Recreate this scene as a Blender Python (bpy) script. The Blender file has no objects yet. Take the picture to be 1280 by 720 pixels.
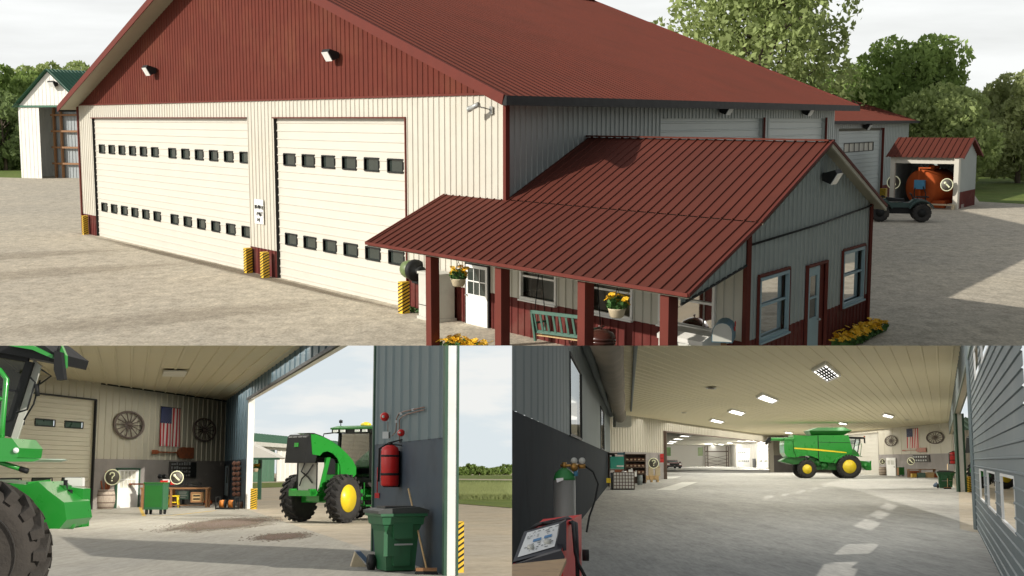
# A collage of three views of one farm, built as three full sets that meet edge to edge:
#   yard set   - the red-and-cream machine shed seen from outside
#   bay set    - inside the shed, looking out past the open bay at a tractor
#   hall set   - inside the long hall with the combine
# Each set is rigid, at real size, with its own ground level; they are only rotated as wholes.
import bpy, bmesh, math, random
from mathutils import Vector, Matrix, geometry
R = math.radians
random.seed(7)
scene = bpy.context.scene
F = 1600.0                      # focal length in pixels of the 1280 wide photograph
EYE = Vector((0, 0, 7.0))
TILT_YARD = math.atan((360 - 148) / F)

class Set:
    """one rigid set: local z up, y away from the camera, ground z = 0"""
    def __init__(s, name, horizon, eye):
        s.name = name; s.e = eye; s.th = math.atan((360 - horizon) / F)
        s.M = Matrix.Translation(EYE) @ Matrix.Rotation(s.th - TILT_YARD, 4, 'X') @ Matrix.Translation((0, 0, -eye))
        s.col = bpy.data.collections.new(name); scene.collection.children.link(s.col)
        s.objs = []
    def ray(s, px, py):
        a = px - 640; b = 360 - py; c, n = math.cos(s.th), math.sin(s.th)
        y = c * F + n * b; z = -n * F + c * b
        return a / y, z / y
    def g(s, px, py, z=0.0):
        a, c = s.ray(px, py); D = (z - s.e) / c
        return Vector((a * D, D, z))
    def d(s, px, py, D):
        a, c = s.ray(px, py)
        return Vector((a * D, D, s.e + c * D))
    def gx(s, px, D, z=0.0):
        a, _ = s.ray(px, 360)
        y0 = 360 - F * math.tan(0)  # column position on the horizon line
        a, _ = s.ray(px, 148 if s.name == 'yard' else (588 if s.name == 'bay' else 576))
        return Vector((a * D, D, z))

YARD = Set('yard', 148, 7.0); BAY = Set('bay', 588, 1.97); HALL = Set('hall', 576, 1.75)
CUR = YARD
def use(s):
    global CUR
    CUR = s

class Wall:
    """vertical wall through ground points P -> Q; x along it, y behind it, z up"""
    def __init__(w, s, P, Q):
        w.s = s; w.P = Vector((P[0], P[1], 0)); v = Vector((Q[0] - P[0], Q[1] - P[1], 0)); w.L = v.length; w.u = v.normalized()
        w.rz = math.atan2(w.u.y, w.u.x)
        w.M = Matrix.Translation(w.P) @ Matrix.Rotation(w.rz, 4, 'Z')
    def uv(w, px, py):
        a, c = w.s.ray(px, py); ux, uy = w.u.x, w.u.y
        D = (w.P.x * (-uy) + ux * w.P.y) / (a * (-uy) + ux)
        t = (D - w.P.y) / uy if abs(uy) > 1e-6 else (D * a - w.P.x) / ux
        return t, w.s.e + c * D
    def pt(w, u, z=0.0, y=0.0):
        return w.M @ Vector((u, y, z))

# ---------------------------------------------------------------- materials
MATS = {}
def mat(name, col, rough=0.7, metal=0.0, var=0.12, scale=3.0, bump=0.0, bscale=None, emit=0, spec=0.5, dark=None, dscale=0.6, damt=0.0, coat=0, stretch=None):
    m = bpy.data.materials.new(name); m.use_nodes = True; nt = m.node_tree; b = nt.nodes['Principled BSDF']
    N = nt.nodes.new; L = nt.links.new
    b.inputs['Roughness'].default_value = rough; b.inputs['Metallic'].default_value = metal
    b.inputs['Specular IOR Level'].default_value = spec; b.inputs['Coat Weight'].default_value = coat
    b.inputs['Base Color'].default_value = (*col, 1)
    tc = N('ShaderNodeTexCoord'); vec = tc.outputs['Object']
    if stretch:
        mp = N('ShaderNodeMapping'); mp.inputs['Scale'].default_value = stretch; L(vec, mp.inputs['Vector']); vec = mp.outputs[0]
    if var > 0:
        nz = N('ShaderNodeTexNoise'); nz.inputs['Scale'].default_value = scale; nz.inputs['Detail'].default_value = 5; nz.inputs['Roughness'].default_value = 0.6
        L(vec, nz.inputs['Vector'])
        r = N('ShaderNodeMapRange'); r.inputs['From Min'].default_value = 0.25; r.inputs['From Max'].default_value = 0.75
        r.inputs['To Min'].default_value = 1 - var; r.inputs['To Max'].default_value = 1 + var
        L(nz.outputs['Fac'], r.inputs['Value'])
        mx = N('ShaderNodeMix'); mx.data_type = 'RGBA'; mx.blend_type = 'MULTIPLY'; mx.inputs['Factor'].default_value = 1
        mx.inputs[6].default_value = (*col, 1); L(r.outputs[0], mx.inputs[7]); out = mx.outputs[2]
        if dark:
            n2 = N('ShaderNodeTexNoise'); n2.inputs['Scale'].default_value = dscale; n2.inputs['Detail'].default_value = 6; n2.inputs['Roughness'].default_value = 0.65
            L(vec, n2.inputs['Vector'])
            r2 = N('ShaderNodeMapRange'); r2.inputs['From Min'].default_value = 0.5; r2.inputs['From Max'].default_value = 0.72; r2.inputs['To Max'].default_value = damt
            L(n2.outputs['Fac'], r2.inputs['Value'])
            m2 = N('ShaderNodeMix'); m2.data_type = 'RGBA'; L(r2.outputs[0], m2.inputs['Factor']); L(out, m2.inputs[6]); m2.inputs[7].default_value = (*dark, 1); out = m2.outputs[2]
        L(out, b.inputs['Base Color'])
        rr = N('ShaderNodeMapRange'); rr.inputs['To Min'].default_value = max(0.02, rough - 0.12); rr.inputs['To Max'].default_value = min(1, rough + 0.12)
        L(nz.outputs['Fac'], rr.inputs['Value']); L(rr.outputs[0], b.inputs['Roughness'])
    if bump:
        nb = N('ShaderNodeTexNoise'); nb.inputs['Scale'].default_value = bscale or scale * 6; nb.inputs['Detail'].default_value = 6; L(vec, nb.inputs['Vector'])
        bp = N('ShaderNodeBump'); bp.inputs['Strength'].default_value = bump; bp.inputs['Distance'].default_value = 0.05
        L(nb.outputs['Fac'], bp.inputs['Height']); L(bp.outputs[0], b.inputs['Normal'])
    if emit:
        b.inputs['Emission Color'].default_value = (*col, 1); b.inputs['Emission Strength'].default_value = emit
    MATS[name] = m
    return m
def glassmat(name, col=(0.035, 0.045, 0.04), rough=0.05):
    return mat(name, col, rough, 0.0, var=0.15, scale=0.7, spec=0.8)

cream = mat('cream_siding', (0.52, 0.495, 0.425), 0.55, var=0.05, scale=1.2, dark=(0.52, 0.46, 0.34), dscale=0.5, damt=0.25)
creamdoor = mat('cream_door', (0.55, 0.53, 0.465), 0.5, var=0.03, scale=1.0, dark=(0.58, 0.53, 0.42), dscale=0.5, damt=0.2)
grey = mat('grey_siding', (0.31, 0.345, 0.335), 0.5, var=0.06, scale=1.5, dark=(0.27, 0.30, 0.29), dscale=0.7, damt=0.3)
red = mat('red_siding', (0.115, 0.027, 0.018), 0.75, spec=0.15, var=0.12, scale=1.5, dark=(0.16, 0.055, 0.03), dscale=0.45, damt=0.5)
redroof = mat('red_roof', (0.10, 0.027, 0.018), 0.8, var=0.12, scale=1.2, dark=(0.075, 0.024, 0.016), dscale=0.3, damt=0.7, spec=0.15)
redtrim = mat('red_trim', (0.12, 0.026, 0.018), 0.65, var=0.1, scale=2, spec=0.2)
redbase = mat('red_wainscot', (0.11, 0.022, 0.018), 0.65, var=0.2, scale=1.2, spec=0.2, dark=(0.17, 0.12, 0.09), dscale=0.9, damt=0.35)
black = mat('black_metal', (0.014, 0.015, 0.015), 0.6, spec=0.25, var=0.2, scale=4)
soffitm = mat('khaki_soffit', (0.34, 0.32, 0.24), 0.7, var=0.06, scale=2)
white = mat('white_paint', (0.76, 0.76, 0.73), 0.45, var=0.05, scale=3)
offwhite = mat('old_white_paint', (0.6, 0.6, 0.55), 0.5, var=0.1, scale=3)
glass = glassmat('window_glass')
bluegrey = mat('bluegrey_frame', (0.25, 0.36, 0.40), 0.5, var=0.08, scale=3)
yellow = mat('hazard_yellow', (0.72, 0.46, 0.03), 0.5, var=0.1, scale=4)
teal = mat('green_bench_paint', (0.07, 0.15, 0.115), 0.5, var=0.12, scale=5)
wood = mat('brown_wood', (0.26, 0.13, 0.055), 0.65, var=0.3, scale=6, stretch=(1, 1, 6))
lwood = mat('light_wood', (0.5, 0.34, 0.16), 0.65, var=0.25, scale=6, stretch=(1, 5, 1))
leafg = mat('flower_leaf', (0.05, 0.13, 0.025), 0.7, var=0.3, scale=8)
flowery = mat('flower_petal', (0.85, 0.5, 0.02), 0.6, var=0.2, scale=8)
tan = mat('tan_pot', (0.5, 0.42, 0.28), 0.7, var=0.1, scale=6)
orange = mat('orange_tank', (0.36, 0.075, 0.02), 0.85, spec=0.1, var=0.15, scale=1.5, dark=(0.3, 0.08, 0.04), damt=0.4)
bluep = mat('blue_pump', (0.05, 0.2, 0.33), 0.45, var=0.1)
mailblue = mat('blue_mailbox', (0.06, 0.15, 0.2), 0.5, var=0.1, scale=6)
rubber = mat('rubber', (0.022, 0.021, 0.02), 0.85, var=0.3, scale=6, dark=(0.08, 0.07, 0.055), dscale=2, damt=0.4)
dustrubber = mat('dusty_rubber', (0.042, 0.036, 0.03), 0.9, var=0.3, scale=4, bump=0.3, bscale=20)
jgreen = mat('machine_green', (0.02, 0.26, 0.03), 0.3, var=0.05, scale=2, coat=0.5)
dgreen = mat('dark_machine_green', (0.015, 0.14, 0.02), 0.4, var=0.1, scale=2)
jyellow = mat('machine_yellow', (0.83, 0.62, 0.02), 0.35, var=0.05, scale=2, coat=0.3)
steel = mat('steel', (0.42, 0.43, 0.42), 0.4, 0.7, var=0.15, scale=5)
palegrey = mat('pale_grey_metal', (0.5, 0.5, 0.45), 0.55, var=0.12, scale=3, dark=(0.35, 0.31, 0.25), dscale=1.5, damt=0.4)
lampglass = mat('lamp_glass', (0.75, 0.77, 0.75), 0.15, var=0.1, scale=3)
galv = mat('galvanised_sheet', (0.42, 0.44, 0.43), 0.45, 0.3, var=0.1, scale=1.5)
whitewall = mat('white_cladding', (0.7, 0.69, 0.64), 0.55, var=0.04, scale=1)
greenroof = mat('green_roof', (0.03, 0.12, 0.07), 0.5, var=0.1, scale=1)
plastic_green = mat('green_plastic', (0.025, 0.12, 0.05), 0.42, var=0.1, scale=3)
dkgreypl = mat('dark_lid', (0.05, 0.055, 0.05), 0.5, var=0.2, scale=4)
welderred = mat('welder_red', (0.72, 0.02, 0.018), 0.4, var=0.08, scale=3)
redp = mat('red_paint', (0.55, 0.015, 0.012), 0.35, var=0.1, scale=3)
iron = mat('rusty_iron', (0.12, 0.085, 0.065), 0.75, var=0.3, scale=10)

# ground materials
def groundmat(name, base, alt, darkc, scale=0.35, bump=0.25, speck=0.12, fine=14, sy=1.0):
    m = bpy.data.materials.new(name); m.use_nodes = True; nt = m.node_tree; b = nt.nodes['Principled BSDF']; N = nt.nodes.new; L = nt.links.new
    b.inputs['Roughness'].default_value = 0.92; b.inputs['Specular IOR Level'].default_value = 0.2
    tc = N('ShaderNodeTexCoord'); mpp = N('ShaderNodeMapping'); mpp.inputs['Scale'].default_value = (1, sy, 1); L(tc.outputs['Object'], mpp.inputs[0])
    def noise(s, d=6, rg=0.6):
        n = N('ShaderNodeTexNoise'); n.inputs['Scale'].default_value = s; n.inputs['Detail'].default_value = d; n.inputs['Roughness'].default_value = rg; L(mpp.outputs[0], n.inputs['Vector']); return n.outputs['Fac']
    def mr(v, a, c, lo=0, hi=1):
        r = N('ShaderNodeMapRange'); r.inputs['From Min'].default_value = a; r.inputs['From Max'].default_value = c; r.inputs['To Min'].default_value = lo; r.inputs['To Max'].default_value = hi; L(v, r.inputs['Value']); return r.outputs[0]
    def mix(f, a, c, bt='MIX'):
        x = N('ShaderNodeMix'); x.data_type = 'RGBA'; x.blend_type = bt
        if isinstance(f, float): x.inputs['Factor'].default_value = f
        else: L(f, x.inputs['Factor'])
        for v, i in ((a, 6), (c, 7)):
            if isinstance(v, tuple): x.inputs[i].default_value = (*v, 1)
            else: L(v, x.inputs[i])
        return x.outputs[2]
    c = mix(mr(noise(scale), 0.35, 0.65), base, alt)
    c = mix(mr(noise(scale * 4.3, 8, 0.7), 0.5, 0.75, 0, 0.6), c, darkc)
    f = mr(noise(fine, 4, 0.8), 0.3, 0.7, 1 - speck, 1 + speck)
    c = mix(1.0, c, f, 'MULTIPLY')
    f2 = mr(noise(fine * 0.22, 5, 0.7), 0.3, 0.7, 1 - speck * .8, 1 + speck * .8)
    c = mix(1.0, c, f2, 'MULTIPLY')
    L(c, b.inputs['Base Color'])
    bp = N('ShaderNodeBump'); bp.inputs['Strength'].default_value = bump; bp.inputs['Distance'].default_value = 0.06; L(noise(fine * 0.6, 8, 0.75), bp.inputs['Height']); L(bp.outputs[0], b.inputs['Normal'])
    return m
gravel = groundmat('gravel_yard', (0.50, 0.45, 0.355), (0.435, 0.395, 0.32), (0.33, 0.29, 0.225), scale=0.16, fine=9, speck=0.34, bump=0.2, sy=.6)
gravel2 = groundmat('gravel_outside', (0.44, 0.38, 0.29), (0.40, 0.36, 0.29), (0.3, 0.26, 0.19), scale=0.2, fine=4, speck=0.15)
concrete = groundmat('concrete_floor', (0.37, 0.35, 0.295), (0.32, 0.305, 0.265), (0.25, 0.235, 0.20), scale=0.5, fine=9, speck=0.16, bump=0.06, sy=.16)
hallfloor = groundmat('hall_floor', (0.40, 0.395, 0.365), (0.34, 0.338, 0.315), (0.25, 0.25, 0.235), scale=0.7, fine=11, speck=0.2, bump=0.05, sy=.14)
grassm = groundmat('grass_ground', (0.11, 0.17, 0.035), (0.16, 0.19, 0.05), (0.06, 0.10, 0.02), scale=0.3, fine=3, speck=0.3)
dirtm = groundmat('dirt_patch', (0.26, 0.22, 0.16), (0.22, 0.185, 0.135), (0.13, 0.11, 0.08), scale=0.8, fine=5, speck=0.4)
concwall = mat('concrete_wall', (0.24, 0.22, 0.20), 0.85, var=0.12, scale=0.6, dark=(0.11, 0.10, 0.09), dscale=0.35, damt=0.6)
ceilm = mat('tan_ceiling', (0.44, 0.40, 0.27), 0.6, var=0.04, scale=0.5)
bluewall = mat('blue_grey_cladding', (0.09, 0.14, 0.17), 0.6, spec=0.25, var=0.06, scale=1)
darkpanel = mat('dark_slate_panel', (0.042, 0.062, 0.082), 0.6, spec=0.25, var=0.15, scale=0.7, dark=(0.02, 0.024, 0.028), dscale=1.2, damt=0.5)

def stainmat(name, col, amt, nscale=1.6):
    m = bpy.data.materials.new(name); m.use_nodes = True; nt = m.node_tree; N_ = nt.nodes.new; Lk = nt.links.new; bs = nt.nodes['Principled BSDF']; bs.inputs['Base Color'].default_value = (*col, 1); bs.inputs['Roughness'].default_value = .95; bs.inputs['Specular IOR Level'].default_value = .1
    tc = N_('ShaderNodeTexCoord'); ln = N_('ShaderNodeVectorMath'); ln.operation = 'LENGTH'; Lk(tc.outputs['Object'], ln.inputs[0]); nz = N_('ShaderNodeTexNoise'); nz.inputs['Scale'].default_value = nscale; nz.inputs['Detail'].default_value = 8; nz.inputs['Roughness'].default_value = .75; Lk(tc.outputs['Object'], nz.inputs['Vector'])
    m1 = N_('ShaderNodeMath'); m1.operation = 'MULTIPLY_ADD'; m1.inputs[1].default_value = 1.5; Lk(nz.outputs['Fac'], m1.inputs[0]); m1.inputs[2].default_value = .15
    m2 = N_('ShaderNodeMath'); m2.operation = 'SUBTRACT'; Lk(m1.outputs[0], m2.inputs[0]); Lk(ln.outputs['Value'], m2.inputs[1]); m3 = N_('ShaderNodeMapRange'); m3.inputs['From Max'].default_value = .45; m3.inputs['To Max'].default_value = amt; Lk(m2.outputs[0], m3.inputs['Value']); Lk(m3.outputs[0], bs.inputs['Alpha'])
    return m
# ---------------------------------------------------------------- mesh builder
class MB:
    def __init__(s, xf=None):
        s.v = []; s.f = []; s.mi = []; s.m = 0; s.xf = xf or Matrix.Identity(4); s.smooth = set()
    def add(s, vs, fs, sm=False, xf=None):
        X = s.xf @ xf if xf is not None else s.xf
        k = len(s.v)
        for p in vs: s.v.append(X @ Vector(p))
        for f in fs:
            if sm: s.smooth.add(len(s.f))
            s.f.append([i + k for i in f]); s.mi.append(s.m)
        return s
    def box(s, x0, x1, y0, y1, z0, z1, xf=None):
        v = [(x, y, z) for x in (x0, x1) for y in (y0, y1) for z in (z0, z1)]
        return s.add(v, [(0, 1, 3, 2), (4, 6, 7, 5), (0, 4, 5, 1), (2, 3, 7, 6), (0, 2, 6, 4), (1, 5, 7, 3)], xf=xf)
    def cbox(s, c, d, rot=None):
        xf = Matrix.Translation(c)
        if rot: xf = xf @ rot
        return s.box(-d[0] / 2, d[0] / 2, -d[1] / 2, d[1] / 2, -d[2] / 2, d[2] / 2, xf=xf)
    def prism(s, poly, a, b, axis='y', xf=None):
        n = len(poly)
        def P(p, t): return (p[0], t, p[1]) if axis == 'y' else ((t, p[0], p[1]) if axis == 'x' else (p[0], p[1], t))
        v = [P(p, a) for p in poly] + [P(p, b) for p in poly]
        f = [list(range(n))[::-1], list(range(n, 2 * n))] + [(i, (i + 1) % n, n + (i + 1) % n, n + i) for i in range(n)]
        return s.add(v, f, xf=xf)
    def beam(s, p, q, w, h, up=(0, 0, 1)):
        p = Vector(p); q = Vector(q); d = (q - p); L = d.length; d.normalize(); u = Vector(up)
        r = d.cross(u)
        if r.length < 1e-4: r = d.cross(Vector((1, 0, 0)))
        r.normalize(); u = r.cross(d)
        X = Matrix((( *r, 0), (*d, 0), (*u, 0), (0, 0, 0, 1))).transposed(); X.translation = p
        return s.box(-w / 2, w / 2, 0, L, -h / 2, h / 2, xf=X)
    def tube(s, pts, r, n=8, cap=True, closed=False):
        pts = [Vector(p) for p in pts]; rs = r if isinstance(r, (list, tuple)) else [r] * len(pts)
        vs = []; N_ = len(pts); prev = None
        for i, p in enumerate(pts):
            a = pts[(i - 1) % N_] if (i > 0 or closed) else p; b = pts[(i + 1) % N_] if (i < N_ - 1 or closed) else p
            t = (b - a).normalized()
            if prev is None: x = t.orthogonal().normalized()
            else:
                x = prev - t * prev.dot(t); x = x.normalized() if x.length > 1e-6 else t.orthogonal().normalized()
            prev = x; y = t.cross(x)
            for k in range(n):
                an = 2 * math.pi * k / n; vs.append(p + (x * math.cos(an) + y * math.sin(an)) * rs[i])
        fs = []
        for i in range(N_ if closed else N_ - 1):
            j = (i + 1) % N_
            for k in range(n): fs.append((i * n + k, i * n + (k + 1) % n, j * n + (k + 1) % n, j * n + k))
        if cap and not closed: fs += [list(range(n))[::-1], list(range((N_ - 1) * n, N_ * n))]
        return s.add(vs, fs, sm=True)
    def cyl(s, p, q, r, n=20, r2=None): return s.tube([p, q], [r, r if r2 is None else r2], n)
    def lathe(s, prof, c=(0, 0, 0), n=24, axis='z', xf=None, sx=1.0):
        vs = []
        for r, h in prof:
            for k in range(n):
                a = 2 * math.pi * k / n; x, y = r * math.cos(a), r * math.sin(a)
                q = (x, y, h) if axis == 'z' else ((x, h, y) if axis == 'y' else (h, x, y))
                vs.append((q[0] + c[0], q[1] + c[1], q[2] + c[2]))
        m = len(prof); fs = [(i * n + k, i * n + (k + 1) % n, (i + 1) * n + (k + 1) % n, (i + 1) * n + k) for i in range(m - 1) for k in range(n)]
        if prof[0][0] > 1e-6: fs.append(list(range(n)))
        if prof[-1][0] > 1e-6: fs.append(list(range((m - 1) * n, m * n)))
        return s.add(vs, fs, sm=True, xf=xf)
    def ribs(s, O, U, V, LU, LV, pitch=0.3, rw=0.07, rh=0.03, N=None, holes=(), phase=0.5):
        """profiled metal sheet: ribs run along V, repeat along U, stand out along N"""
        O = Vector(O); U = Vector(U); V = Vector(V); N = Vector(N) if N is not None else U.cross(V).normalized()
        A = {0.0: 0.0, LU: 0.0}
        k = 0
        prof = []
        c = pitch * phase
        while c - rw < LU:
            for o, h in ((-rw / 2, 0), (-rw / 4, rh), (rw / 4, rh), (rw / 2, 0)):
                if 0 < c + o < LU: prof.append((c + o, h))
            c += pitch
        prof = [(0.0, 0.0)] + prof + [(LU, 0.0)]
        def H(a):
            for (a0, h0), (a1, h1) in zip(prof, prof[1:]):
                if a0 <= a <= a1: return h0 + (h1 - h0) * (a - a0) / max(a1 - a0, 1e-9)
            return 0
        av = sorted(set([p[0] for p in prof] + [x for h in holes for x in h[:2] if 0 < x < LU]))
        bv = sorted(set([0.0, LV] + [x for h in holes for x in h[2:] if 0 < x < LV]))
        vs = []; 
        for a in av:
            h = H(a)
            for b in bv: vs.append(O + U * a + V * b + N * h)
        nb = len(bv); fs = []
        for i in range(len(av) - 1):
            ca = (av[i] + av[i + 1]) / 2
            for j in range(nb - 1):
                cb = (bv[j] + bv[j + 1]) / 2
                if any(h[0] < ca < h[1] and h[2] < cb < h[3] for h in holes): continue
                fs.append((i * nb + j, (i + 1) * nb + j, (i + 1) * nb + j + 1, i * nb + j + 1))
        return s.add(vs, fs)
    def clip(s, co, no):
        """keep the side of the plane that the normal points away from (in final coordinates)"""
        bm = s.bm(); bmesh.ops.bisect_plane(bm, geom=bm.verts[:] + bm.edges[:] + bm.faces[:], plane_co=co, plane_no=no, clear_outer=True, clear_inner=False)
        bm.verts.index_update(); s.v = [v.co.copy() for v in bm.verts]; s.f = [[v.index for v in f.verts] for f in bm.faces]; s.mi = [f.material_index for f in bm.faces]; s.smooth = {i for i, f in enumerate(bm.faces) if f.smooth}; bm.free(); return s
    def bm(s):
        b = bmesh.new(); vs = [b.verts.new(p) for p in s.v]
        for i, f in enumerate(s.f):
            try: q = b.faces.new([vs[k] for k in f]); q.material_index = s.mi[i]; q.smooth = i in s.smooth
            except ValueError: pass
        return b
    def mesh(s, name):
        b = s.bm(); bmesh.ops.recalc_face_normals(b, faces=b.faces[:]); me = bpy.data.meshes.new(name); b.to_mesh(me); b.free(); return me
def prop(o, label=None, cat=None, group=None, kind=None):
    if label: o['label'] = label
    if cat: o['category'] = cat
    if group: o['group'] = group
    if kind: o['kind'] = kind
    return o
def thing(name, label, cat, loc=(0, 0, 0), rz=0.0, group=None, rot=None):
    o = bpy.data.objects.new(name, None); CUR.col.objects.link(o); CUR.objs.append(o)
    o.empty_display_size = 0.3
    o.matrix_world = CUR.M @ Matrix.Translation(Vector(loc)) @ Matrix.Rotation(rz, 4, 'Z') @ (rot or Matrix.Identity(4))
    return prop(o, label, cat, group)
def mk(name, mb, m):
    o = bpy.data.objects.new(name, mb.mesh(name)); CUR.col.objects.link(o); CUR.objs.append(o)
    for x in (m if isinstance(m, (list, tuple)) else [m]): o.data.materials.append(x)
    return o
def part(name, mb, m, parent, label=None):
    o = mk(name, mb, m); o.parent = parent; 
    if label: o['label'] = label
    return o
def single(name, mb, m, label, cat, loc=(0, 0, 0), rz=0.0, group=None, kind=None, rot=None):
    o = mk(name, mb, m); o.matrix_world = CUR.M @ Matrix.Translation(Vector(loc)) @ Matrix.Rotation(rz, 4, 'Z') @ (rot or Matrix.Identity(4))
    return prop(o, label, cat, group, kind)
def struct(name, mb, m):
    o = mk(name, mb, m); o.matrix_world = CUR.M.copy(); o['kind'] = 'structure'; return o
def dup(root, loc, rz=0.0, label=None, group=None, sc=1.0):
    def cp(o, par):
        c = o.copy(); CUR.col.objects.link(c); CUR.objs.append(c)
        if par is not None: c.parent = par; c.matrix_parent_inverse = Matrix.Identity(4)
        for ch in [x for x in ALL() if x.parent == o]: cp(ch, c)
        return c
    c = cp(root, None)
    c.matrix_world = CUR.M @ Matrix.Translation(Vector(loc)) @ Matrix.Rotation(rz, 4, 'Z') @ Matrix.Scale(sc, 4)
    if label: c['label'] = label
    if group: c['group'] = group
    return c
def ALL(): return YARD.objs + BAY.objs + HALL.objs
def sheet(poly, z): 
    mb = MB(); mb.add([(p[0], p[1], z) for p in poly], [list(range(len(poly)))]); return mb
SUNS = {'yard': (248.5, 26, 4.7), 'bay': (123.5, 23, 4.6), 'hall': (70, 19, 5.0)}   # azimuth clockwise from straight ahead, height, strength
CLOUD = (11.4, 11.6, 11.5); SKYS = .09; FILL = (0.4, 0.3); EXPO = 0.0
def sundir(az, el): return Vector((math.sin(R(az)) * math.cos(R(el)), math.cos(R(az)) * math.cos(R(el)), math.sin(R(el))))
# ================================================================= shared builders
def floodlight(loc, rz, label, s=1.0, group='black floodlights on the walls'):
    t = thing('floodlight', label, 'wall light', loc, rz, group)
    b = MB(Matrix.Scale(s, 4)); b.box(-.12, .12, -.06, 0, -.12, .12); b.prism([(-.05, .1), (-.45, .22), (-.5, .12), (-.3, -.22), (-.05, -.12)], -.3, .3, 'x')
    part('housing', b, black, t)
    g = MB(Matrix.Scale(s, 4)); g.prism([(-.515, .11), (-.31, -.235), (-.33, -.245), (-.535, .10)], -.26, .26, 'x')
    part('lens', g, lampglass, t)
    return t
def bollard(loc, rz, label, h=1.05, w=.26):
    """a flat corner guard with slanted hazard stripes"""
    t = thing('corner_guard', label, 'corner guard', loc, rz, 'yellow and black striped guards beside the doors')
    b = MB(); b.box(-w / 2, w / 2, -w / 2, w / 2, 0, h); part('post', b, yellow, t)
    s = MB(); n = 9; st = h / n
    for i in range(n):
        z = i * st
        a, c = z + .1 * st, z + .5 * st
        e = .004
        for X in (Matrix.Identity(4), Matrix.Rotation(R(90), 4, 'Z'), Matrix.Rotation(R(180), 4, 'Z'), Matrix.Rotation(R(-90), 4, 'Z')):
            s.add([(-w / 2, -w / 2 - e, a), (w / 2, -w / 2 - e, min(a + st, h)), (w / 2, -w / 2 - e, min(c + st, h)), (-w / 2, -w / 2 - e, c)], [(0, 1, 2, 3)], xf=X)
    part('stripe_band', s, black, t)
    return t
def leafcloud(mb, c, r, n, size, rng, flat=1.0):
    for _ in range(n):
        while True:
            d = Vector((rng.uniform(-1, 1), rng.uniform(-1, 1), rng.uniform(-1, 1)))
            if .05 < d.length < 1: break
        d = d.normalized() * (d.length ** .45)
        p = Vector(c) + Vector((d.x * r[0], d.y * r[1], d.z * r[2] * flat))
        s = size * rng.uniform(.6, 1.3)
        a = Vector((rng.gauss(0, 1), rng.gauss(0, 1), rng.gauss(0, .6))).normalized(); b = a.orthogonal().normalized()
        b = (Matrix.Rotation(rng.uniform(0, 6.28), 3, a) @ b); e = a.cross(b)
        k = len(mb.v)
        for q in (p - b * s, p + e * s * .55, p + b * s, p - e * s * .55): mb.v.append(mb.xf @ q)
        mb.f.append([k, k + 1, k + 2, k + 3]); mb.mi.append(mb.m)
LEAF = []
for i, c in enumerate([(0.27, 0.33, 0.13), (0.20, 0.28, 0.085), (0.31, 0.35, 0.16), (0.18, 0.24, 0.10)]):
    m = mat('foliage', c, 0.75, var=0.45, scale=0.35, spec=0.2); LEAF.append(m)
    b = m.node_tree.nodes['Principled BSDF']
    # thin leaves let some light through
    tr = m.node_tree.nodes.new('ShaderNodeBsdfTranslucent'); mx = m.node_tree.nodes.new('ShaderNodeMixShader'); mx.inputs[0].default_value = .35
    tr.inputs[0].default_value = (c[0] * 1.5, c[1] * 1.5, c[2] * 1.3, 1)
    out = [n for n in m.node_tree.nodes if n.type == 'OUTPUT_MATERIAL'][0]
    m.node_tree.links.new(b.outputs[0], mx.inputs[1]); m.node_tree.links.new(tr.outputs[0], mx.inputs[2]); m.node_tree.links.new(mx.outputs[0], out.inputs[0])
bark = mat('bark', (0.13, 0.10, 0.075), 0.9, var=0.3, scale=3)
def tree(loc, H, W, label, seed, m=0, group='trees behind the sheds', trunk=.32, n=9000, size=.36, cat='tree', low=.28, name='broadleaf_tree', clumps=26):
    rng = random.Random(seed); t = thing(name, label, cat, loc, rng.uniform(0, 6), group)
    tb = MB(); cb = MB()
    r0 = H * .022
    top = Vector((rng.uniform(-.3, .3), rng.uniform(-.3, .3), H * .72))
    tb.tube([(0, 0, -.2), (0, 0, H * .15), top * .5 + Vector((0, 0, 0)), top], [r0 * 1.3, r0, r0 * .7, r0 * .2], 8)
    cs = []
    for i in range(clumps):
        f = (i + .5) / clumps; z = H * (low + (1 - low) * (f ** .85) * .93); an = i * 2.4 + rng.uniform(-.5, .5)
        env = math.sin(math.pi * min(1, max(.12, (z / H - low * .75) / (1.06 - low * .75)))) ** .6
        rad = W / 2 * env * rng.uniform(.35, .82); c = Vector((math.cos(an) * rad, math.sin(an) * rad, z))
        cs.append((c, rng.uniform(.11, .20)))
        st = Vector((0, 0, max(H * .14, z - rad * .8)))
        if st.z > H * .7: st.z = H * .68
        tb.tube([st, (st + c) / 2 + Vector((0, 0, rad * .08)), c], [r0 * .38, r0 * .22, r0 * .06], 5, cap=False)
    per = n // len(cs)
    for c, k in cs: leafcloud(cb, c, (W * k, W * k, W * k * .75), per, size, rng)
    part('trunk', tb, bark, t); part('crown', cb, LEAF[m], t)
    return t

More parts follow.
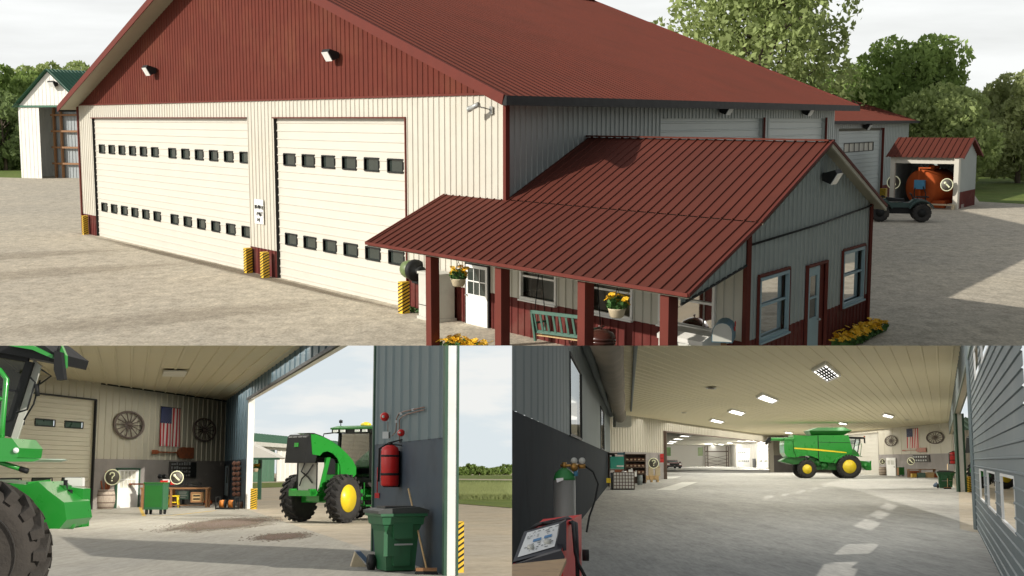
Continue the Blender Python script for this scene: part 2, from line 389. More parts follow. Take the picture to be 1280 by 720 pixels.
def flower_heads(mb, pts, r, rng, m=0):
    mb.m = m
    for p in pts:
        p = Vector(p); k = rng.uniform(.8, 1.2) * r; a0 = rng.uniform(0, 6)
        tiltm = Matrix.Rotation(rng.uniform(-.7, .7), 4, 'X') @ Matrix.Rotation(rng.uniform(-.7, .7), 4, 'Y')
        for i in range(6):
            a = a0 + i * math.pi / 3
            vs = [Vector((0, 0, .0)), Vector((math.cos(a - .45), math.sin(a - .45), .25)) * k, Vector((math.cos(a), math.sin(a), .1)) * k * 1.25, Vector((math.cos(a + .45), math.sin(a + .45), .25)) * k]
            mb.add([p + (tiltm @ v) for v in vs], [(0, 1, 2, 3)])
def hanging_pot(loc, chain, label):
    t = thing('hanging_flower_pot', label, 'flower pot', loc, 0, 'flower pots hanging from the porch roof')
    b = MB(); b.lathe([(.13, 0), (.17, .03), (.22, .2), (.24, .24), (.21, .24), (.2, .2)]); part('pot', b, tan, t)
    rng = random.Random(int(loc[0] * 10)); l = MB(); leafcloud(l, (0, 0, .34), (.26, .26, .17), 220, .07, rng); part('leaves', l, leafg, t)
    f = MB(); flower_heads(f, [(rng.uniform(-.27, .27), rng.uniform(-.27, .2), rng.uniform(.36, .58)) for _ in range(26)], .07, rng); part('flowers', f, flowery, t)
    c = MB()
    for a in (0, 2.1, 4.2): c.tube([(.22 * math.cos(a), .22 * math.sin(a), .24), (0, 0, .75)], .007, 5)
    c.tube([(0, 0, .75), (0, 0, chain)], .007, 5); part('chain', c, black, t)
def flower_bed(pts, label, rng):
    cx = sum(p[0] for p in pts) / len(pts); cy = sum(p[1] for p in pts) / len(pts)
    t = thing('flower_bed', label, 'flower bed', (cx, cy, 0))
    l = MB(); f = MB()
    for p in pts:
        leafcloud(l, (p[0] - cx, p[1] - cy, .18), (.32, .32, .18), 90, .08, rng)
        flower_heads(f, [(p[0] - cx + rng.uniform(-.32, .32), p[1] - cy + rng.uniform(-.32, .32), rng.uniform(.26, .44)) for _ in range(13)], .085, rng)
    part('leaves', l, leafg, t); part('flowers', f, flowery, t)
def icon_disc(loc, label, sym, rad=.62, rz=0):
    """the round translucent marker that floats in the place, with its pale ring and symbol"""
    t = thing('round_marker', label, 'marker', loc, rz, None)
    b = MB(); b.lathe([(0, -.02), (rad * .86, -.02), (rad * .86, .02), (0, .02)], axis='y', n=32); part('disc', b, MATS['marker_disc'], t)
    r = MB(); pts = [(rad * .93 * math.cos(a * math.pi / 16), -.0, rad * .93 * math.sin(a * math.pi / 16)) for a in range(32)]; r.tube(pts, rad * .07, 6, closed=True); part('ring', r, MATS['marker_ring'], t)
    s = MB()
    if sym == 'wrench':
        s.beam((-.3 * rad, -.05, .3 * rad), (.34 * rad, -.05, -.34 * rad), .03, .22 * rad, up=(1, 0, 1)); s.cyl((-.3 * rad, -.08, .3 * rad), (-.3 * rad, -.03, .3 * rad), .2 * rad, 10); s.cyl((.34 * rad, -.08, -.34 * rad), (.34 * rad, -.03, -.34 * rad), .12 * rad, 10)
    elif sym == 'person':
        s.cyl((0, -.08, .25 * rad), (0, -.03, .25 * rad), .17 * rad, 12); s.prism([(-.35 * rad, -.4 * rad), (.35 * rad, -.4 * rad), (.22 * rad, 0), (-.22 * rad, 0)], -.08, -.03)
    else:
        pts = [(-.28 * rad, .3), (-.22, .5), (0, .58), (.25, .48), (.27, .22), (.02, .0), (0, -.2)]
        s.tube([(p[0] * (rad if i else 1), -.05, p[1] * rad) for i, p in enumerate(pts)], .085 * rad, 6); s.cyl((0, -.08, -.42 * rad), (0, -.03, -.42 * rad), .1 * rad, 10)
    part('symbol', s, MATS['marker_ring'], t)
mat('marker_ring', (0.78, 0.78, 0.52), 0.5, var=0, emit=.25)
mat('marker_disc', (0.12, 0.11, 0.09), 0.5, var=0)

def tyre_mb(r, w, lug=.05, n=22, m=None, rimr=.55):
    """ag tyre standing in the x-z plane (axle along y) with chevron lugs"""
    b = MB(m) if m is not None else MB(); rr = r - lug
    b.lathe([(rr * rimr, -w * .38), (rr * .78, -w * .5), (rr * .95, -w * .47), (rr, -w * .3), (rr * 1.005, 0), (rr, w * .3), (rr * .95, w * .47), (rr * .78, w * .5), (rr * rimr, w * .38)], axis='y', n=40)
    for i in range(n):
        for sd in (-1, 1):
            a = 2 * math.pi * (i + (.5 if sd > 0 else 0)) / n; da = .22
            vs = []
            for (aa, yy) in ((a - .05 + da, 0.02 * sd), (a + .05 + da, 0.02 * sd), (a + .06, sd * w * .52), (a - .07, sd * w * .52)):
                for q in (rr * .93, r if abs(yy) < w * .3 else r * .975): vs.append((q * math.cos(aa), yy, q * math.sin(aa)))
            b.add(vs, [(0, 2, 4, 6), (1, 7, 5, 3), (0, 1, 3, 2), (2, 3, 5, 4), (4, 5, 7, 6), (6, 7, 1, 0)])
    return b
def wheel(parent, c, r, w, rim=jyellow, rimr=.55, tm=None, steer=0, lug=.05, n=22, side=-1):
    X = Matrix.Translation(c) @ Matrix.Rotation(steer, 4, 'Z')
    o = part('wheel', tyre_mb(r, w, lug, n, X, rimr), tm or rubber, parent)
    b = MB(X); q = (r - lug) * rimr; s = side
    b.lathe([(q * 1.04, s * w * .44), (q * 1.04, s * w * .38), (q * .9, s * w * .30), (q * .82, s * w * .05), (q * .35, s * w * .02), (q * .33, s * w * .34), (q * .16, s * w * .36), (0, s * w * .36)], axis='y', n=32)
    b.lathe([(q * .9, -s * w * .1), (q * .9, -s * w * .36), (0, -s * w * .1)], axis='y', n=24)
    for k in range(8):
        a = k * math.pi / 4; b.cyl((q * .6 * math.cos(a), s * w * .04, q * .6 * math.sin(a)), (q * .6 * math.cos(a), s * w * .12, q * .6 * math.sin(a)), q * .05, 6)
    part('rim', b, rim, o)
    return o

# ================================================================= YARD SET
use(YARD); S_ = YARD
A_ = S_.g(120, 294.6); B_ = S_.g(504.5, 384.6); _w = Wall(S_, A_, B_); tC, _ = _w.uv(633, 417); CORN = _w.pt(tC)
FW = Wall(S_, CORN, CORN + _w.u)                      # front wall of the shed, u < 0 to the left of its corner
vr = S_.ray(1630, 148)[0]; sv = Vector((vr, 1, 0)).normalized()
SW = Wall(S_, CORN, CORN + sv)                        # side wall, going away to the right
U = FW.u; V = SW.u; UP = Vector((0, 0, 1))
def P(u, v, z=0.0): return Vector((U.x * u + V.x * v, U.y * u + V.y * v, z))   # shed plan: u along front, v along side, from the corner
FN = Vector((U.y, -U.x, 0))        # outward normal of front walls
SN = Vector((V.y, -V.x, 0))        # outward normal of side walls
LF, LS, EV, RZ = 45.3, 34.3, 7.8, 14.97

shed = thing('machine_shed', 'large cream and grey metal machine shed with dark red roof, gable and two overhead doors', 'building', CORN)
doors = [(-42.8, -20.4), (-17.6, -6.35)]
mb = MB(); mb.ribs(P(-LF, 0, 1.2), U, UP, LF, EV - 1.2, .36, .07, .035, FN, holes=[(LF + a, LF + b, -1, 7.0 - 1.2) for a, b in doors]); part('front_wall', mb, cream, shed)
segs = [(-LF, doors[0][0]), (doors[0][1], doors[1][0]), (doors[1][1], -.05)]
for a, b in segs: mb = MB(); mb.ribs(P(a, 0, 0), U, UP, b - a, 1.2, .36, .07, .035, FN); part('wainscot', mb, redbase, shed)
# red gable
mb = MB(); mb.ribs(P(-LF, 0, EV), U, UP, LF, RZ - EV, .36, .07, .03, FN)
um = -LF / 2 + .2
nL = (UP * (um + LF + .0) - U * 0)  # clip by the two roof planes
for sgn in (-1, 1):
    a = P(um, 0, RZ - .05); e = P(um + sgn * LF / 2, 0, EV - .05); d = (e - a); n = d.cross(FN)
    if n.z < 0: n = -n
    mb.clip(a, n)
part('gable', mb, red, shed)
# side wall
sdoors = [(11.7, 23.2), (24.2, 32.6)]
mb = MB(); mb.ribs(P(0, 0, 1.2), V, UP, LS, EV - 1.2, .36, .07, .035, SN, holes=[(a, b, -1, 5.8) for a, b in sdoors]); part('side_wall', mb, grey, shed)
mb = MB(); mb.ribs(P(0, 0, 0), V, UP, LS, 1.2, .36, .07, .035, SN, holes=[(a, b, -1, 2) for a, b in sdoors]); part('wainscot', mb, redbase, shed)
# rear and left walls (seen only from elsewhere)
mb = MB(); mb.ribs(P(-LF, 0, 0), V, UP, LS, EV, .9, .08, .03, -SN); mb.ribs(P(-LF, LS, 0), U, UP, LF, EV, .9, .08, .03, -FN); part('rear_wall', mb, cream, shed)
mb = MB(); mb.ribs(P(-LF, LS, EV), U, UP, LF, RZ - EV, .9, .08, .03, -FN)
for sgn in (-1, 1):
    a = P(um, LS, RZ - .05); e = P(um + sgn * LF / 2, LS, EV - .05); n = (e - a).cross(FN)
    if n.z < 0: n = -n
    mb.clip(a, n)
part('gable', mb, red, shed)
# trims
mb = MB(); mb.beam(P(0, 0, 0) + FN * .03 + SN * .03, P(0, 0, EV) + FN * .03 + SN * .03, .16, .16, U); mb.beam(P(-LF, 0, 0) + FN * .03, P(-LF, 0, EV) + FN * .03, .16, .16, U)
for a, b in sdoors: mb.beam(P(0, b + .08, 0) + SN * .05, P(0, b + .08, 7.05) + SN * .05, .14, .1, V)
mb.beam(P(-LF, 0, EV) + FN * .05, P(0, 0, EV) + FN * .05, .05, .07)
for a, b in doors: mb.beam(P(a - .04, 0, 7.03) + FN * .05, P(b + .04, 0, 7.03) + FN * .05, .06, .05)
mb.beam(P(doors[1][1] + .04, 0, 0) + FN * .05, P(doors[1][1] + .04, 0, 7.0) + FN * .05, .06, .06, U)
part('corner_trim', mb, redtrim, shed)
# roof: two slopes of standing seam sheet running from ridge to eave, overhangs
of, ob, oe = 1.3, 1.5, .85                             # front, back and eave overhang
sl = (RZ - EV) / (LF / 2)
for sgn in (1, -1):
    eu = um + sgn * (LF / 2 + oe); ez = RZ - sl * (LF / 2 + oe) + .12
    o = P(um, -of, RZ + .12); dv = P(eu, -of, ez) - o; ln = dv.length; dv.normalize(); n = V.cross(dv)
    if n.z < 0: n = -n
    mb = MB(); mb.ribs(o, V, dv, LS + of + ob, ln, .45, .07, .06, n); part('roof', mb, redroof, shed)
    mb = MB(); o2 = o - n * .16
    mb.add([o2, o2 + V * (LS + of + ob), o2 + V * (LS + of + ob) + dv * ln, o2 + dv * ln], [(0, 1, 2, 3)]); part('soffit', mb, soffitm, shed)
    for vv in (-of - .02, LS + ob + .02): mb = MB(); mb.beam(P(um, vv, RZ + .04), P(eu, vv, ez - .08), .05, .34); part('rake_trim', mb, redtrim, shed)
    mb = MB(); mb.beam(P(eu + .05 * sgn, -of, ez - .1), P(eu + .05 * sgn, LS + ob, ez - .1), .14, .3); part('gutter', mb, black, shed)
mb = MB(); mb.beam(P(um, -of, RZ + .17), P(um, LS + ob, RZ + .17), .5, .07); part('ridge_cap', mb, redroof, shed)

def overhead_door(O0, D, a, b, z1, parent, N, rows, winmap, winw=1.0, winh=.5, sheet_m=None, back=.16, pitch=.35, gm=None, rw=.09, z0=0.0):
    """horizontal ribbed door leaf set back in its opening, with glazed window openings; coordinates local to the thing"""
    holes = [(z - z0, z + winh - z0, u - a, u - a + winw) for z in rows for u in winmap]
    mb = MB(); mb.ribs(O0 + D * a - N * back + UP * z0, UP, D, z1 - z0, b - a, pitch, rw, .03, N, holes=holes)
    d = part('overhead_door', mb, sheet_m or creamdoor, parent)
    rv = MB()
    for p, q in (((a, z0), (a, z1)), ((b, z0), (b, z1)), ((a, z1), (b, z1))):
        c0 = O0 + D * p[0] + UP * p[1]; c1 = O0 + D * q[0] + UP * q[1]
        rv.add([c0, c1, c1 - N * (back + .03), c0 - N * (back + .03)], [(0, 1, 2, 3)])
    part('door_reveal', rv, black if sheet_m is None else sheet_m, parent)
    for z in rows:
        for u in winmap:
            w = MB(); q = O0 + D * u + UP * z - N * (back + .05)
            w.add([q, q + D * winw, q + D * winw + UP * winh, q + UP * winh], [(0, 1, 2, 3)])
            w.m = 1; e = N * (back - .03); q = O0 + D * u + UP * z
            for p0, p1 in (((0, 0), (winw, 0)), ((0, winh), (winw, winh)), ((0, 0), (0, winh)), ((winw, 0), (winw, winh))):
                w.beam(q + D * p0[0] + UP * p0[1] - e, q + D * p1[0] + UP * p1[1] - e, .05, .04, N)
            part('window', w, [gm or glass, black], d)
    return d
Z0 = Vector((0, 0, 0))
wm1 = [-42.05 + i * 1.76 for i in range(6)] + [-30.7 + i * 1.82 for i in range(6)]
d = overhead_door(Z0, U, doors[0][0], doors[0][1], 7.0, shed, FN, (1.55, 4.98), wm1, 1.02, .48)
wm2 = [-16.95 + i * 1.80 for i in range(6)]
d = overhead_door(Z0, U, doors[1][0], doors[1][1], 7.0, shed, FN, (1.55, 5.0), wm2, 1.12, .49)
doorgrey = mat('pale_grey_door', (0.42, 0.46, 0.45), 0.5, var=0.04, scale=1)
for a, b in sdoors: overhead_door(Z0, V, a, b, 7.0, shed, SN, (1.55, 4.9), [a + 1 + i * 1.8 for i in range(4)], 1.0, .5, sheet_m=doorgrey)
# sign between the doors
t = thing('notice_board', 'white notice sheet with lines of black writing between the two overhead doors', 'sign', CORN + P(-19.2, 0, 2.85) + FN * .06, FW.rz)
mb = MB(); mb.box(-.48, .48, -.02, 0, -.55, .55); part('board', mb, white, t)
rr = random.Random(6); mb = MB()
for zc, x0, x1 in ((.2, -.42, .42), (-.09, -.24, .34), (-.37, -.18, .12)):
    x = x0
    while x < x1:
        w = rr.uniform(.04, .09); h = rr.uniform(.05, .1); a = rr.uniform(-.03, .03)
        mb.box(x, x + w, -.03, -.021, zc - h + a, zc + h + a) if rr.random() < .6 else mb.beam((x, -.026, zc - h), (x + w, -.026, zc + h), .01, .04)
        x += w + rr.uniform(.01, .04)
part('lettering', mb, black, t)
# floodlights on the walls
def onfront(px, py, off=0):
    u, z = FW.uv(px, py); return FW.pt(u, z) + FN * (.05 + off)
def onside(px, py, off=0):
    u, z = SW.uv(px, py); return SW.pt(u, z) + SN * (.05 + off)
floodlight(onfront(195, 88), FW.rz, 'floodlight on the red gable, left of the pair', 1.15)
floodlight(onfront(422, 69), FW.rz, 'floodlight on the red gable, right of the pair nearer the roof edge', 1.0)
floodlight(onside(900, 137), SW.rz, 'floodlight over the wide grey side door of the big shed', 1.0)
floodlight(onside(1003, 139), SW.rz, 'floodlight over the narrow grey side door at the far end of the big shed', 1.0)
# camera on a bracket
t = thing('security_camera', 'small grey security camera on an arm under the right roof corner', 'camera', onfront(614, 133), FW.rz)
mb = MB(); mb.tube([(.1, 0, -.12), (.1, -.3, -.05), (-.1, -.45, 0)], .025, 6); mb.box(.02, .18, -.04, 0, -.25, 0); part('bracket', mb, steel, t)
mb = MB(); mb.cyl((-.45, -.5, -.08), (0, -.45, .06), .085, 12); mb.cyl((-.5, -.505, -.095), (-.43, -.498, -.075), .1, 12); part('camera_body', mb, galv, t)
mb = MB(); mb.cyl((-.515, -.507, -.1), (-.505, -.506, -.097), .07, 12); part('lens', mb, black, t)
for px, py, lb in ((109, 293, 'striped guard at the far left corner of the shed'), (313, 341, 'striped guard between the overhead doors, on the wide door side'), (334, 347, 'striped guard between the overhead doors, beside the right door'), (508, 391, 'striped guard at the right edge of the right overhead door')):
    g = S_.g(px, py); bollard(g + FN * .1, FW.rz, lb, 1.15, .3)

# ---------------- annex with porch
AW, AD = 10.84, 11.0
annex = thing('porch_annex', 'grey annex with red roof, covered porch and gable end beside the big shed', 'building', CORN)
KZ, RZA, KV = 4.38, 6.32, 5.6                          # kink height at the wall plane, ridge height, ridge position along the side
wins = [(.86, 2.72, 1.25, 2.55), (4.44, 6.35, 1.25, 2.55), (7.55, 9.7, 1.3, 2.65)]
dr = (-2.28, -.98)
cream2 = grey
PW = -5.4                                             # porch wall continues in front of the shed up to here
mb = MB(); mb.ribs(P(0.12, 0, 1.2), U, UP, AW - .12, KZ - 1.3, .36, .07, .035, FN, holes=[(a - .12, b - .12, c - 1.2, d - 1.2) for a, b, c, d in wins]); part('porch_wall', mb, mat('cream_grey_siding', (0.5, 0.49, 0.42), 0.55, var=0.06, scale=1.5), annex)
mb = MB(); mb.ribs(P(0.12, 0, 0), U, UP, AW - .12, 1.2, .36, .07, .035, FN, holes=[(a - .12, b - .12, 1.19, 2) for a, b, c, d in wins if c < 1.2]); part('wainscot', mb, redbase, annex)
def sash(parent, O, D, N, w, h, fm, gm=glass, cross=True, mid=True, t=.09, label=None):
    """window: frame, sill, meeting rail; its glass is a sub-part"""
    b = MB(); q = O + N * .02
    for p0, p1 in (((0, 0), (w, 0)), ((0, h), (w, h)), ((0, 0), (0, h)), ((w, 0), (w, h))):
        ex = t / 2 if p0[1] == p1[1] else 0
        b.beam(q + D * (p0[0] - ex) + UP * p0[1], q + D * (p1[0] + ex) + UP * p1[1], t, .09, N) if False else b.beam(q + D * (p0[0] - ex) + UP * p0[1], q + D * (p1[0] + ex) + UP * p1[1], .1, t, UP if p0[1] == p1[1] else D)
    if mid: b.beam(q - N * .05 + UP * h * .55, q - N * .05 + D * w + UP * h * .55, .06, .06)
    b.beam(q + D * (-.06) - UP * .07 + N * .03, q + D * (w + .06) - UP * .07 + N * .03, .16, .05)
    f = part('window', b, fm, parent, label)
    g = MB(); q = O - N * .09; g.add([q, q + D * w, q + D * w + UP * h, q + UP * h], [(0, 1, 2, 3)]); part('pane', g, gm, f)
    return f
# rooms behind the porch windows are lit by daylight: clear panes over real reveals
def clearglass(name, tint=(.8, .85, .85), ior=1.5):
    m = bpy.data.materials.new(name); m.use_nodes = True; nt = m.node_tree; nt.nodes.clear(); N = nt.nodes.new
    o = N('ShaderNodeOutputMaterial'); tr = N('ShaderNodeBsdfTransparent'); gl = N('ShaderNodeBsdfGlossy'); gl.inputs['Roughness'].default_value = .03
    tr.inputs[0].default_value = (*tint, 1); fr = N('ShaderNodeFresnel'); fr.inputs[0].default_value = ior; mx = N('ShaderNodeMixShader')
    nt.links.new(fr.outputs[0], mx.inputs[0]); nt.links.new(tr.outputs[0], mx.inputs[1]); nt.links.new(gl.outputs[0], mx.inputs[2]); nt.links.new(mx.outputs[0], o.inputs[0]); return m
cglass = clearglass('clear_glass', (.75, .8, .8))
for a, b, c, d in wins: sash(annex, P(a, 0, c), U, FN, b - a, d - c, white, cglass)
# inside of the office: floor, back wall
mb = MB(); mb.box(0, 1, 0, 1, 0, 1) if False else None
mb = MB(); mb.add([P(.2, 3.0, 0), P(AW - .2, 3.0, 0), P(AW - .2, 3.0, 3.2), P(.2, 3.0, 3.2)], [(0, 1, 2, 3)]); mb.add([P(.2, .1, .02), P(AW - .2, .1, .02), P(AW - .2, 3, .02), P(.2, 3, .02)], [(0, 1, 2, 3)]); mb.add([P(.2, .2, 3.2), P(AW - .2, .2, 3.2), P(AW - .2, 3, 3.2), P(.2, 3, 3.2)], [(0, 1, 2, 3)])
part('inner_wall', mb, tan, annex)
for (u0, u1, v0, z0, z1, m, nm, lb, ct) in ((1.0, 1.9, 1.2, 0, 2.0, palegrey, 'filing_cabinet', 'grey cabinet seen through the first porch window', 'cabinet'), (2.0, 2.7, 1.4, 0, 1.9, black, 'locker', 'dark locker seen through the first porch window', 'locker'), (7.9, 9.3, 1.0, 1.0, 1.75, lwood, 'cardboard_box', 'brown box on a shelf behind the corner window', 'box')):
    b = MB(); a0 = P(u0, v0); 
    b.add([P(u0, v0, z0), P(u1, v0, z0), P(u1, v0 + .6, z0), P(u0, v0 + .6, z0), P(u0, v0, z1), P(u1, v0, z1), P(u1, v0 + .6, z1), P(u0, v0 + .6, z1)], [(0, 1, 2, 3), (4, 5, 6, 7), (0, 1, 5, 4), (1, 2, 6, 5), (2, 3, 7, 6), (3, 0, 4, 7)])
    o0 = P((u0 + u1) / 2, v0, z0); b.v = [v - o0 for v in b.v]
    tt = thing(nm, lb, ct, CORN + o0); part('body', b, m, tt)
    h = MB(); zz = z1 - z0; h.add([P(.05, 0, zz * .48) - FN * -.01 + P(-(u1 - u0) / 2, 0), P((u1 - u0) / 2 - .05, 0, zz * .48) + FN * .01, P((u1 - u0) / 2 - .05, 0, zz * .52) + FN * .01, P(.05 - (u1 - u0) / 2, 0, zz * .52) + FN * .01], [(0, 1, 2, 3)]); part('seam', h, black, tt)
# gable end wall, on the side facing right
G0 = P(AW, 0); 
gwins = [(.9, 3.1, 1.1, 2.75), (8.2, 10.4, 1.15, 2.8)]
gd = (4.7, 6.5)
mb = MB(); mb.ribs(G0 + UP * 1.2, V, UP, AD, RZA - 1.2, .36, .07, .035, SN, holes=[(a, b, c - 1.2, d - 1.2) for a, b, c, d in gwins] + [(gd[0], gd[1], -1, 1.5)])
apex = P(AW, KV, RZA - .06)
for q in (P(AW, 0, KZ - .06), P(AW, AD, 4.3)):
    n = (q - apex).cross(SN)
    if n.z < 0: n = -n
    mb.clip(apex, n)
part('gable_wall', mb, grey, annex)
mb = MB(); mb.ribs(G0, V, UP, AD, 1.2, .36, .07, .035, SN, holes=[(gd[0], gd[1], -1, 2), (gwins[0][0], gwins[0][1], 1.1, 2), (gwins[1][0], gwins[1][1], 1.15, 2)]); part('wainscot', mb, redbase, annex)
for a, b, c, d in gwins:
    sash(annex, G0 + V * a + UP * c, V, SN, b - a, d - c, bluegrey, cglass)
    mb = MB(); 
    for p0, p1 in (((a - .1, c - .12), (b + .1, c - .12)), ((a - .1, d + .1), (b + .1, d + .1)), ((a - .1, c - .12), (a - .1, d + .1)), ((b + .1, c - .12), (b + .1, d + .1))): mb.beam(G0 + V * p0[0] + UP * p0[1] + SN * .03, G0 + V * p1[0] + UP * p1[1] + SN * .03, .08, .08)
    part('window_trim', mb, redtrim, annex)
    mb = MB(); mb.add([G0 + V * (a - .2) - SN * 1.5 + UP * .6, G0 + V * (b + .2) - SN * 1.5 + UP * .6, G0 + V * (b + .2) - SN * 1.5 + UP * 3, G0 + V * (a - .2) - SN * 1.5 + UP * 3], [(0, 1, 2, 3)]); part('blind', mb, mat('pale_blind', (.6, .55, .5), .8, var=.1), annex)
# half open white door with its red frame
mb = MB(); a, b = gd
mb.beam(G0 + V * a + UP * 0 + SN * .04, G0 + V * a + UP * 2.75 + SN * .04, .1, .1); mb.beam(G0 + V * (a - .05) + UP * 2.72 + SN * .04, G0 + V * (b + .05) + UP * 2.72 + SN * .04, .1, .08)
mb.add([G0 + V * (a + 1.15) + SN * -.02, G0 + V * b + SN * -.02, G0 + V * b + UP * 2.7 + SN * -.02, G0 + V * (a + 1.15) + UP * 2.7 + SN * -.02], [(0, 1, 2, 3)])
mb.beam(G0 + V * b + SN * .04, G0 + V * b + UP * 2.75 + SN * .04, .1, .1)
part('door_frame', mb, redtrim, annex)
mb = MB(); q = G0 + V * (a + .06) + SN * .0; w = 1.08; hh = 2.66
for p0, p1 in (((0, 0), (w, 0)), ((0, hh), (w, hh))): pass
mb.beam(q + V * w / 2 + SN * .0, q + V * w / 2 + UP * 1.25, w, .06, V) if False else None
def slab(O, D, N, x0, x1, z0, z1, t=.05):
    b = [O + D * x + UP * z + N * y for y in (0, t) for x in (x0, x1) for z in (z0, z1)]
    return b, [(0, 1, 3, 2), (4, 6, 7, 5), (0, 4, 5, 1), (2, 3, 7, 6), (0, 2, 6, 4), (1, 5, 7, 3)]
for r in ((0, w, 0, 1.15), (0, .22, 1.15, 2.66), (w - .22, w, 1.15, 2.66), (.22, w - .22, 2.4, 2.66), (.22, w - .22, 1.72, 1.78)): mb.add(*slab(q, V, SN, *r))
dd = part('door', mb, bluegrey, annex)
mb = MB(); mb.add(*slab(q, V, SN, .2, w - .2, 1.13, 2.42, .02)); part('pane', mb, glass, dd)
mb = MB(); hq = q + V * (w - .1) + UP * 1.05 + SN * .06; mb.cyl(hq, hq + SN * .08, .035, 8); mb.cyl(hq + SN * .08, hq + SN * .08 - V * .14, .02, 6); part('handle', mb, steel, dd)
# corner posts and small trims
mb = MB()
mb.beam(P(AW, 0, 0) + SN * .04 + FN * .04, P(AW, 0, KZ - .1) + SN * .04 + FN * .04, .15, .15, U); part('corner_trim', mb, redtrim, annex); mb = MB(); mb.beam(P(AW, AD, 0) + SN * .04, P(AW, AD, 4.2) + SN * .04, .12, .12, U)
part('corner_trim', mb, redtrim, annex)
# rear wall
mb = MB(); mb.ribs(P(0, AD, 0), U, UP, AW, 4.25, .5, .07, .03, -FN); part('rear_wall', mb, grey, annex)
# roofs
PD = 4.5; EZ = 3.04; go = .45                          # porch depth, eave height, gable overhang
def roofslab(p0, p1, p2, p3, nm='roof', pitch=.42):
    """p0->p1 along the top edge, p3->p2 along the bottom edge; ribs run top to bottom"""
    Uv = (p1 - p0); LU = Uv.length; Uv.normalize(); Vv = (p3 - p0); LV = Vv.length; Vv.normalize(); n = Uv.cross(Vv)
    if n.z < 0: n = -n
    b = MB(); b.ribs(p0, Uv, Vv, LU, LV, pitch, .07, .038, n); part(nm, b, redroof, annex)
    b = MB(); b.add([p - n * .12 for p in (p0, p1, p2, p3)], [(0, 1, 2, 3)]); part('soffit', b, soffitm, annex)
roofslab(P(.02, KV, RZA), P(AW + go, KV, RZA), P(AW + go, 0, KZ), P(.02, 0, KZ))
roofslab(P(.02, KV, RZA), P(AW + go, KV, RZA), P(AW + go, AD + .6, 4.1), P(.02, AD + .6, 4.1))
roofslab(P(-3.75, -.06, KZ - .02), P(AW + go - .02, -.06, KZ - .02), P(AW + go - .02, -PD, EZ), P(-3.75, -PD, EZ))
mb = MB()
for a, b in ((P(AW + go, KV, RZA - .04), P(AW + go, AD + .6, 4.06)), ): mb.beam(a, b, .06, .22)
part('rake_board', mb, mat('tan_fascia', (.45, .42, .33), .6), annex)
mb = MB()
for a, b in ((P(AW + go + .03, KV, RZA + .02), P(AW + go + .03, AD + .6, 4.12)), (P(AW + go + .02, KV, RZA), P(AW + go + .02, 0, KZ)), (P(AW + go, 0, KZ - .03), P(AW + go, -PD, EZ - .02)), (P(-3.75, 0, KZ - .03), P(-3.75, -PD, EZ - .02)), (P(-3.75, -PD, EZ - .02), P(AW + go, -PD, EZ - .02))): mb.beam(a, b, .06, .09)
part('rake_trim', mb, redtrim, annex)
mb = MB(); mb.beam(P(0, KV, RZA + .05), P(AW + go, KV, RZA + .05), .3, .05); part('ridge_cap', mb, redroof, annex)
# triangular side panel of the porch, dark cable moulding
mb = MB(); q = P(AW + .02, 0, 0)
mb.ribs(q - V * (PD - .3) + UP * 2.55, V, UP, PD - .3, 2.0, .36, .07, .035, SN)
a0 = P(AW, 0, KZ - .1); n = (P(AW, -PD, EZ - .1) - a0).cross(SN); n = n if n.z > 0 else -n; mb.clip(a0, n)
a0 = P(AW, 0, 3.25); n = -((P(AW, -PD + .3, 2.72) - a0).cross(SN)); n = n if n.z < 0 else -n; mb.clip(a0, n)
part('porch_side_panel', mb, grey, annex)
mb = MB(); mb.beam(P(AW + .04, 0, 3.25), P(AW + .04, -PD + .3, 2.72), .05, .05); mb.tube([G0 + SN * .07 + UP * 3.75, G0 + V * 5.5 + SN * .07 + UP * 3.9, G0 + V * AD + SN * .07 + UP * 4.15], .03, 6); part('cable', mb, black, annex)
for u in (-2.9, .85, 4.4, 8.1) : pass
for px in (541, 628, 732, 836):
    pw = Wall(S_, CORN - sv * (PD - .35), CORN - sv * (PD - .35) + U); u, _ = pw.uv(px, 400)
    mb = MB(); mb.beam(P(u, -PD + .35, 0), P(u, -PD + .35, EZ + .02), .3, .3, U); part('post', mb, redtrim, annex)
floodlight(CORN + G0 + V * 5.9 + UP * 5.3 + SN * .05, SW.rz, 'floodlight high on the gable end of the annex', .95)
# white porch door in the shed wall
t = thing('porch_door', 'white half glazed door beside the porch post', 'door', CORN + P(dr[0], 0) + FN * .04, FW.rz)
mb = MB(); w = dr[1] - dr[0]
for r in ((0, w, 0, 1.05), (0, .12, 1.05, 2.05), (w - .12, w, 1.05, 2.05), (.12, w - .12, 1.95, 2.05)): mb.box(r[0], r[1], -.06, 0, r[2], r[3])
part('leaf', mb, white, t)
mb = MB(); mb.box(.12, w - .12, -.03, -.01, 1.05, 1.95); part('pane', mb, glass, t)
mb = MB()
for x in (.12 + (w - .24) / 3, .12 + 2 * (w - .24) / 3): mb.box(x - .015, x + .015, -.055, -.035, 1.05, 1.95)
mb.box(.12, w - .12, -.055, -.035, 1.48, 1.52); part('glazing_bar', mb, white, t)
mb = MB(); mb.cyl((.08, -.06, 1.0), (.08, -.14, 1.0), .03, 8); part('handle', mb, steel, t)
mb = MB(); mb.box(-.08, 0, -.05, 0, 0, 2.12); mb.box(w, w + .08, -.05, 0, 0, 2.12); mb.box(-.08, w + .08, -.05, 0, 2.06, 2.14); part('frame', mb, black, t)
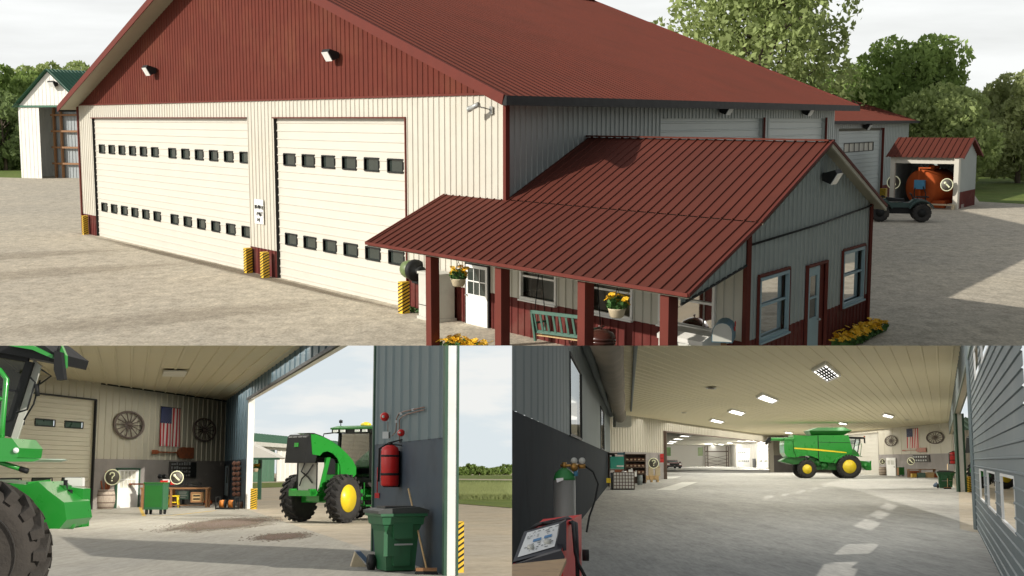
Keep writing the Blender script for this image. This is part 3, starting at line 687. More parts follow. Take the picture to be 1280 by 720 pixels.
# pale electrical cabinet
g = P(-3.75, -.55)
t = thing('electric_cabinet', 'pale grey electrical cabinet with red warning marks beside the white porch door', 'cabinet', CORN + g, FW.rz)
mb = MB(); mb.box(-.62, .62, -.35, .35, .1, 1.6); mb.box(-.66, .66, -.39, .39, 1.6, 1.68); mb.box(-.68, .68, -.4, .4, 0, .1); part('body', mb, palegrey, t)
mb = MB(); mb.box(-.02, .02, -.365, -.352, .15, 1.55); mb.box(-.6, .6, -.365, -.352, .5, .52); part('door_seam', mb, black, t)
mb = MB(); mb.box(.25, .5, -.372, -.354, 1.1, 1.16); mb.box(.25, .45, -.372, -.354, .98, 1.03); part('warning_mark', mb, redp, t)
# green ventilator / motor unit on the wall
t = thing('wall_motor', 'green and black round motor unit mounted on the wall above the cabinet', 'motor', onfront(524, 337, .2), FW.rz)
mb = MB(); mb.lathe([(.1, -.5), (.3, -.48), (.34, -.3), (.34, 0), (.3, .02)], axis='x', n=20); part('drum', mb, mat('olive_drum', (.12, .17, .06), .5), t)
mb = MB(); mb.lathe([(.3, .02), (.4, .06), (.4, .2), (.32, .26), (.12, .28), (.12, .5), (.18, .5), (.18, .6), (0, .6)], axis='x', n=20); part('flange', mb, black, t)
mb = MB(); mb.box(-.3, .3, .1, .25, -.5, -.3); part('bracket', mb, black, t)
# hanging pots
pe = Wall(S_, CORN - sv * (PD - .6), CORN - sv * (PD - .6) + U)
for px, py, lb in ((573, 358, 'tan pot of yellow flowers hanging in front of the white porch door'), (771, 397, 'tan pot of yellow flowers hanging in front of the middle porch window')):
    u, z = pe.uv(px, py); hanging_pot(pe.pt(u, z), max(.9, 3.1 - z), lb)
# porch swing / bench, its back to the camera left
bw_ = Wall(S_, CORN - sv * 1.5, CORN - sv * 1.5 + U)
u, z = bw_.uv(690, 416)
t = thing('porch_bench', 'green slatted bench hanging on chains under the porch', 'bench', bw_.pt(u, 0, .4), R(-38))
mb = MB()
for i in range(9): mb.beam((-.95 + i * .2375, -.02, .62), (-.95 + i * .2375, -.18, 1.2), .075, .03, (0, 1, 0))
part('backrest', mb, teal, t)
mb = MB(); mb.beam((-1.05, -.19, 1.22), (1.05, -.19, 1.22), .06, .1); mb.beam((-1.05, -.0, .6), (1.05, -.0, .6), .06, .1)
for x in (-1.02, 1.02): mb.beam((x, 0, .3), (x, -.2, 1.26), .07, .07); mb.beam((x, -.1, .85), (x, .55, .85), .07, .05); mb.beam((x, .5, .5), (x, .5, .85), .06, .06)
part('frame', mb, teal, t)
mb = MB()
for i in range(5): mb.beam((-1.0, .03 + i * .12, .48), (1.0, .03 + i * .12, .48), .09, .03)
part('seat', mb, lwood, t)
for x in (-1.02, 1.02):
    mb = MB(); mb.tube([(x, .5, .85), (x, .25, 2.9)], .015, 5); mb.tube([(x, -.1, .85), (x, .25, 2.9)], .015, 5); part('chain', mb, black, t)
# kettle barbecue
u, z = bw_.uv(752, 412)
t = thing('kettle_barbecue', 'round dark brown kettle barbecue under the porch', 'barbecue', bw_.pt(u + .35, 0, -.3), 0)
mb = MB(); mb.lathe([(0, .55), (.2, .57), (.36, .68), (.42, .84), (.42, .9)], n=24); part('bowl', mb, mat('brown_enamel', (.06, .02, .015), .2, coat=.6), t)
mb = MB(); mb.lathe([(.43, .9), (.41, .98), (.32, 1.1), (.15, 1.18), (0, 1.2)], n=24); mb.cyl((0, 0, 1.2), (0, 0, 1.27), .02, 6); mb.cyl((-.09, 0, 1.27), (.09, 0, 1.27), .025, 8); part('lid', mb, MATS['brown_enamel'], t)
for a in (0, 2.1, 4.2):
    mb = MB(); mb.cyl((.2 * math.cos(a), .2 * math.sin(a), .6), (.38 * math.cos(a), .38 * math.sin(a), 0), .018, 6); part('leg', mb, steel, t)
mb = MB(); mb.lathe([(0, .42), (.18, .4), (.2, .46), (.17, .46)], n=16); part('ash_pan', mb, steel, t)
# pale storage chest and blue mailbox by the corner window
cw = Wall(S_, CORN - sv * 1.0, CORN - sv * 1.0 + U)
u, z = cw.uv(866, 415)
t = thing('storage_chest', 'pale grey lidded storage chest at the end of the porch', 'chest', cw.pt(u, 0), FW.rz, rot=Matrix.Scale(1.2, 4))
mb = MB(); mb.box(-.65, .65, -.35, .35, .05, 1.0); 
for x in (-.66, -.22, .22, .66): mb.box(x - .04, x + .04, -.37, -.35, .05, 1.0)
part('body', mb, palegrey, t)
mb = MB(); mb.prism([(-.4, 1.0), (-.4, 1.1), (-.2, 1.2), (.3, 1.2), (.4, 1.08), (.4, 1.0)], -.72, .72, 'x'); part('lid', mb, mat('pale_lid', (.55, .54, .5), .6), t)
u, z = cw.uv(905, 408)
t = thing('mailbox', 'blue round topped mailbox with a small red flag on a post', 'mailbox', cw.pt(u, 0), FW.rz + R(40), rot=Matrix.Scale(1.38, 4))
mb = MB(); arc = [(-.19, 0), (-.19, .18)] + [(-.19 * math.cos(a * math.pi / 8), .18 + .19 * math.sin(a * math.pi / 8)) for a in range(1, 8)] + [(.19, .18), (.19, 0)]
mb.prism([(x, y + 1.0) for x, y in arc], -.32, .32, 'y'); part('box', mb, mailblue, t)
mb = MB(); mb.prism([(x * .92, y * .92 + 1.02) for x, y in arc], -.335, -.321, 'y'); part('door', mb, palegrey, t)
mb = MB(); mb.box(.192, .205, -.1, .12, 1.2, 1.26); mb.box(.192, .205, .06, .16, 1.16, 1.34); part('flag', mb, redp, t)
mb = MB(); mb.box(-.05, .05, -.05, .05, 0, 1.0); part('post', mb, wood, t)
# flower beds
rng = random.Random(4)
pts = []
for i in range(12):
    q = CORN + P(AW, 0) + V * (6.7 + i * .37) + SN * .5; pts.append((q.x, q.y))
flower_bed(pts, 'long bed of yellow flowers along the foot of the annex gable end', rng)
pts = [(lambda q: (q.x, q.y))(S_.g(562 + i * 8, 438 + i * 1.2)) for i in range(6)]
flower_bed(pts, 'bed of yellow flowers at the foot of the left porch posts', rng)
# shrubs weeds at wall foot
t = MB(); 
for u in (-5.9, -5.5, -5.1, -4.8): leafcloud(t, P(u, -.25, .06), (.2, .15, .1), 50, .06, rng)
single('weeds', t, leafg, 'low weeds at the foot of the red wainscot by the right door', 'weeds', CORN, kind='stuff')

# ---------------- further barn behind, with its own side door
E0 = S_.g(1100, 249); E0w = Wall(S_, E0, E0 + sv)
a_, _ = E0w.uv(1036, 200); b_, _ = E0w.uv(1134.5, 200)
bo = E0w.pt(a_ - 6); LB = b_ - a_ + 6
barn = thing('rear_barn', 'grey metal barn with red roof behind the big shed', 'building', bo)
EZB = E0w.uv(1134, 153)[1]
def Q(u, v, z=0): return Vector((V.x * v + U.x * u, V.y * v + U.y * u, z))
da, _ = E0w.uv(1047, 200); db, _ = E0w.uv(1101, 200); da += -a_ + 6; db += -a_ + 6
mb = MB(); mb.ribs(Q(0, 0, 1.2), V, UP, LB, EZB - 1.2, .5, .09, .04, SN, holes=[(da, db, -1, 5.0)]); part('side_wall', mb, grey, barn)
mb = MB(); mb.ribs(Q(0, 0, 0), V, UP, LB, 1.2, .5, .09, .04, SN, holes=[(da, db, -1, 2)]); part('wainscot', mb, redbase, barn)
overhead_door(Z0, V, da, db, 6.0, barn, SN, (4.3,), [da + 2 + i * (db - da - 4) / 6 for i in range(6)], 1.4, .7, sheet_m=doorgrey, gm=cream)
mb = MB(); mb.beam(Q(0, db + .1, 0) + SN * .05, Q(0, db + .1, 6.2) + SN * .05, .3, .1, V); part('door_trim', mb, redtrim, barn)
WB = 30; RB = S_.d(1057, 129, 118).z + 2.2
uR = -14
mb = MB()
for sgn in (1,):
    o = Q(uR, -.5, RB); e = Q(.8, -.5, EZB + .12); dv = e - o; ln = dv.length; dv.normalize(); n = V.cross(dv); n = n if n.z > 0 else -n
    mb.ribs(o, V, dv, LB + 1.2, ln, .5, .09, .06, n)
    o = Q(uR, -.5, RB); e = Q(2 * uR - .8, -.5, EZB + .12); dv = e - o; ln = dv.length; dv.normalize(); n = V.cross(dv); n = n if n.z > 0 else -n
    mb.ribs(o, V, dv, LB + 1.2, ln, .5, .09, .06, n)
part('roof', mb, redroof, barn)
mb = MB(); mb.add([Q(0, LB, 0), Q(2 * uR, LB, 0), Q(2 * uR, LB, EZB), Q(uR, LB, RB - .1), Q(0, LB, EZB)], [(0, 1, 2, 3, 4)]); part('end_wall', mb, grey, barn)
mb = MB(); mb.beam(Q(.85, -.5, EZB + .05), Q(.85, LB + .7, EZB + .05), .14, .25); part('gutter', mb, black, barn)
floodlight(E0w.pt(E0w.uv(1079, 158)[0], E0w.uv(1079, 158)[1]) + SN * .06, SW.rz, 'floodlight over the door of the barn behind the big shed', 1.2)
bollard(S_.g(1104, 250), SW.rz, 'striped guard beside the fuel shed', 1.0, .5)
# ---------------- fuel shed
s0 = S_.g(1113, 258.5); s1 = S_.g(1197, 261.5)
fs = Wall(S_, s0, s1); L_ = fs.L; fu = fs.u; fn = Vector((fu.y, -fu.x, 0)); fb = sv * 6.0; K = L_ / 84.0
t = thing('fuel_shed', 'small open fronted fuel shed with red roof and pale frame', 'building', s0)
ze = fs.uv(1150, 195)[1]; zr = ze + 1.4
uw = Vector((0, 0, 1))
mb = MB(); mb.beam(fu * .1, fu * .1 + uw * (ze - .1), .35, .35, fu); mb.beam(fu * (L_ - .15), fu * (L_ - .15) + uw * (ze - .1), .75, .35, fu) ; mb.beam(fn * -.02 + uw * (ze - .28), fu * L_ - fn * .02 + uw * (ze - .28), .3, .6)
part('front_frame', mb, cream, t)
sn2 = Vector((sv.y, -sv.x, 0))
mb = MB(); mb.ribs(fu * L_ + uw * 1.3, sv, uw, 6, zr - 1.3, .4, .08, .04, sn2)
ap = fu * L_ + sv * 3 + uw * zr
for q in (fu * L_ + uw * ze, fu * L_ + sv * 6 + uw * ze):
    n = (q - ap).cross(sn2); n = n if n.z > 0 else -n; mb.clip(ap, n)
part('end_wall', mb, grey, t)
mb = MB(); mb.ribs(fu * L_, sv, uw, 6, 1.3, .4, .08, .04, sn2); part('wainscot', mb, redbase, t)
mb = MB(); mb.ribs(sv * 5.9, fu, uw, L_, ze, .4, .08, .04, fn); mb.ribs(Vector((0, 0, 0)), sv, uw, 6, ze, .4, .08, .04, -sn2); part('rear_wall', mb, grey, t)
mb = MB()
for (va, vb) in ((3, -.5), (3, 6.5)):
    o = fu * -.4 + sv * va + uw * zr; e = fu * -.4 + sv * vb + uw * (ze - .1); dv = e - o; ln = dv.length; dv.normalize(); n = fu.cross(dv); n = n if n.z > 0 else -n
    mb.ribs(o, fu, dv, L_ + .8, ln, .45, .1, .06, n)
part('roof', mb, redroof, t)
mb = MB()
for vb in (-.5, 6.5): mb.beam(fu * (L_ + .4) + sv * 3 + uw * zr, fu * (L_ + .4) + sv * vb + uw * (ze - .1), .06, .2)
part('rake_trim', mb, redtrim, t)
# orange tank, its round end towards the yard
tc = s0 + fu * (L_ * .50) + sv * 1.5
t = thing('fuel_tank', 'large orange cylindrical fuel tank inside the open shed', 'tank', tc, fs.rz)
mb = MB(); rr = 1.45
mb.lathe([(0, -1.2), (rr * .9, -1.15), (rr * .985, -1.08), (rr, -1.0), (rr, 1.7), (rr * .7, 1.85), (0, 1.9)], c=(0, 0, rr + .1), axis='x', n=32, xf=Matrix.Rotation(R(66), 4, 'Z') @ Matrix.Translation((0, 0, 0))); 
part('shell', mb, orange, t)
mb = MB(); mb.cyl((.2, -.2, rr * 2 + .05), (.2, -.2, rr * 2 + .45), .2, 12); mb.cyl((.2, 1.2, rr * 2 + .05), (.2, 1.2, rr * 2 + .35), .28, 12); part('hatch', mb, orange, t)
mb = MB(); mb.box(.8, 2.6, -.5, .6, 0, .3); part('cradle', mb, palegrey, t)
mb = MB(); mb.box(-.9, 1.5, -1.2, 3.0, .02, .6); part('bund', mb, orange, t)
t = thing('fuel_pump', 'blue fuel pump with a looped black hose in front of the orange tank', 'pump', s0 + fu * (L_ * .44) - sv * .2, fs.rz)
mb = MB(); mb.box(-.4, .4, -.2, .2, 1.5, 2.2); mb.box(-.3, .3, -.22, -.2, 1.75, 2.05); part('body', mb, bluep, t)
mb = MB(); mb.box(-.06, .06, -.06, .06, 0, 1.5); mb.box(-.15, -.05, .0, .1, 2.2, 3.2); mb.box(-.1, .8, 0, .1, 3.1, 3.2); part('stand', mb, orange, t)
mb = MB(); mb.tube([(.3, -.2, 1.7), (.55, -.3, 1.2), (.5, -.3, .3), (.1, -.3, .15), (-.3, -.3, .4), (-.35, -.25, 1.3), (-.3, -.2, 1.6)], .05, 6); part('hose', mb, black, t)
t = thing('wooden_step', 'pale wooden step at the foot of the orange tank', 'step', s0 + fu * (L_ * .78) - sv * .5, fs.rz)
mb = MB(); mb.box(-1, 1, -.3, .3, .3, .38); mb.box(-1, -.85, -.3, .3, 0, .3); mb.box(.85, 1, -.3, .3, 0, .3); part('tread', mb, tan, t)
icon_disc(S_.d(1117, 228, 103), 'round marker with a person symbol left in the fuel shed', 'person', .55)
icon_disc(S_.d(1183.5, 231, 99), 'round marker with a wrench symbol in front of the orange tank', 'wrench', .5)
# ---------------- quad bike
q = S_.g(1124, 276.5)
t = thing('quad_bike', 'dark green quad bike parked on the gravel near the annex', 'quad bike', q, R(-12), rot=Matrix.Scale(1.3, 4))
for x, sd in ((-1.05, 1), (1.05, 1)):
    for y in (-.62, .62): wheel(t, (x, y, .5), .5, .42, black, .45, rubber, lug=.04, n=14, side=-1 if y < 0 else 1)
mb = MB(); mb.prism([(-1.3, .9), (-1.2, 1.12), (-.75, 1.2), (-.55, 1.02), (.45, 1.0), (.7, 1.22), (1.25, 1.12), (1.45, .95), (1.1, .9), (.5, .75), (-.5, .75)], -.35, .35); part('body', mb, mat('quad_green', (.015, .05, .045), .4, coat=.4), t)
for x in (-1.05, 1.05):
    for y in (-.58, .58):
        mb = MB(); arc = [(x + .62 * math.cos(a), .5 + .62 * math.sin(a)) for a in [R(k) for k in range(20, 161, 20)]]; arc2 = [(x + .68 * math.cos(a), .5 + .68 * math.sin(a)) for a in [R(k) for k in range(160, 19, -20)]]
        mb.prism(arc + arc2, y - .22, y + .22); part('mudguard', mb, MATS['quad_green'], t)
mb = MB(); mb.prism([(-.75, 1.15), (-.7, 1.28), (-.1, 1.2), (.2, 1.22), (.2, 1.05), (-.7, 1.05)], -.2, .2); part('seat', mb, black, t)
mb = MB(); mb.tube([(.55, -.5, 1.42), (.5, -.25, 1.48), (.55, 0, 1.4), (.5, .25, 1.48), (.55, .5, 1.42)], .03, 6); mb.cyl((.7, 0, 1.1), (.55, 0, 1.42), .04, 6); part('handlebar', mb, black, t)
for x0, x1 in ((-1.45, -.8), (.8, 1.4)):
    mb = MB(); 
    for y in (-.4, -.2, 0, .2, .4): mb.cyl((x0, y, 1.3), (x1, y, 1.3), .02, 5)
    for x in (x0, x1): mb.cyl((x, -.42, 1.3), (x, .42, 1.3), .025, 5)
    for x in (x0 + .1, x1 - .1): mb.cyl((x, 0, 1.1), (x, 0, 1.3), .02, 5)
    part('rack', mb, black, t)
mb = MB(); mb.box(-.75, .75, -.25, .25, .42, .78); mb.cyl((-1.05, -.5, .5), (-1.05, .5, .5), .06, 8); mb.cyl((1.05, -.5, .5), (1.05, .5, .5), .06, 8); mb.cyl((-.3, .3, .55), (-1.2, .35, .7), .06, 8); part('chassis', mb, black, t)

# ---------------- far left barn with green roof
b0 = S_.g(27, 222.3); b1 = S_.g(99, 224.2)
lw_ = Wall(S_, b0, b1); Lb = lw_.L; lu = lw_.u; ln_ = Vector((lu.y, -lu.x, 0)); lv = Vector((-lu.y, lu.x, 0))
ze2 = lw_.uv(26, 133)[1]; zr2 = lw_.uv(66, 88)[1]
t = thing('green_roofed_barn', 'tall white barn with dark green roof and timber framed opening, far left', 'building', b0)
x1, _ = lw_.uv(50.5, 180); x2, _ = lw_.uv(99, 180); Lb = lw_.uv(106, 180)[0]
mb = MB(); mb.ribs(Vector((0, 0, 0)), lu, uw, Lb, zr2, .6, .08, .03, ln_, holes=[(x1, x2, -1, ze2)])
ap = lu * (Lb / 2) + uw * zr2
for q in (uw * ze2, lu * Lb + uw * ze2):
    n = (q - ap).cross(ln_); n = n if n.z > 0 else -n; mb.clip(ap, n)
part('front_wall', mb, whitewall, t)
mb = MB(); mb.ribs(Vector((0, 0, 0)), lv, uw, 20, ze2, .6, .08, .03, ln_.cross(uw)); mb.ribs(lu * Lb, lv, uw, 20, ze2, .6, .08, .03, -ln_.cross(uw)); part('side_wall', mb, whitewall, t)
mb = MB(); mb.ribs(lu * x1 + lv * 2.2, lu, uw, x2 - x1, ze2, .5, .1, .05, ln_); part('rear_wall', mb, mat('old_steel_sheet', (.3, .33, .34), .5, .2, var=.1), t)
mb = MB()
for x in (x1 + .4, x1 + 1.5, x1 + (x2 - x1) * .93): mb.beam(lu * x + lv * 1.9, lu * x + lv * 1.9 + uw * ze2, .3, .2, lu)
for z in (1.7, 3.6, 5.5, 7.4): mb.beam(lu * x1 + lv * 1.8 + uw * z, lu * x2 + lv * 1.8 + uw * z, .16, .22)
part('timber_frame', mb, wood, t)
mb = MB(); mb.beam(uw * ze2 + ln_ * .1, lu * Lb + uw * ze2 + ln_ * .1, .12, .22); part('trim', mb, greenroof, t)
mb = MB()
for e in (-.5, Lb + .5):
    o = lu * (Lb / 2) - lv * .6 + uw * (zr2 + .15); q = lu * e - lv * .6 + uw * (ze2 - .12); dv = q - o; l2 = dv.length; dv.normalize(); n = lv.cross(dv); n = n if n.z > 0 else -n
    mb.ribs(o, lv, dv, 22, l2, .6, .12, .08, n)
part('roof', mb, greenroof, t)
floodlight(lw_.pt(lw_.uv(70, 105)[0], lw_.uv(70, 105)[1]) + ln_ * .1, lw_.rz, 'floodlight on the gable of the green roofed barn', 1.6)
# distant fence
t = thing('metal_fence', 'long pale grey metal fence on the grass at the far left', 'fence', S_.g(-30, 206))
p0 = S_.g(-30, 206.5); p1 = S_.g(45, 205.5); p1.y = p0.y
mb = MB(); mb.ribs(Vector((0, 0, 1.15)), (p1 - p0).normalized(), uw, (p1 - p0).length, 1.2, .5, .15, .05, Vector((0, -1, 0))); part('sheet', mb, galv, t)
for i in range(12):
    mb = MB(); mb.box(-.06, .06, -.06, .06, 0, 2.4, xf=Matrix.Translation((p1 - p0) * (i / 11))); part('post', mb, galv, t)
mb = MB(); 
for z in (.35, .75, 1.1): mb.beam(uw * z - Vector((0, .1, 0)), (p1 - p0) + uw * z - Vector((0, .1, 0)), .04, .07)
part('rail', mb, galv, t)

MATS2 = [stainmat('tyre_wear', (.30, .26, .2), .22, 3.0), stainmat('damp_dirt', (.2, .165, .12), .6, 2.5)]
# ---------------- ground, grass
poly = [(-400, 25), (400, 25), (400, 900), (-400, 900)]
def wide(z): return None
g = MB()
nx, ny = 60, 40
g.add([(-500, 20, 0), (500, 20, 0), (700, 1200, 0), (-700, 1200, 0)], [(0, 1, 2, 3)])
struct('ground', g, gravel)
for i, (u_, v_, ru_, rv_, am) in enumerate([(-37, -8, 2.2, 9, 0), (-29, -9, 2.4, 10, 0), (-13, -9, 2.2, 9, 0), (-24, -.45, 24, .55, 1), (23, 14, 2.5, 14, 0), (6, 4.2, .1, .1, 1)]):
    o = mk('ground_wear', sheet([(-1.3, -1.3), (1.3, -1.3), (1.3, 1.3), (-1.3, 1.3)], 0), MATS2[am]); o['kind'] = 'structure'; q = CORN + P(u_, v_)
    o.matrix_world = CUR.M @ Matrix.Translation((q.x, q.y, .006 + i * .003)) @ Matrix.Rotation(FW.rz, 4, 'Z') @ Matrix.Diagonal((ru_, rv_, 1, 1))
gp = [S_.g(1224, 252), S_.g(1400, 262), S_.g(1500, 190), S_.g(1180, 190)]
struct('grass_field', sheet([(p.x, p.y) for p in gp], .006), grassm)
gp = [S_.g(-300, 215), S_.g(28, 222.5), S_.g(200, 200), S_.g(-300, 165)]
struct('grass_field', sheet([(p.x, p.y) for p in gp], .006), grassm)
gp = [S_.g(60, 190), S_.g(1100, 190), S_.g(1500, 165), S_.g(-300, 165)]
struct('grass_field', sheet([(p.x, p.y) for p in gp], .012), grassm)

# ---------------- trees
def at(px, D): return Vector((S_.ray(px, 148)[0] * D, D, 0))
def hz(py, D): return S_.d(640, py, D).z
T = tree
T(at(950, 125), 24.5, 22, 'tall pale green tree rising above the roof of the big shed', 11, 0, n=15000, size=.34, clumps=44, low=.3)
T(at(1138, 138), hz(52, 138), 15.5, 'dense green tree right behind the fuel shed', 12, 1, n=13000, size=.34, clumps=36, low=.2)
T(at(1180, 128), hz(112, 128), 13, 'bushy lower tree standing right of the dense green one', 13, 0, n=9000, size=.32, low=.08, clumps=32)
T(at(1276, 140), hz(92, 140), 13, 'pale leafy tree at the right edge of the yard view', 14, 2, n=9000, size=.34, low=.1, clumps=32)
T(at(1235, 165), hz(120, 165), 12, 'dark tree in the gap between the bushy tree and the right edge', 15, 3, n=6000, size=.4, low=.05)
T(at(1050, 160), hz(90, 160), 16, 'tree filling the gap behind the ridge of the rear barn', 16, 1, n=7000, size=.4, low=.1)
T(at(880, 150), hz(60, 150), 13, 'smaller pale tree left of the tall one behind the roof', 17, 2, n=7000, size=.4, low=.3)
for i, (px, D, py, m, w) in enumerate([(-12, 190, 78, 1, 14), (18, 200, 92, 1, 12), (38, 210, 82, 0, 12), (62, 215, 100, 1, 12), (88, 205, 80, 0, 12), (112, 210, 78, 0, 11), (4, 175, 118, 3, 9), (26, 180, 130, 1, 8)]):
    T(at(px, D), hz(py, D), w, ['broad tree at the far left edge', 'tree just right of the far left edge', 'pale tree left of the green roofed barn', 'tree behind the peak of the green roofed barn', 'tree right of the green barn peak', 'tree against the big roof edge', 'dark low tree in front at the far left', 'bushy tree beside the white barn wall'][i], 30 + i, m, group='trees at the far left', n=4500, size=.5, low=.04, clumps=22)
for i, px in enumerate((1196, 1226, 1250, 1272)):
    T(at(px, 156 + i * 3), hz(196 - i * 3, 156), 7.5, ['low bush behind the fuel shed roof end', 'low bush beside the fuel shed wall', 'low bush on the grass left of the picture edge', 'low bush at the right picture edge'][i], 50 + i, (0, 2, 0, 2)[i], group='bushes on the grass', n=2200, size=.3, low=.02, cat='bush', name='bush', clumps=14)
# ================================================================= shared machinery and workshop things
cabglass = clearglass('cab_glass', (.16, .19, .19))
def scaled(mb, sx=1, sy=1, sz=1):
    for v in mb.v: v.x *= sx; v.y *= sy; v.z *= sz
    return mb
def tractor(loc, rz, label, s=1.07):
    """row-crop tractor, x forward, bonnet raised"""
    t = thing('tractor', label, 'tractor', loc, rz, rot=Matrix.Scale(s, 4))
    wheel(t, (1.45, -1.05, .86), .86, .5, jyellow, .58, rubber, steer=R(6), lug=.06, n=20, side=-1)
    wheel(t, (1.45, 1.05, .86), .86, .5, jyellow, .58, rubber, steer=R(6), lug=.06, n=20, side=1)
    wheel(t, (-1.6, -1.15, 1.05), 1.05, .55, jyellow, .55, rubber, lug=.07, n=22, side=-1)
    wheel(t, (-1.6, 1.15, 1.05), 1.05, .55, jyellow, .55, rubber, lug=.07, n=22, side=1)
    mb = MB(); mb.box(-2.2, 1.9, -.3, .3, .75, 1.15); mb.box(1.3, 1.6, -.8, .8, .7, .95); mb.cyl((-1.6, -1.1, 1.05), (-1.6, 1.1, 1.05), .18, 12)
    mb.prism([(1.2, .95), (2.55, .95), (2.6, 1.2), (2.3, 1.2), (2.2, 1.05), (1.2, 1.15)], -.5, -.4); mb.prism([(1.2, .95), (2.55, .95), (2.6, 1.2), (2.3, 1.2), (2.2, 1.05), (1.2, 1.15)], .4, .5); mb.box(2.3, 2.6, -.5, .5, .95, 1.15)
    part('chassis', mb, jgreen, t)
    mb = MB(); mb.prism([(1.95, 1.1), (2.15, 1.1), (1.75, 2.3), (1.55, 2.3)], -.5, -.42); mb.prism([(1.95, 1.1), (2.15, 1.1), (1.75, 2.3), (1.55, 2.3)], .42, .5); mb.box(1.0, 1.1, -.45, .45, 1.1, 2.1)
    for z in (1.35, 1.65, 1.95): mb.beam((.2, -.42, z), (1.9, -.42, z - .1), .07, .06)
    part('engine_frame', mb, jgreen, t)
    mb = MB(); mb.box(.1, 1.7, -.32, .32, 1.15, 1.75); mb.cyl((.4, -.36, 1.85), (1.3, -.36, 1.85), .11, 10); mb.cyl((1.4, 0, 1.5), (1.75, 0, 1.5), .3, 12)
    for x in (.3, .6, .9, 1.2, 1.5): mb.cyl((x, -.34, 1.3), (x, -.42, 1.3), .09, 8); mb.tube([(x, -.3, 1.7), (x + .05, -.45, 1.6), (x, -.4, 1.2)], .025, 5)
    part('engine', mb, dgreen, t)
    mb = MB(); mb.box(1.85, 2.2, -.46, .46, 1.12, 2.12); r_ = part('radiator', mb, palegrey, t)
    mb = MB(); mb.box(2.2, 2.23, -.48, .48, 1.08, 1.14); mb.box(2.2, 2.23, -.48, -.44, 1.1, 2.16); mb.box(2.2, 2.23, .44, .48, 1.1, 2.16); mb.box(2.2, 2.23, -.48, .48, 2.1, 2.16)
    mb.tube([(2.24, -.1, 2.1), (2.3, -.2, 1.8), (2.27, .1, 1.6), (2.27, .3, 1.4)], .03, 6); mb.tube([(2.24, .3, 2.05), (2.3, .1, 1.75), (2.27, -.2, 1.55), (2.27, -.3, 1.3)], .025, 6)
    part('radiator_hose', mb, black, r_)
    mb = MB(); mb.prism([(.25, 1.7), (1.75, 1.7), (1.7, 2.3), (1.1, 2.25), (.5, 2.0)], -.34, .34); mb.cyl((1.0, -.38, 2.0), (1.5, -.38, 2.1), .14, 12); part('air_cleaner', mb, black, t)
    # raised bonnet: curved shell from the hinge up to the nose
    prof = [(.1, 1.95), (.3, 2.2), (.6, 2.42), (1.0, 2.66), (1.5, 2.88), (2.0, 3.03), (2.35, 3.1), (2.6, 3.1)]
    bot = [(2.5, 2.4), (2.1, 2.36), (1.95, 2.48), (1.7, 2.52), (1.4, 2.44), (1.15, 2.26), (1.0, 2.0), (.95, 1.6), (.25, 1.6), (.1, 1.7)]
    mb = MB()
    for y in (-.48, .44): mb.prism(prof + bot, y, y + .04)
    for (a, b) in zip(prof, prof[1:]): mb.add([(a[0], -.48, a[1]), (b[0], -.48, b[1]), (b[0], .48, b[1]), (a[0], .48, a[1])], [(0, 1, 2, 3)]); mb.add([(a[0], -.4, a[1] + .05), (b[0], -.4, b[1] + .05), (b[0], .4, b[1] + .05), (a[0], .4, a[1] + .05)], [(0, 1, 2, 3)]); 
    bo_ = part('bonnet', mb, jgreen, t)
    mb = MB(); mb.prism([(2.5, 3.1), (2.66, 3.09), (2.76, 3.0), (2.88, 2.1), (2.35, 2.1), (2.2, 2.5), (2.3, 2.9)], -.47, .47)
    g_ = part('grille', mb, black, t)
    mb = MB()
    for y in (-.33, -.12, .12, .33): mb.box(2.70, 2.76, y - .08, y + .08, 2.93, 3.01)
    part('headlight', mb, lampglass, g_)
    mb = MB(); mb.prism([(2.80, 2.66), (2.78, 2.8), (2.83, 2.8), (2.84, 2.66)], -.08, .08); part('badge', mb, jgreen, g_)
    mb = MB(); mb.prism([(.15, 1.98), (.6, 2.37), (1.5, 2.83), (2.3, 3.05), (2.3, 2.99), (1.5, 2.77), (.6, 2.3), (.15, 1.9)], -.49, -.482); part('stripe', mb, jyellow, bo_)
    mb = MB()
    for k in range(3): mb.prism([(1.75 + k * .2, 2.55 + k * .09), (1.9 + k * .2, 2.6 + k * .09), (1.86 + k * .2, 2.74 + k * .08), (1.7 + k * .2, 2.68 + k * .08)], -.49, -.481)
    part('louvre', mb, black, bo_)
    # cab
    mb = MB()
    for x, y in ((-.35, -.8), (-.35, .8), (-1.25, -.88), (-1.25, .88), (-2.2, -.8), (-2.2, .8)): mb.beam((x, y, 1.5), (x * .98 - .05, y * .93, 3.25), .09, .09, (1, 0, 0))
    mb.box(-2.2, -.35, -.85, .85, 1.4, 1.55); mb.box(-2.3, -.15, -.95, .95, 3.22, 3.36); mb.box(-.95, -.4, -.35, .35, 1.5, 2.2); 
    part('cab_frame', mb, black, t)
    mb = MB(); mb.prism([(-2.35, 3.36), (-2.2, 3.5), (-.5, 3.5), (-.1, 3.42), (-.1, 3.36)], -.98, .98); part('cab_roof', mb, dgreen, t)
    mb = MB(); mb.lathe([(.2, 0), (.2, .08), (.1, .14), (0, .15)], c=(-1.0, 0, 3.5), n=16); part('satellite_receiver', mb, jyellow, t)
    mb = MB(); mb.add([(-.36, -.78, 1.6), (-.36, .78, 1.6), (-.4, .74, 3.2), (-.4, -.74, 3.2)], [(0, 1, 2, 3)]); mb.add([(-.4, -.82, 1.6), (-2.15, -.82, 1.6), (-2.15, -.78, 3.2), (-.4, -.78, 3.2)], [(0, 1, 2, 3)]); mb.add([(-.4, .82, 1.6), (-2.15, .82, 1.6), (-2.15, .78, 3.2), (-.4, .78, 3.2)], [(0, 1, 2, 3)]); part('cab_window', mb, cabglass, t)
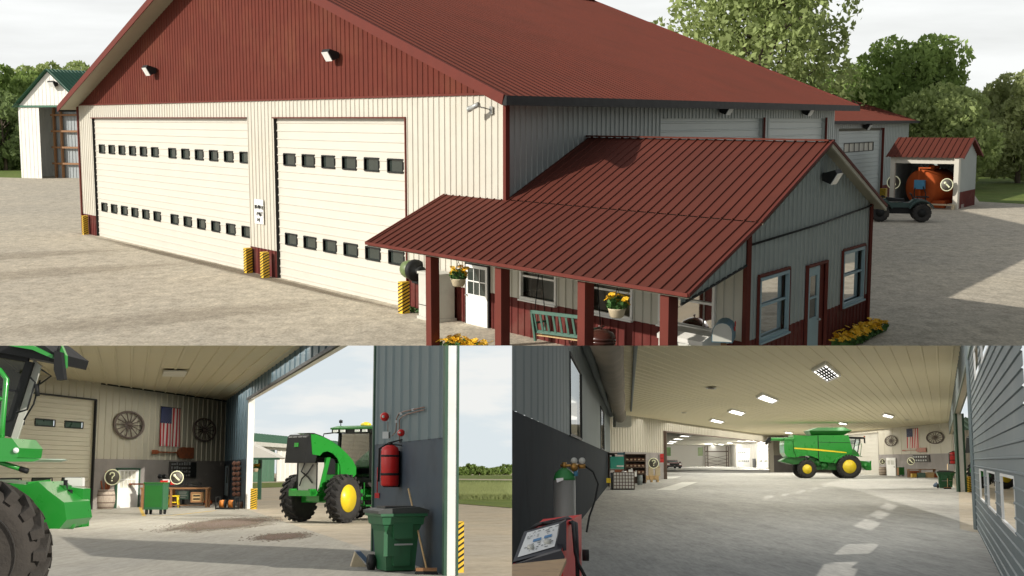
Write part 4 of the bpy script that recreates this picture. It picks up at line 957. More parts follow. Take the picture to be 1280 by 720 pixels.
    mb = MB(); mb.box(-1.7, -1.2, -.28, .28, 1.95, 2.1); mb.box(-1.75, -1.62, -.28, .28, 2.05, 2.85); part('seat', mb, black, t)
    mb = MB(); mb.tube([(-.85 + .0, .22 * math.cos(a), 2.35 + .22 * math.sin(a)) for a in [k * math.pi / 6 for k in range(12)]], .02, 6, closed=True); mb.cyl((-.85, 0, 2.35), (-.6, 0, 2.15), .03, 6); part('steering_wheel', mb, black, t)
    for y in (-1, 1):
        mb = MB(); mb.tube([(-.3, y * .9, 3.25), (-.05, y * 1.25, 3.2), (-.05, y * 1.3, 3.0)], .025, 6); mb.box(-.1, -.03, y * 1.3 - .1, y * 1.3 + .1, 2.55, 3.0); part('mirror', mb, black, t)
        mb = MB(); mb.cyl((-.6, y * .9, 3.4), (-.6, y * .9, 3.75), .018, 6); mb.cyl((-.6, y * .9, 3.62), (-.6, y * .9, 3.72), .07, 10); part('beacon', mb, black, t)
        mb = MB(); arc = [(-1.6 + 1.15 * math.cos(R(k)), 1.05 + 1.15 * math.sin(R(k))) for k in range(30, 151, 15)]; arc2 = [(-1.6 + 1.2 * math.cos(R(k)), 1.05 + 1.2 * math.sin(R(k))) for k in range(150, 29, -15)]
        mb.prism(arc + arc2, y * 1.15 - .3, y * 1.15 + .3); part('mudguard', mb, jgreen, t)
        mb = MB(); mb.box(-.3, .15, y * .5, y * 1.0, .55, .6); mb.box(-.3, .15, y * .5, y * 1.0, .9, .95); mb.box(-.3, -.25, y * .55 - .02, y * .55 + .02, .5, 1.4); mb.box(.1, .15, y * .55 - .02, y * .55 + .02, .5, 1.4); part('step', mb, dgreen, t)
    mb = MB()
    for y in (-.7, -.35, .35, .7): mb.box(-.12, -.05, y - .1, y + .1, 3.25, 3.34)
    part('work_light', mb, lampglass, t)
    return t

def combine(loc, rz, label, g2=None):
    """combine harvester seen from its left side, x forward, without its header"""
    t = thing('combine_harvester', label, 'combine harvester', loc, rz)
    k = lambda pts: [((x - 640) / 100, (625 - y) / 100) for x, y in pts]
    W = 1.6
    wheel(t, (2.6, -1.55, 1.18), 1.22, .8, jyellow, .56, rubber, lug=.07, n=24, side=-1); wheel(t, (2.6, 1.55, 1.18), 1.22, .8, jyellow, .56, rubber, lug=.07, n=24, side=1)
    wheel(t, (-1.55, -1.45, .93), .95, .55, jyellow, .5, rubber, lug=.06, n=20, side=-1); wheel(t, (-1.55, 1.45, .93), .95, .55, jyellow, .5, rubber, lug=.06, n=20, side=1)
    mb = MB(); mb.prism(k([(607, 195), (905, 195), (940, 330), (935, 385), (845, 395), (780, 425), (740, 470), (607, 455)]), -W, W); part('side_panel', mb, jgreen, t)
    mb = MB(); mb.prism(k([(358, 190), (380, 195), (520, 200), (598, 195), (598, 430), (560, 415), (520, 400), (430, 402), (385, 415), (358, 345)]), -W - .01, W + .01); part('side_panel', mb, jgreen, t)
    mb = MB(); mb.prism(k([(270, 226), (300, 215), (355, 213), (355, 345), (384, 416), (300, 415), (280, 395), (266, 370), (264, 300)]), -W + .12, W - .12); part('rear_hood', mb, jgreen, t)
    mb = MB(); mb.prism(k([(598, 196), (607, 196), (607, 455), (598, 430)]), -W + .05, W - .05); mb.prism(k([(607, 262), (925, 268), (925, 273), (607, 267)]), -W - .008, W + .008); part('panel_gap', mb, black, t)
    # grain tank flares outward
    def flare(poly_lo, poly_hi, z0, z1):
        v = [(x, y, z0) for x, y in poly_lo] + [(x, y, z1) for x, y in poly_hi]; return v, [(0, 1, 2, 3), (4, 5, 6, 7), (0, 1, 5, 4), (1, 2, 6, 5), (2, 3, 7, 6), (3, 0, 4, 7)]
    mb = MB(); mb.add(*flare([(-1.0, -1.3), (2.3, -1.3), (2.3, 1.3), (-1.0, 1.3)], [(-1.25, -1.75), (3.0, -1.75), (3.0, 1.75), (-1.25, 1.75)], 4.32, 4.75)); mb.add(*flare([(-1.25, -1.75), (3.0, -1.75), (3.0, 1.75), (-1.25, 1.75)], [(-.3, -1.3), (2.4, -1.3), (2.4, 1.3), (-.3, 1.3)], 4.75, 5.08)); part('grain_tank', mb, dgreen, t)
    mb = MB(); mb.cyl((-3.7, -1.35, 3.9), (-1.5, -1.35, 3.95), .2, 16); mb.cyl((-5.1, -1.35, 3.9), (-3.6, -1.35, 3.9), .17, 16); part('unloading_auger', mb, jgreen, t)
    mb = MB(); mb.prism(k([(110, 215), (135, 215), (132, 252), (85, 292), (78, 285), (84, 250)]), -1.55, -1.15); part('auger_spout', mb, black, t)
    mb = MB(); mb.prism(k([(235, 450), (300, 415), (480, 420), (500, 440), (470, 480), (350, 486), (240, 458)]), -1.1, 1.1); mb.prism(k([(270, 430), (350, 425), (350, 470), (290, 462)]), -1.25, -1.12); part('straw_spreader', mb, dgreen, t)
    mb = MB(); mb.box(-1.3, 2.4, -1.0, 1.0, .85, 2.1); mb.cyl((2.6, -1.4, 1.18), (2.6, 1.4, 1.18), .22, 12); mb.cyl((-1.55, -1.4, .93), (-1.55, 1.4, .93), .15, 12); part('chassis', mb, dgreen, t)
    mb = MB()
    for (x, z, r) in ((-.35, 1.55, .3), (.25, 1.3, .35), (.75, 1.6, .22), (-.1, 1.95, .16)): mb.cyl((x, -1.35, z), (x, -1.25, z), r, 18); 
    mb.cyl((.1, -1.38, .95), (.1, -1.2, .95), .12, 12); part('pulley', mb, dgreen, t)
    mb = MB(); mb.prism(k([(745, 470), (780, 425), (845, 395), (935, 388), (1000, 395), (1000, 405), (935, 400), (850, 408), (795, 432), (765, 475)]), -1.9, -1.2); part('mudguard', mb, jgreen, t)
    for s in (-1, 1):
        mb = MB(); mb.prism(k([(362, 318), (600, 333), (880, 364), (880, 374), (600, 350), (362, 330)]), s * (W + .02), s * (W + .012)); part('stripe', mb, jyellow, t)
    mb = MB(); mb.prism(k([(915, 208), (1060, 213), (1082, 222), (1060, 232), (915, 222)]), -1.15, 1.15); part('cab_roof', mb, black, t)
    mb = MB(); 
    for y in (-1.05, 1.05):
        for a, b in (((915, 225), (940, 350)), ((1030, 230), (995, 400)), ((940, 350), (995, 400))): mb.beam((k([a])[0][0], y, k([a])[0][1]), (k([b])[0][0], y, k([b])[0][1]), .07, .09)
    mb.box(2.9, 3.6, -1.0, 1.0, 2.2, 2.35); part('cab_frame', mb, black, t)
    mb = MB(); 
    for y in (-1.04, 1.04): q = k([(915, 225), (1030, 230), (995, 400), (940, 380)]); mb.add([(a, y, b) for a, b in q], [(0, 1, 2, 3)])
    q = k([(1030, 230), (995, 400)]); mb.add([(q[0][0], -1.04, q[0][1]), (q[0][0], 1.04, q[0][1]), (q[1][0], 1.04, q[1][1]), (q[1][0], -1.04, q[1][1])], [(0, 1, 2, 3)]); part('cab_window', mb, clearglass('pale_cab_glass', (.8, .85, .85)), t)
    mb = MB(); mb.box(2.95, 3.2, -.25, .25, 2.7, 3.4); mb.cyl((3.35, 0, 2.3), (3.45, 0, 2.95), .04, 6); part('seat', mb, black, t)
    mb = MB(); mb.tube([(4.0, -1.2, 3.95), (4.3, -1.5, 3.95)], .03, 6); mb.box(4.2, 4.3, -1.65, -1.4, 3.5, 4.0); part('mirror', mb, black, t)
    mb = MB(); mb.cyl((4.28, -1.4, 4.08), (4.28, -1.4, 4.22), .07, 8); part('beacon', mb, orange, t)
    mb = MB()
    for a, b in (((925, 350), (1015, 395)), ((930, 388), (1040, 410)), ((1040, 280), (1020, 400)), ((1040, 280), (960, 300))): mb.beam((k([a])[0][0], -1.35, k([a])[0][1]), (k([b])[0][0], -1.35, k([b])[0][1]), .04, .05)
    mb.prism(k([(925, 330), (965, 340), (1005, 380), (1005, 410), (930, 400)]), -1.5, -1.1); part('platform', mb, dgreen, t)
    mb = MB(); mb.prism(k([(1000, 445), (1080, 455), (1135, 470), (1137, 545), (1085, 545), (1050, 520), (990, 500)]), -.8, .8); mb.cyl((4.4, -.95, 1.25), (4.4, -.8, 1.25), .25, 16); mb.box(4.8, 4.95, -1.0, 1.0, .85, 1.75); part('feeder_house', mb, jgreen, t)
    return t

wheelwood = mat('weathered_wood', (.11, .085, .07), .85, var=.3, scale=6)
def wagon_wheel(M_, u, z, ru, rz_, label, group, wl):
    """spoked wooden wheel hung on a wall"""
    t = thing('wagon_wheel', label, 'wagon wheel', wl.pt(u, z, -.12), wl.rz, group); s = ru / rz_
    mb = MB(); mb.tube([(rz_ * .93 * math.cos(a), 0, rz_ * .93 * math.sin(a)) for a in [i * math.pi / 20 for i in range(40)]], rz_ * .075, 8, closed=True); part('rim', scaled(mb, s), wheelwood, t)
    for i in range(14):
        a = i * 2 * math.pi / 14; mb = MB(); mb.tube([(rz_ * .12 * math.cos(a), 0, rz_ * .12 * math.sin(a)), (rz_ * .5 * math.cos(a), 0, rz_ * .5 * math.sin(a)), (rz_ * .9 * math.cos(a), 0, rz_ * .9 * math.sin(a))], [rz_ * .05, rz_ * .032, rz_ * .038], 6); part('spoke', scaled(mb, s), wheelwood, t)
    mb = MB(); mb.lathe([(0, -rz_ * .22), (rz_ * .07, -rz_ * .2), (rz_ * .1, -rz_ * .1), (rz_ * .16, -.03), (rz_ * .16, .03), (0, .05)], axis='y', n=16); part('hub', scaled(mb, s), wheelwood, t)
    return t
flagred = mat('flag_red', (.5, .02, .03), .8, var=.06, scale=4); flagwhite = mat('flag_white', (.62, .6, .55), .8, var=.06, scale=4); flagblue = mat('flag_blue', (.02, .03, .1), .8, var=.1, scale=4)
def flag(u0, u1, z0, z1, wl, label):
    """hung vertically: union at the upper left, stripes running down"""
    t = thing('national_flag', label, 'flag', wl.pt((u0 + u1) / 2, (z0 + z1) / 2, -.07), wl.rz)
    w = u1 - u0; h = z1 - z0
    mb = MB(); n = 13
    for i in range(n):
        mb.m = i % 2; x0 = -w / 2 + w * i / n; x1 = x0 + w / n; zt = h / 2 if i >= 7 else h / 2 - h * .41
        rows = 14
        vs = []
        for j in range(rows + 1):
            z = -h / 2 + (zt + h / 2) * j / rows
            for x in (x0, x1): vs.append((x, .025 * math.sin(x * 14 / w + z * .8), z))
        mb.add(vs, [(2 * j, 2 * j + 1, 2 * j + 3, 2 * j + 2) for j in range(rows)])
    part('stripe_field', mb, [flagred, flagwhite], t)
    mb = MB(); cw = w * 7 / n; ch = h * .41
    mb.add([(-w / 2, -.028, h / 2 - ch), (-w / 2 + cw, -.028, h / 2 - ch), (-w / 2 + cw, -.028, h / 2), (-w / 2, -.028, h / 2)], [(0, 1, 2, 3)]); un = part('union', mb, flagblue, t)
    mb = MB()
    for i in range(11):
        for j in range(5 if i % 2 else 4):
            cx = -w / 2 + cw * ((j + (.5 if i % 2 else 1.0)) / 5); cz = h / 2 - ch * (i + .75) / 11.5; r_ = ch * .026; s = w / h * 1.9 if w > h else 1
            pts = []
            for k in range(10):
                a = math.pi / 2 + k * math.pi / 5; q = r_ * (1 if k % 2 == 0 else .42); pts.append((cx + q * math.cos(a) * (cw / ch) * 1.0, -.036, cz + q * math.sin(a)))
            mb.add(pts, [tuple(range(10))])
    part('star_field', mb, flagwhite, un)
    mb = MB(); mb.cyl((-w / 2, 0, h / 2 + .02), (w / 2, 0, h / 2 + .02), .02, 6); part('rod', mb, black, t)
copper = mat('copper_shovel', (.3, .09, .035), .5, .3, var=.3, scale=5, dark=(.08, .05, .04), dscale=3, damt=.7)
def scoop(u0, u1, zc, hh, wl, label):
    """wide copper coloured grain shovel hung flat on the wall"""
    t = thing('grain_shovel', label, 'shovel', wl.pt((u0 + u1) / 2, zc, -.08), wl.rz); w = u1 - u0
    mb = MB(); a = w * .08
    mb.prism([(a, hh * .12), (a + w * .06, hh * .42), (a + w * .12, hh * .5), (w / 2, hh * .5), (w / 2, -hh * .5), (a + w * .12, -hh * .5), (a + w * .06, -hh * .42), (a, -hh * .12)], -.05, 0); part('blade', mb, copper, t)
    mb = MB(); mb.beam((-w * .36, -.03, 0), (a + .05, -.03, 0), hh * .11, hh * .11); mb.prism([(-w / 2, hh * .17), (-w * .4, hh * .17), (-w * .34, hh * .06), (-w * .34, -hh * .06), (-w * .4, -hh * .17), (-w / 2, -hh * .17)], -.05, 0); part('handle', mb, copper, t)
def wheelie_bin(loc, rz, label, s=1.0):
    t = thing('wheeled_bin', label, 'bin', loc, rz)
    mb = MB(Matrix.Scale(s, 4)); bt, tp = (.27, .33), (.42, .45)
    def ring(w, d, z): return [(-w, -d, z), (w, -d, z), (w, d, z), (-w, d, z)]
    lv_ = [ring(.28, .3, .03), ring(.33, .36, .75), ring(.37, .40, .86), ring(.40, .43, .88), ring(.42, .45, 1.02), ring(.46, .49, 1.03), ring(.46, .49, 1.08)]
    vs = [p for l in lv_ for p in l]; fs = [(0, 3, 2, 1)] + [(i * 4 + a, i * 4 + (a + 1) % 4, (i + 1) * 4 + (a + 1) % 4, (i + 1) * 4 + a) for i in range(len(lv_) - 1) for a in range(4)]
    mb.add(vs, fs); mb.box(-.19, .19, -.44, -.33, .62, .9); mb.box(-.17, .17, -.36, -.29, .12, .5); mb.prism([(-.36, .3), (-.05, .3), (-.05, .55), (-.36, .75)], -.38, -.355); part('body', mb, plastic_green, t)
    mb = MB(Matrix.Scale(s, 4)); mb.prism([(-.5, 1.08), (-.5, 1.13), (-.35, 1.17), (.3, 1.2), (.5, 1.14), (.5, 1.08)], -.47, .47, 'y'); mb.box(-.3, .3, -.25, .25, 1.17, 1.21); part('lid', mb, dkgreypl, t)
    mb = MB(Matrix.Scale(s, 4)); mb.cyl((-.3, .56, 1.0), (.3, .56, 1.0), .025, 8); mb.box(-.3, -.26, .42, .58, .96, 1.02); mb.box(.26, .3, .42, .58, .96, 1.02); part('handle', mb, plastic_green, t)
    for x in (-.36, .36):
        mb = MB(Matrix.Scale(s, 4)); mb.cyl((x - .05, .36, .15), (x + .05, .36, .15), .15, 20); mb.cyl((x - .06, .36, .15), (x + .06, .36, .15), .05, 8); part('wheel', mb, black, t)
    mb = MB(Matrix.Scale(s, 4)); mb.box(-.18, .18, -.462, -.45, .5, .53); part('catch_bar', mb, steel, t)
def broom(p0, p1, label, s=1.0):
    """handle from p1 (top) to p0 (foot)"""
    p0 = Vector(p0); p1 = Vector(p1); t = thing('push_broom', label, 'broom', p0)
    mb = MB(); mb.cyl(Vector((0, 0, .12)), p1 - p0, .018 * s, 8); part('handle', mb, lwood, t)
    mb = MB(); mb.box(-.2 * s, .2 * s, -.04, .04, .07, .13); part('head', mb, wood, t)
    mb = MB(); mb.prism([(-.2 * s, .07), (.2 * s, .07), (.23 * s, 0), (-.23 * s, 0)], -.05, .05); part('bristles', mb, black, t)
def extinguisher(loc, rz, label, h=.95, r=.19):
    t = thing('fire_extinguisher', label, 'fire extinguisher', loc, rz)
    mb = MB(); mb.lathe([(0, 0), (r * .9, .0), (r, .04), (r, h * .78), (r * .9, h * .87), (r * .5, h * .92), (r * .3, h * .93)], n=24); part('cylinder', mb, redp, t)
    mb = MB(); mb.lathe([(r * 1.02, h * .24), (r * 1.03, h * .245), (r * 1.03, h * .29), (r * 1.02, h * .295)], n=24); mb.lathe([(r * 1.02, h * .66), (r * 1.03, h * .665), (r * 1.03, h * .7), (r * 1.02, h * .705)], n=24); mb.box(-r * .9, r * .9, r * .9, r * 1.3, -.03, h * .8); part('strap', mb, black, t)
    mb = MB(); mb.cyl((0, 0, h * .9), (0, 0, h * 1.0), r * .25, 10); mb.beam((-.02, 0, h * .98), (.3, 0, h * 1.06), .05, .03); mb.beam((-.02, 0, h * .95), (.26, 0, h * .92), .04, .03); mb.tube([(-.05, 0, h * .96), (-r * 1.2, 0, h * .85), (-r * 1.25, -.02, h * .1)], .025, 6); part('valve', mb, black, t)
def barrel(loc, label, s=1.0, sticks=True):
    t = thing('wooden_barrel', label, 'barrel', loc, 0)
    mb = MB(Matrix.Scale(s, 4)); mb.lathe([(0, 0), (.42, 0), (.5, .3), (.52, .5), (.5, .75), (.44, 1.0), (.40, 1.0), (.40, .9), (0, .9)], n=24); part('staves', mb, mat('pale_barrel_wood', (.36, .3, .24), .8, var=.35, scale=7, stretch=(5, 5, .6)), t)
    for z, r in ((.1, .455), (.34, .515), (.72, .508), (.93, .465)):
        mb = MB(Matrix.Scale(s, 4)); mb.lathe([(r, z - .025), (r + .008, z - .02), (r + .008, z + .02), (r, z + .025)], n=24); part('hoop', mb, iron, t)
    if sticks:
        tt = thing('bundle_of_rods', 'bundle of rusty rods standing in the wooden barrel', 'rods', Vector(loc) + Vector((0, 0, .9 * s)), 0)
        rr = random.Random(3)
        for i in range(9):
            mb = MB(); a = rr.uniform(0, 6.28); q = rr.uniform(.05, .28); mb.beam((q * math.cos(a) * .6, q * math.sin(a) * .6, 0), (q * math.cos(a) * 1.3, q * math.sin(a) * 1.3, rr.uniform(.5, 1.1)), .06, .06); part('rod', mb, copper, tt)
def tool_cart(loc, rz, label, s=1.0):
    t = thing('tool_cart', label, 'tool cart', loc, rz)
    mb = MB(Matrix.Scale(s, 4)); mb.box(-.4, .4, -.3, .3, .2, 1.25); part('body', mb, plastic_green, t)
    mb = MB(Matrix.Scale(s, 4)); mb.box(-.43, .43, -.33, .33, 1.25, 1.3); mb.box(-.36, .36, -.31, -.3, .3, 1.18); part('top', mb, dgreen, t)
    mb = MB(Matrix.Scale(s, 4)); mb.box(-.46, -.41, -.3, .3, .2, 1.25); part('side', mb, wood, t)
    for x in (-.3, .3):
        for y in (-.22, .22):
            mb = MB(Matrix.Scale(s, 4)); mb.cyl((x - .03, y, .09), (x + .03, y, .09), .09, 14); mb.box(x - .05, x + .05, y - .04, y + .04, .1, .22); part('castor', mb, black, t)
def workbench(loc, rz, label, w=2.6, s=1.0):
    t = thing('workbench', label, 'workbench', loc, rz)
    mb = MB(Matrix.Scale(s, 4)); mb.box(-w / 2, w / 2, -.35, .35, .92, 1.0); part('worktop', mb, wood, t)
    for x in (-w / 2 + .1, -w * .05, w / 2 - .1):
        for y in (-.28, .28): mb = MB(Matrix.Scale(s, 4)); mb.box(x - .05, x + .05, y - .05, y + .05, 0, .92); part('leg', mb, wood, t)
    mb = MB(Matrix.Scale(s, 4)); mb.box(-w / 2 + .18, -w * .1, -.3, .3, .12, .8); d_ = part('drawer_unit', mb, mat('red_brown_wood', (.2, .08, .04), .6, var=.2), t)
    for i in range(4): mb = MB(Matrix.Scale(s, 4)); mb.box(-w / 2 + .22, -w * .1 - .04, -.325, -.3, .15 + i * .165, .29 + i * .165); part('drawer', mb, copper, d_)
    mb = MB(Matrix.Scale(s, 4)); mb.box(-w / 2 + .15, w / 2 - .15, -.28, .28, .1, .14); part('lower_shelf', mb, wood, t)
    return t
def smallbox(name, label, cat, loc, rz, d, m, m2=None, group=None):
    """a crate with corner battens"""
    t = thing(name, label, cat, loc, rz, group); x, y, z = d
    mb = MB(); mb.box(-x / 2, x / 2, -y / 2, y / 2, 0, z); part('body', mb, m, t)
    mb = MB(); e = .02
    for zz in (0, z - .08): mb.box(-x / 2 - e, x / 2 + e, -y / 2 - e, -y / 2 - .001, zz, zz + .08)
    for xx in (-x / 2 - e, x / 2 - .08 + e): mb.box(xx, xx + .08, -y / 2 - 2 * e, -y / 2 - e, 0, z)
    part('batten', mb, m2 or wood, t); return t
def stool(loc, label, s=1.0):
    t = thing('yellow_stool', label, 'stool', loc, 0)
    mb = MB(Matrix.Scale(s, 4)); mb.box(-.22, .22, -.16, .16, .5, .56); part('seat', mb, jyellow, t)
    for x in (-.16, .16):
        for y in (-.1, .1): mb = MB(Matrix.Scale(s, 4)); mb.beam((x, y, .5), (x * 1.5, y * 1.5, 0), .05, .05); part('leg', mb, jyellow, t)
    mb = MB(Matrix.Scale(s, 4)); mb.box(-.2, .2, -.12, -.09, .22, .27); part('stretcher', mb, jyellow, t)
    return t
# ================================================================= BAY SET (looking out past the open bay)
use(BAY); S_ = BAY
H = 6.42
Pb = S_.g(118, 637); Qb = S_.g(279, 627); bw = Wall(S_, Pb, Qb); P2 = S_.g(557, 720); rw = Wall(S_, Qb, P2)
bN = Vector((bw.u.y, -bw.u.x, 0)); rN = Vector((rw.u.y, -rw.u.x, 0))
cladcream = mat('inner_cream_cladding', (.40, .375, .29), .6, var=.05, scale=.6)
gdoor = mat('inner_door_cream', (.50, .47, .36), .55, var=.04, scale=.6)
bay = thing('workshop_bay', 'shed bay with tan ribbed walls, grey concrete base and blue walls round an opening', 'building', Qb)
o_ = Qb
def B(u, z=0, y=0): return bw.pt(u, z, y) - o_
def Rr(u, z=0, y=0): return rw.pt(u, z, y) - o_
GD = -.45
mb = MB(); mb.ribs(B(GD, 2.56), bw.u, UP, bw.L - GD, H - 2.56, .74, .12, .05, bN, phase=.6); mb.ribs(B(-22, 5.55), bw.u, UP, 22 + GD, H - 5.55, .74, .12, .05, bN); part('back_wall', mb, cladcream, bay)
mb = MB(); mb.add([B(GD), B(bw.L), B(bw.L, 2.56), B(GD, 2.56)], [(0, 1, 2, 3)]); part('concrete_base', mb, concwall, bay)
wmg = [-6.0 - 2.75 * k for k in range(4)][::-1] + [-3.25]
gd_ = overhead_door(B(0), bw.u, -22, GD - .06, 5.5, bay, bN, (1.3, 4.05), wmg, 1.8, .31, sheet_m=gdoor, back=.1, pitch=.22, gm=mat('green_tinted_window', (.05, .09, .06), .3, var=.3, scale=2), rw=.04)
mb = MB(); mb.beam(B(GD - .02, 0, -.05), B(GD - .02, 5.55, -.05), .12, .12, bw.u); mb.beam(B(-22, 5.53, -.05), B(GD, 5.53, -.05), .08, .08); mb.beam(B(0, H - .03, -.08), B(bw.L, H - .03, -.08), .08, .1); part('door_trim', mb, black, bay)
# right wall: jamb, header, column
mb = MB(); mb.ribs(Rr(0, 2.56), rw.u, UP, 16.3, H - 2.56, 1.6, .2, .05, rN); mb.ribs(Rr(16.3, 5.68), rw.u, UP, 75, H - 5.68, 1.6, .2, .05, rN); part('end_wall', mb, bluewall, bay)
mb = MB(); mb.add([Rr(0), Rr(16.3), Rr(16.3, 2.56), Rr(0, 2.56)], [(0, 1, 2, 3)]); part('slate_base', mb, darkpanel, bay)
CL = 52.9; CR = rw.L
lg = mat('light_blue_grey_cladding', (.125, .165, .172), .6, spec=.25, var=.06, scale=.8)
mb = MB(); mb.ribs(Rr(CL, 2.6), rw.u, UP, CR - CL, H + 2 - 2.6, .95, .22, .04, rN); col = part('column_wall', mb, lg, bay)
mb = MB(); mb.add([Rr(CL), Rr(CR), Rr(CR, 2.6), Rr(CL, 2.6)], [(0, 1, 2, 3)]); part('slate_base', mb, darkpanel, bay)
T_ = .21
mb = MB(); mb.box(0, CR - CL, 0.02, T_, 0, 9, xf=Matrix.Translation(-o_) @ rw.M @ Matrix.Translation((CL, 0, 0))); part('column_core', mb, white, bay)
mb = MB(); mb.box(-.3, .0, 0.02, .35, 0, 5.68, xf=Matrix.Translation(-o_) @ rw.M @ Matrix.Translation((16.3, 0, 0))); mb.box(0, 75, .02, .32, 5.66, 5.72, xf=Matrix.Translation(-o_) @ rw.M @ Matrix.Translation((16.3, 0, 0))); part('white_jamb', mb, white, bay)
gtr = mat('green_trim', (.03, .085, .05), .5, var=.1)
mb = MB(); mb.box(CR - CL - .15, CR - CL + .02, -.04, .02, 0, 9, xf=Matrix.Translation(-o_) @ rw.M @ Matrix.Translation((CL, 0, 0))); mb.box(CR - CL - .15, CR - CL + .02, T_ - .01, T_ + .03, 0, 9, xf=Matrix.Translation(-o_) @ rw.M @ Matrix.Translation((CL, 0, 0))); mb.box(-.03, .1, -.04, 0, 0, 9, xf=Matrix.Translation(-o_) @ rw.M @ Matrix.Translation((CL, 0, 0))); part('green_trim', mb, gtr, bay)
mb = MB(); mb.beam(Rr(16.3, 5.66, -.04), Rr(88, 5.66, -.04), .1, .12); part('header_trim', mb, black, bay)
# ceiling of ribbed sheet, ribs parallel to the end wall
LU_ = 34.0; mb = MB(); cu = -bw.u
far = Qb - o_
perp = Vector((-rw.u.y, rw.u.x, 0)); perp = perp if perp.x < 0 else -perp     # away from the end wall, to the left
mb.ribs(Vector((0, 0, H)) + rw.u * -1.0, perp, rw.u, 62, 95, .62, .12, .05, Vector((0, 0, -1)))
# the ceiling stops at the back wall
mb.clip(B(0), -bN)
part('ceiling', mb, ceilm, bay)
t = MB(); t.box(-1.6, 1.6, -.5, .5, -.03, .03); single('ceiling_vent', t, MATS['pale_grey_metal'], 'small flat vent in the tan ribbed ceiling', 'vent', S_.d(218, 467, 58), rw.rz)
# floor, yard, field
fl = [bw.pt(-24), bw.pt(bw.L), rw.pt(CR + 20), Vector((-60, 0, 0))]
struct('floor', sheet([(p.x, p.y) for p in [bw.pt(-24), bw.pt(bw.L), rw.pt(CR + 2), Vector((-2, 4, 0)), Vector((-40, 4, 0))]], .008), concrete)
g = MB(); g.add([(-700, 3, 0), (300, 3, 0), (900, 900, 0), (-900, 900, 0)], [(0, 1, 2, 3)]); struct('ground', g, gravel2)
a = [S_.g(562, 629), S_.g(660, 637), S_.g(900, 640), S_.g(900, 594), S_.g(560, 594)]
struct('grass_field', sheet([(p.x, p.y) for p in a], .02), grassm)
a = [S_.g(300, 611), S_.g(370, 608.5), S_.g(370, 603), S_.g(300, 604)]
struct('grass_strip', sheet([(p.x, p.y) for p in a], .02), grassm)
a = [S_.g(540, 599.5), S_.g(700, 601.2), S_.g(700, 599.9), S_.g(540, 598.3)]
struct('far_road', sheet([(p.x, p.y) for p in a], .03), gravel)
rng = random.Random(5)
gb = MB()
for _ in range(16000):
    y = 88 + 90 * rng.random() ** 1.8; x = S_.ray(570 + rng.random() * 74, 600)[0] * y + rng.uniform(-1, 1)
    hh = rng.uniform(.25, .5) * (1.0 if rng.random() < .9 else 1.4); w_ = .05; dx, dy = rng.uniform(-.15, .15), rng.uniform(-.15, .15)
    k = len(gb.v); gb.v += [Vector((x - w_, y, 0)), Vector((x + w_, y, 0)), Vector((x + dx, y + dy, hh))]; gb.f.append([k, k + 1, k + 2]); gb.mi.append(0)
single('tall_grass', gb, LEAF[2], 'tall green grass of the field beyond the open bay', 'grass', (0, 0, 0), kind='stuff')
# dirt patches on the floor
def blob(cx, cy, rx, ry, n=28, seed=1, tilt=0):
    rr = random.Random(seed); off = [rr.uniform(.75, 1.15) for _ in range(n)]
    return [(cx + rx * math.cos(a * 2 * math.pi / n) * (off[a] + off[a - 1]) / 2 + tilt * ry * math.sin(a * 2 * math.pi / n), cy + ry * math.sin(a * 2 * math.pi / n) * (off[a] + off[a - 1]) / 2) for a in range(n)]
def scatter(name, label, cx, cy, rx, ry, seed, n, m=dirtm):
    """loose crumbs and spilled grit, denser in the middle"""
    rr = random.Random(seed); mb = MB()
    for _ in range(n):
        a = rr.uniform(0, 6.28); q = abs(rr.gauss(0, .5)); 
        if q > 1.25: continue
        x = cx + rx * q * math.cos(a); y = cy + ry * q * math.sin(a); s = rr.uniform(.012, .04)
        mb.add([(x - s, y - s, .014), (x + s * .8, y - s * 1.1, .014), (x + s, y + s * 1.3, .014), (x - s * .7, y + s, .014), (x, y, .014 + s * .5)], [(0, 1, 4), (1, 2, 4), (2, 3, 4), (3, 0, 4)])
    return single(name, mb, m, label, 'grit', kind='stuff')
sm = stainmat('worn_stain', (.15, .12, .085), .85)
for (px, py, rx, ry, sd_) in ((283, 655, 1.9, 8.5, 3), (352, 671, .95, 3.0, 4)):
    c = S_.g(px, py); o = mk('floor_stain', sheet([(-1.3, -1.3), (1.3, -1.3), (1.3, 1.3), (-1.3, 1.3)], 0), sm); o['kind'] = 'structure'
    for v in o.data.vertices: pass
    o.matrix_world = CUR.M @ Matrix.Translation((c.x, c.y, .013)) @ Matrix.Diagonal((rx, ry, 1, 1))
c = S_.g(283, 654.5); scatter('spilled_grit', 'large patch of brown grit on the floor before the opening', c.x, c.y, 1.8, 7.0, 1, 2600, MATS['rusty_iron'])
c = S_.g(352, 671); scatter('spilled_grit', 'smaller patch of brown grit nearer the tractor', c.x, c.y, .9, 2.6, 2, 900, MATS['rusty_iron'])
# painted yellow line
yl = mat('floor_line_yellow', (.5, .33, .05), .8, var=.25, scale=3)
def pstrip(pts, w0, m, S=None, z=.012):
    mb = MB(); S = S or S_
    for a, b in zip(pts, pts[1:]):
        a = S.g(*a); b = S.g(*b); d_ = (b - a).normalized(); n_ = Vector((-d_.y, d_.x, 0)) * w0 / 2
        mb.add([(p.x, p.y, z) for p in (a - n_, b - n_, b + n_, a + n_)], [(0, 1, 2, 3)])
    return mb
struct('floor_line', pstrip([(175, 634), (180, 645.5), (215, 644.5), (270, 638.5)], .16, yl), yl)

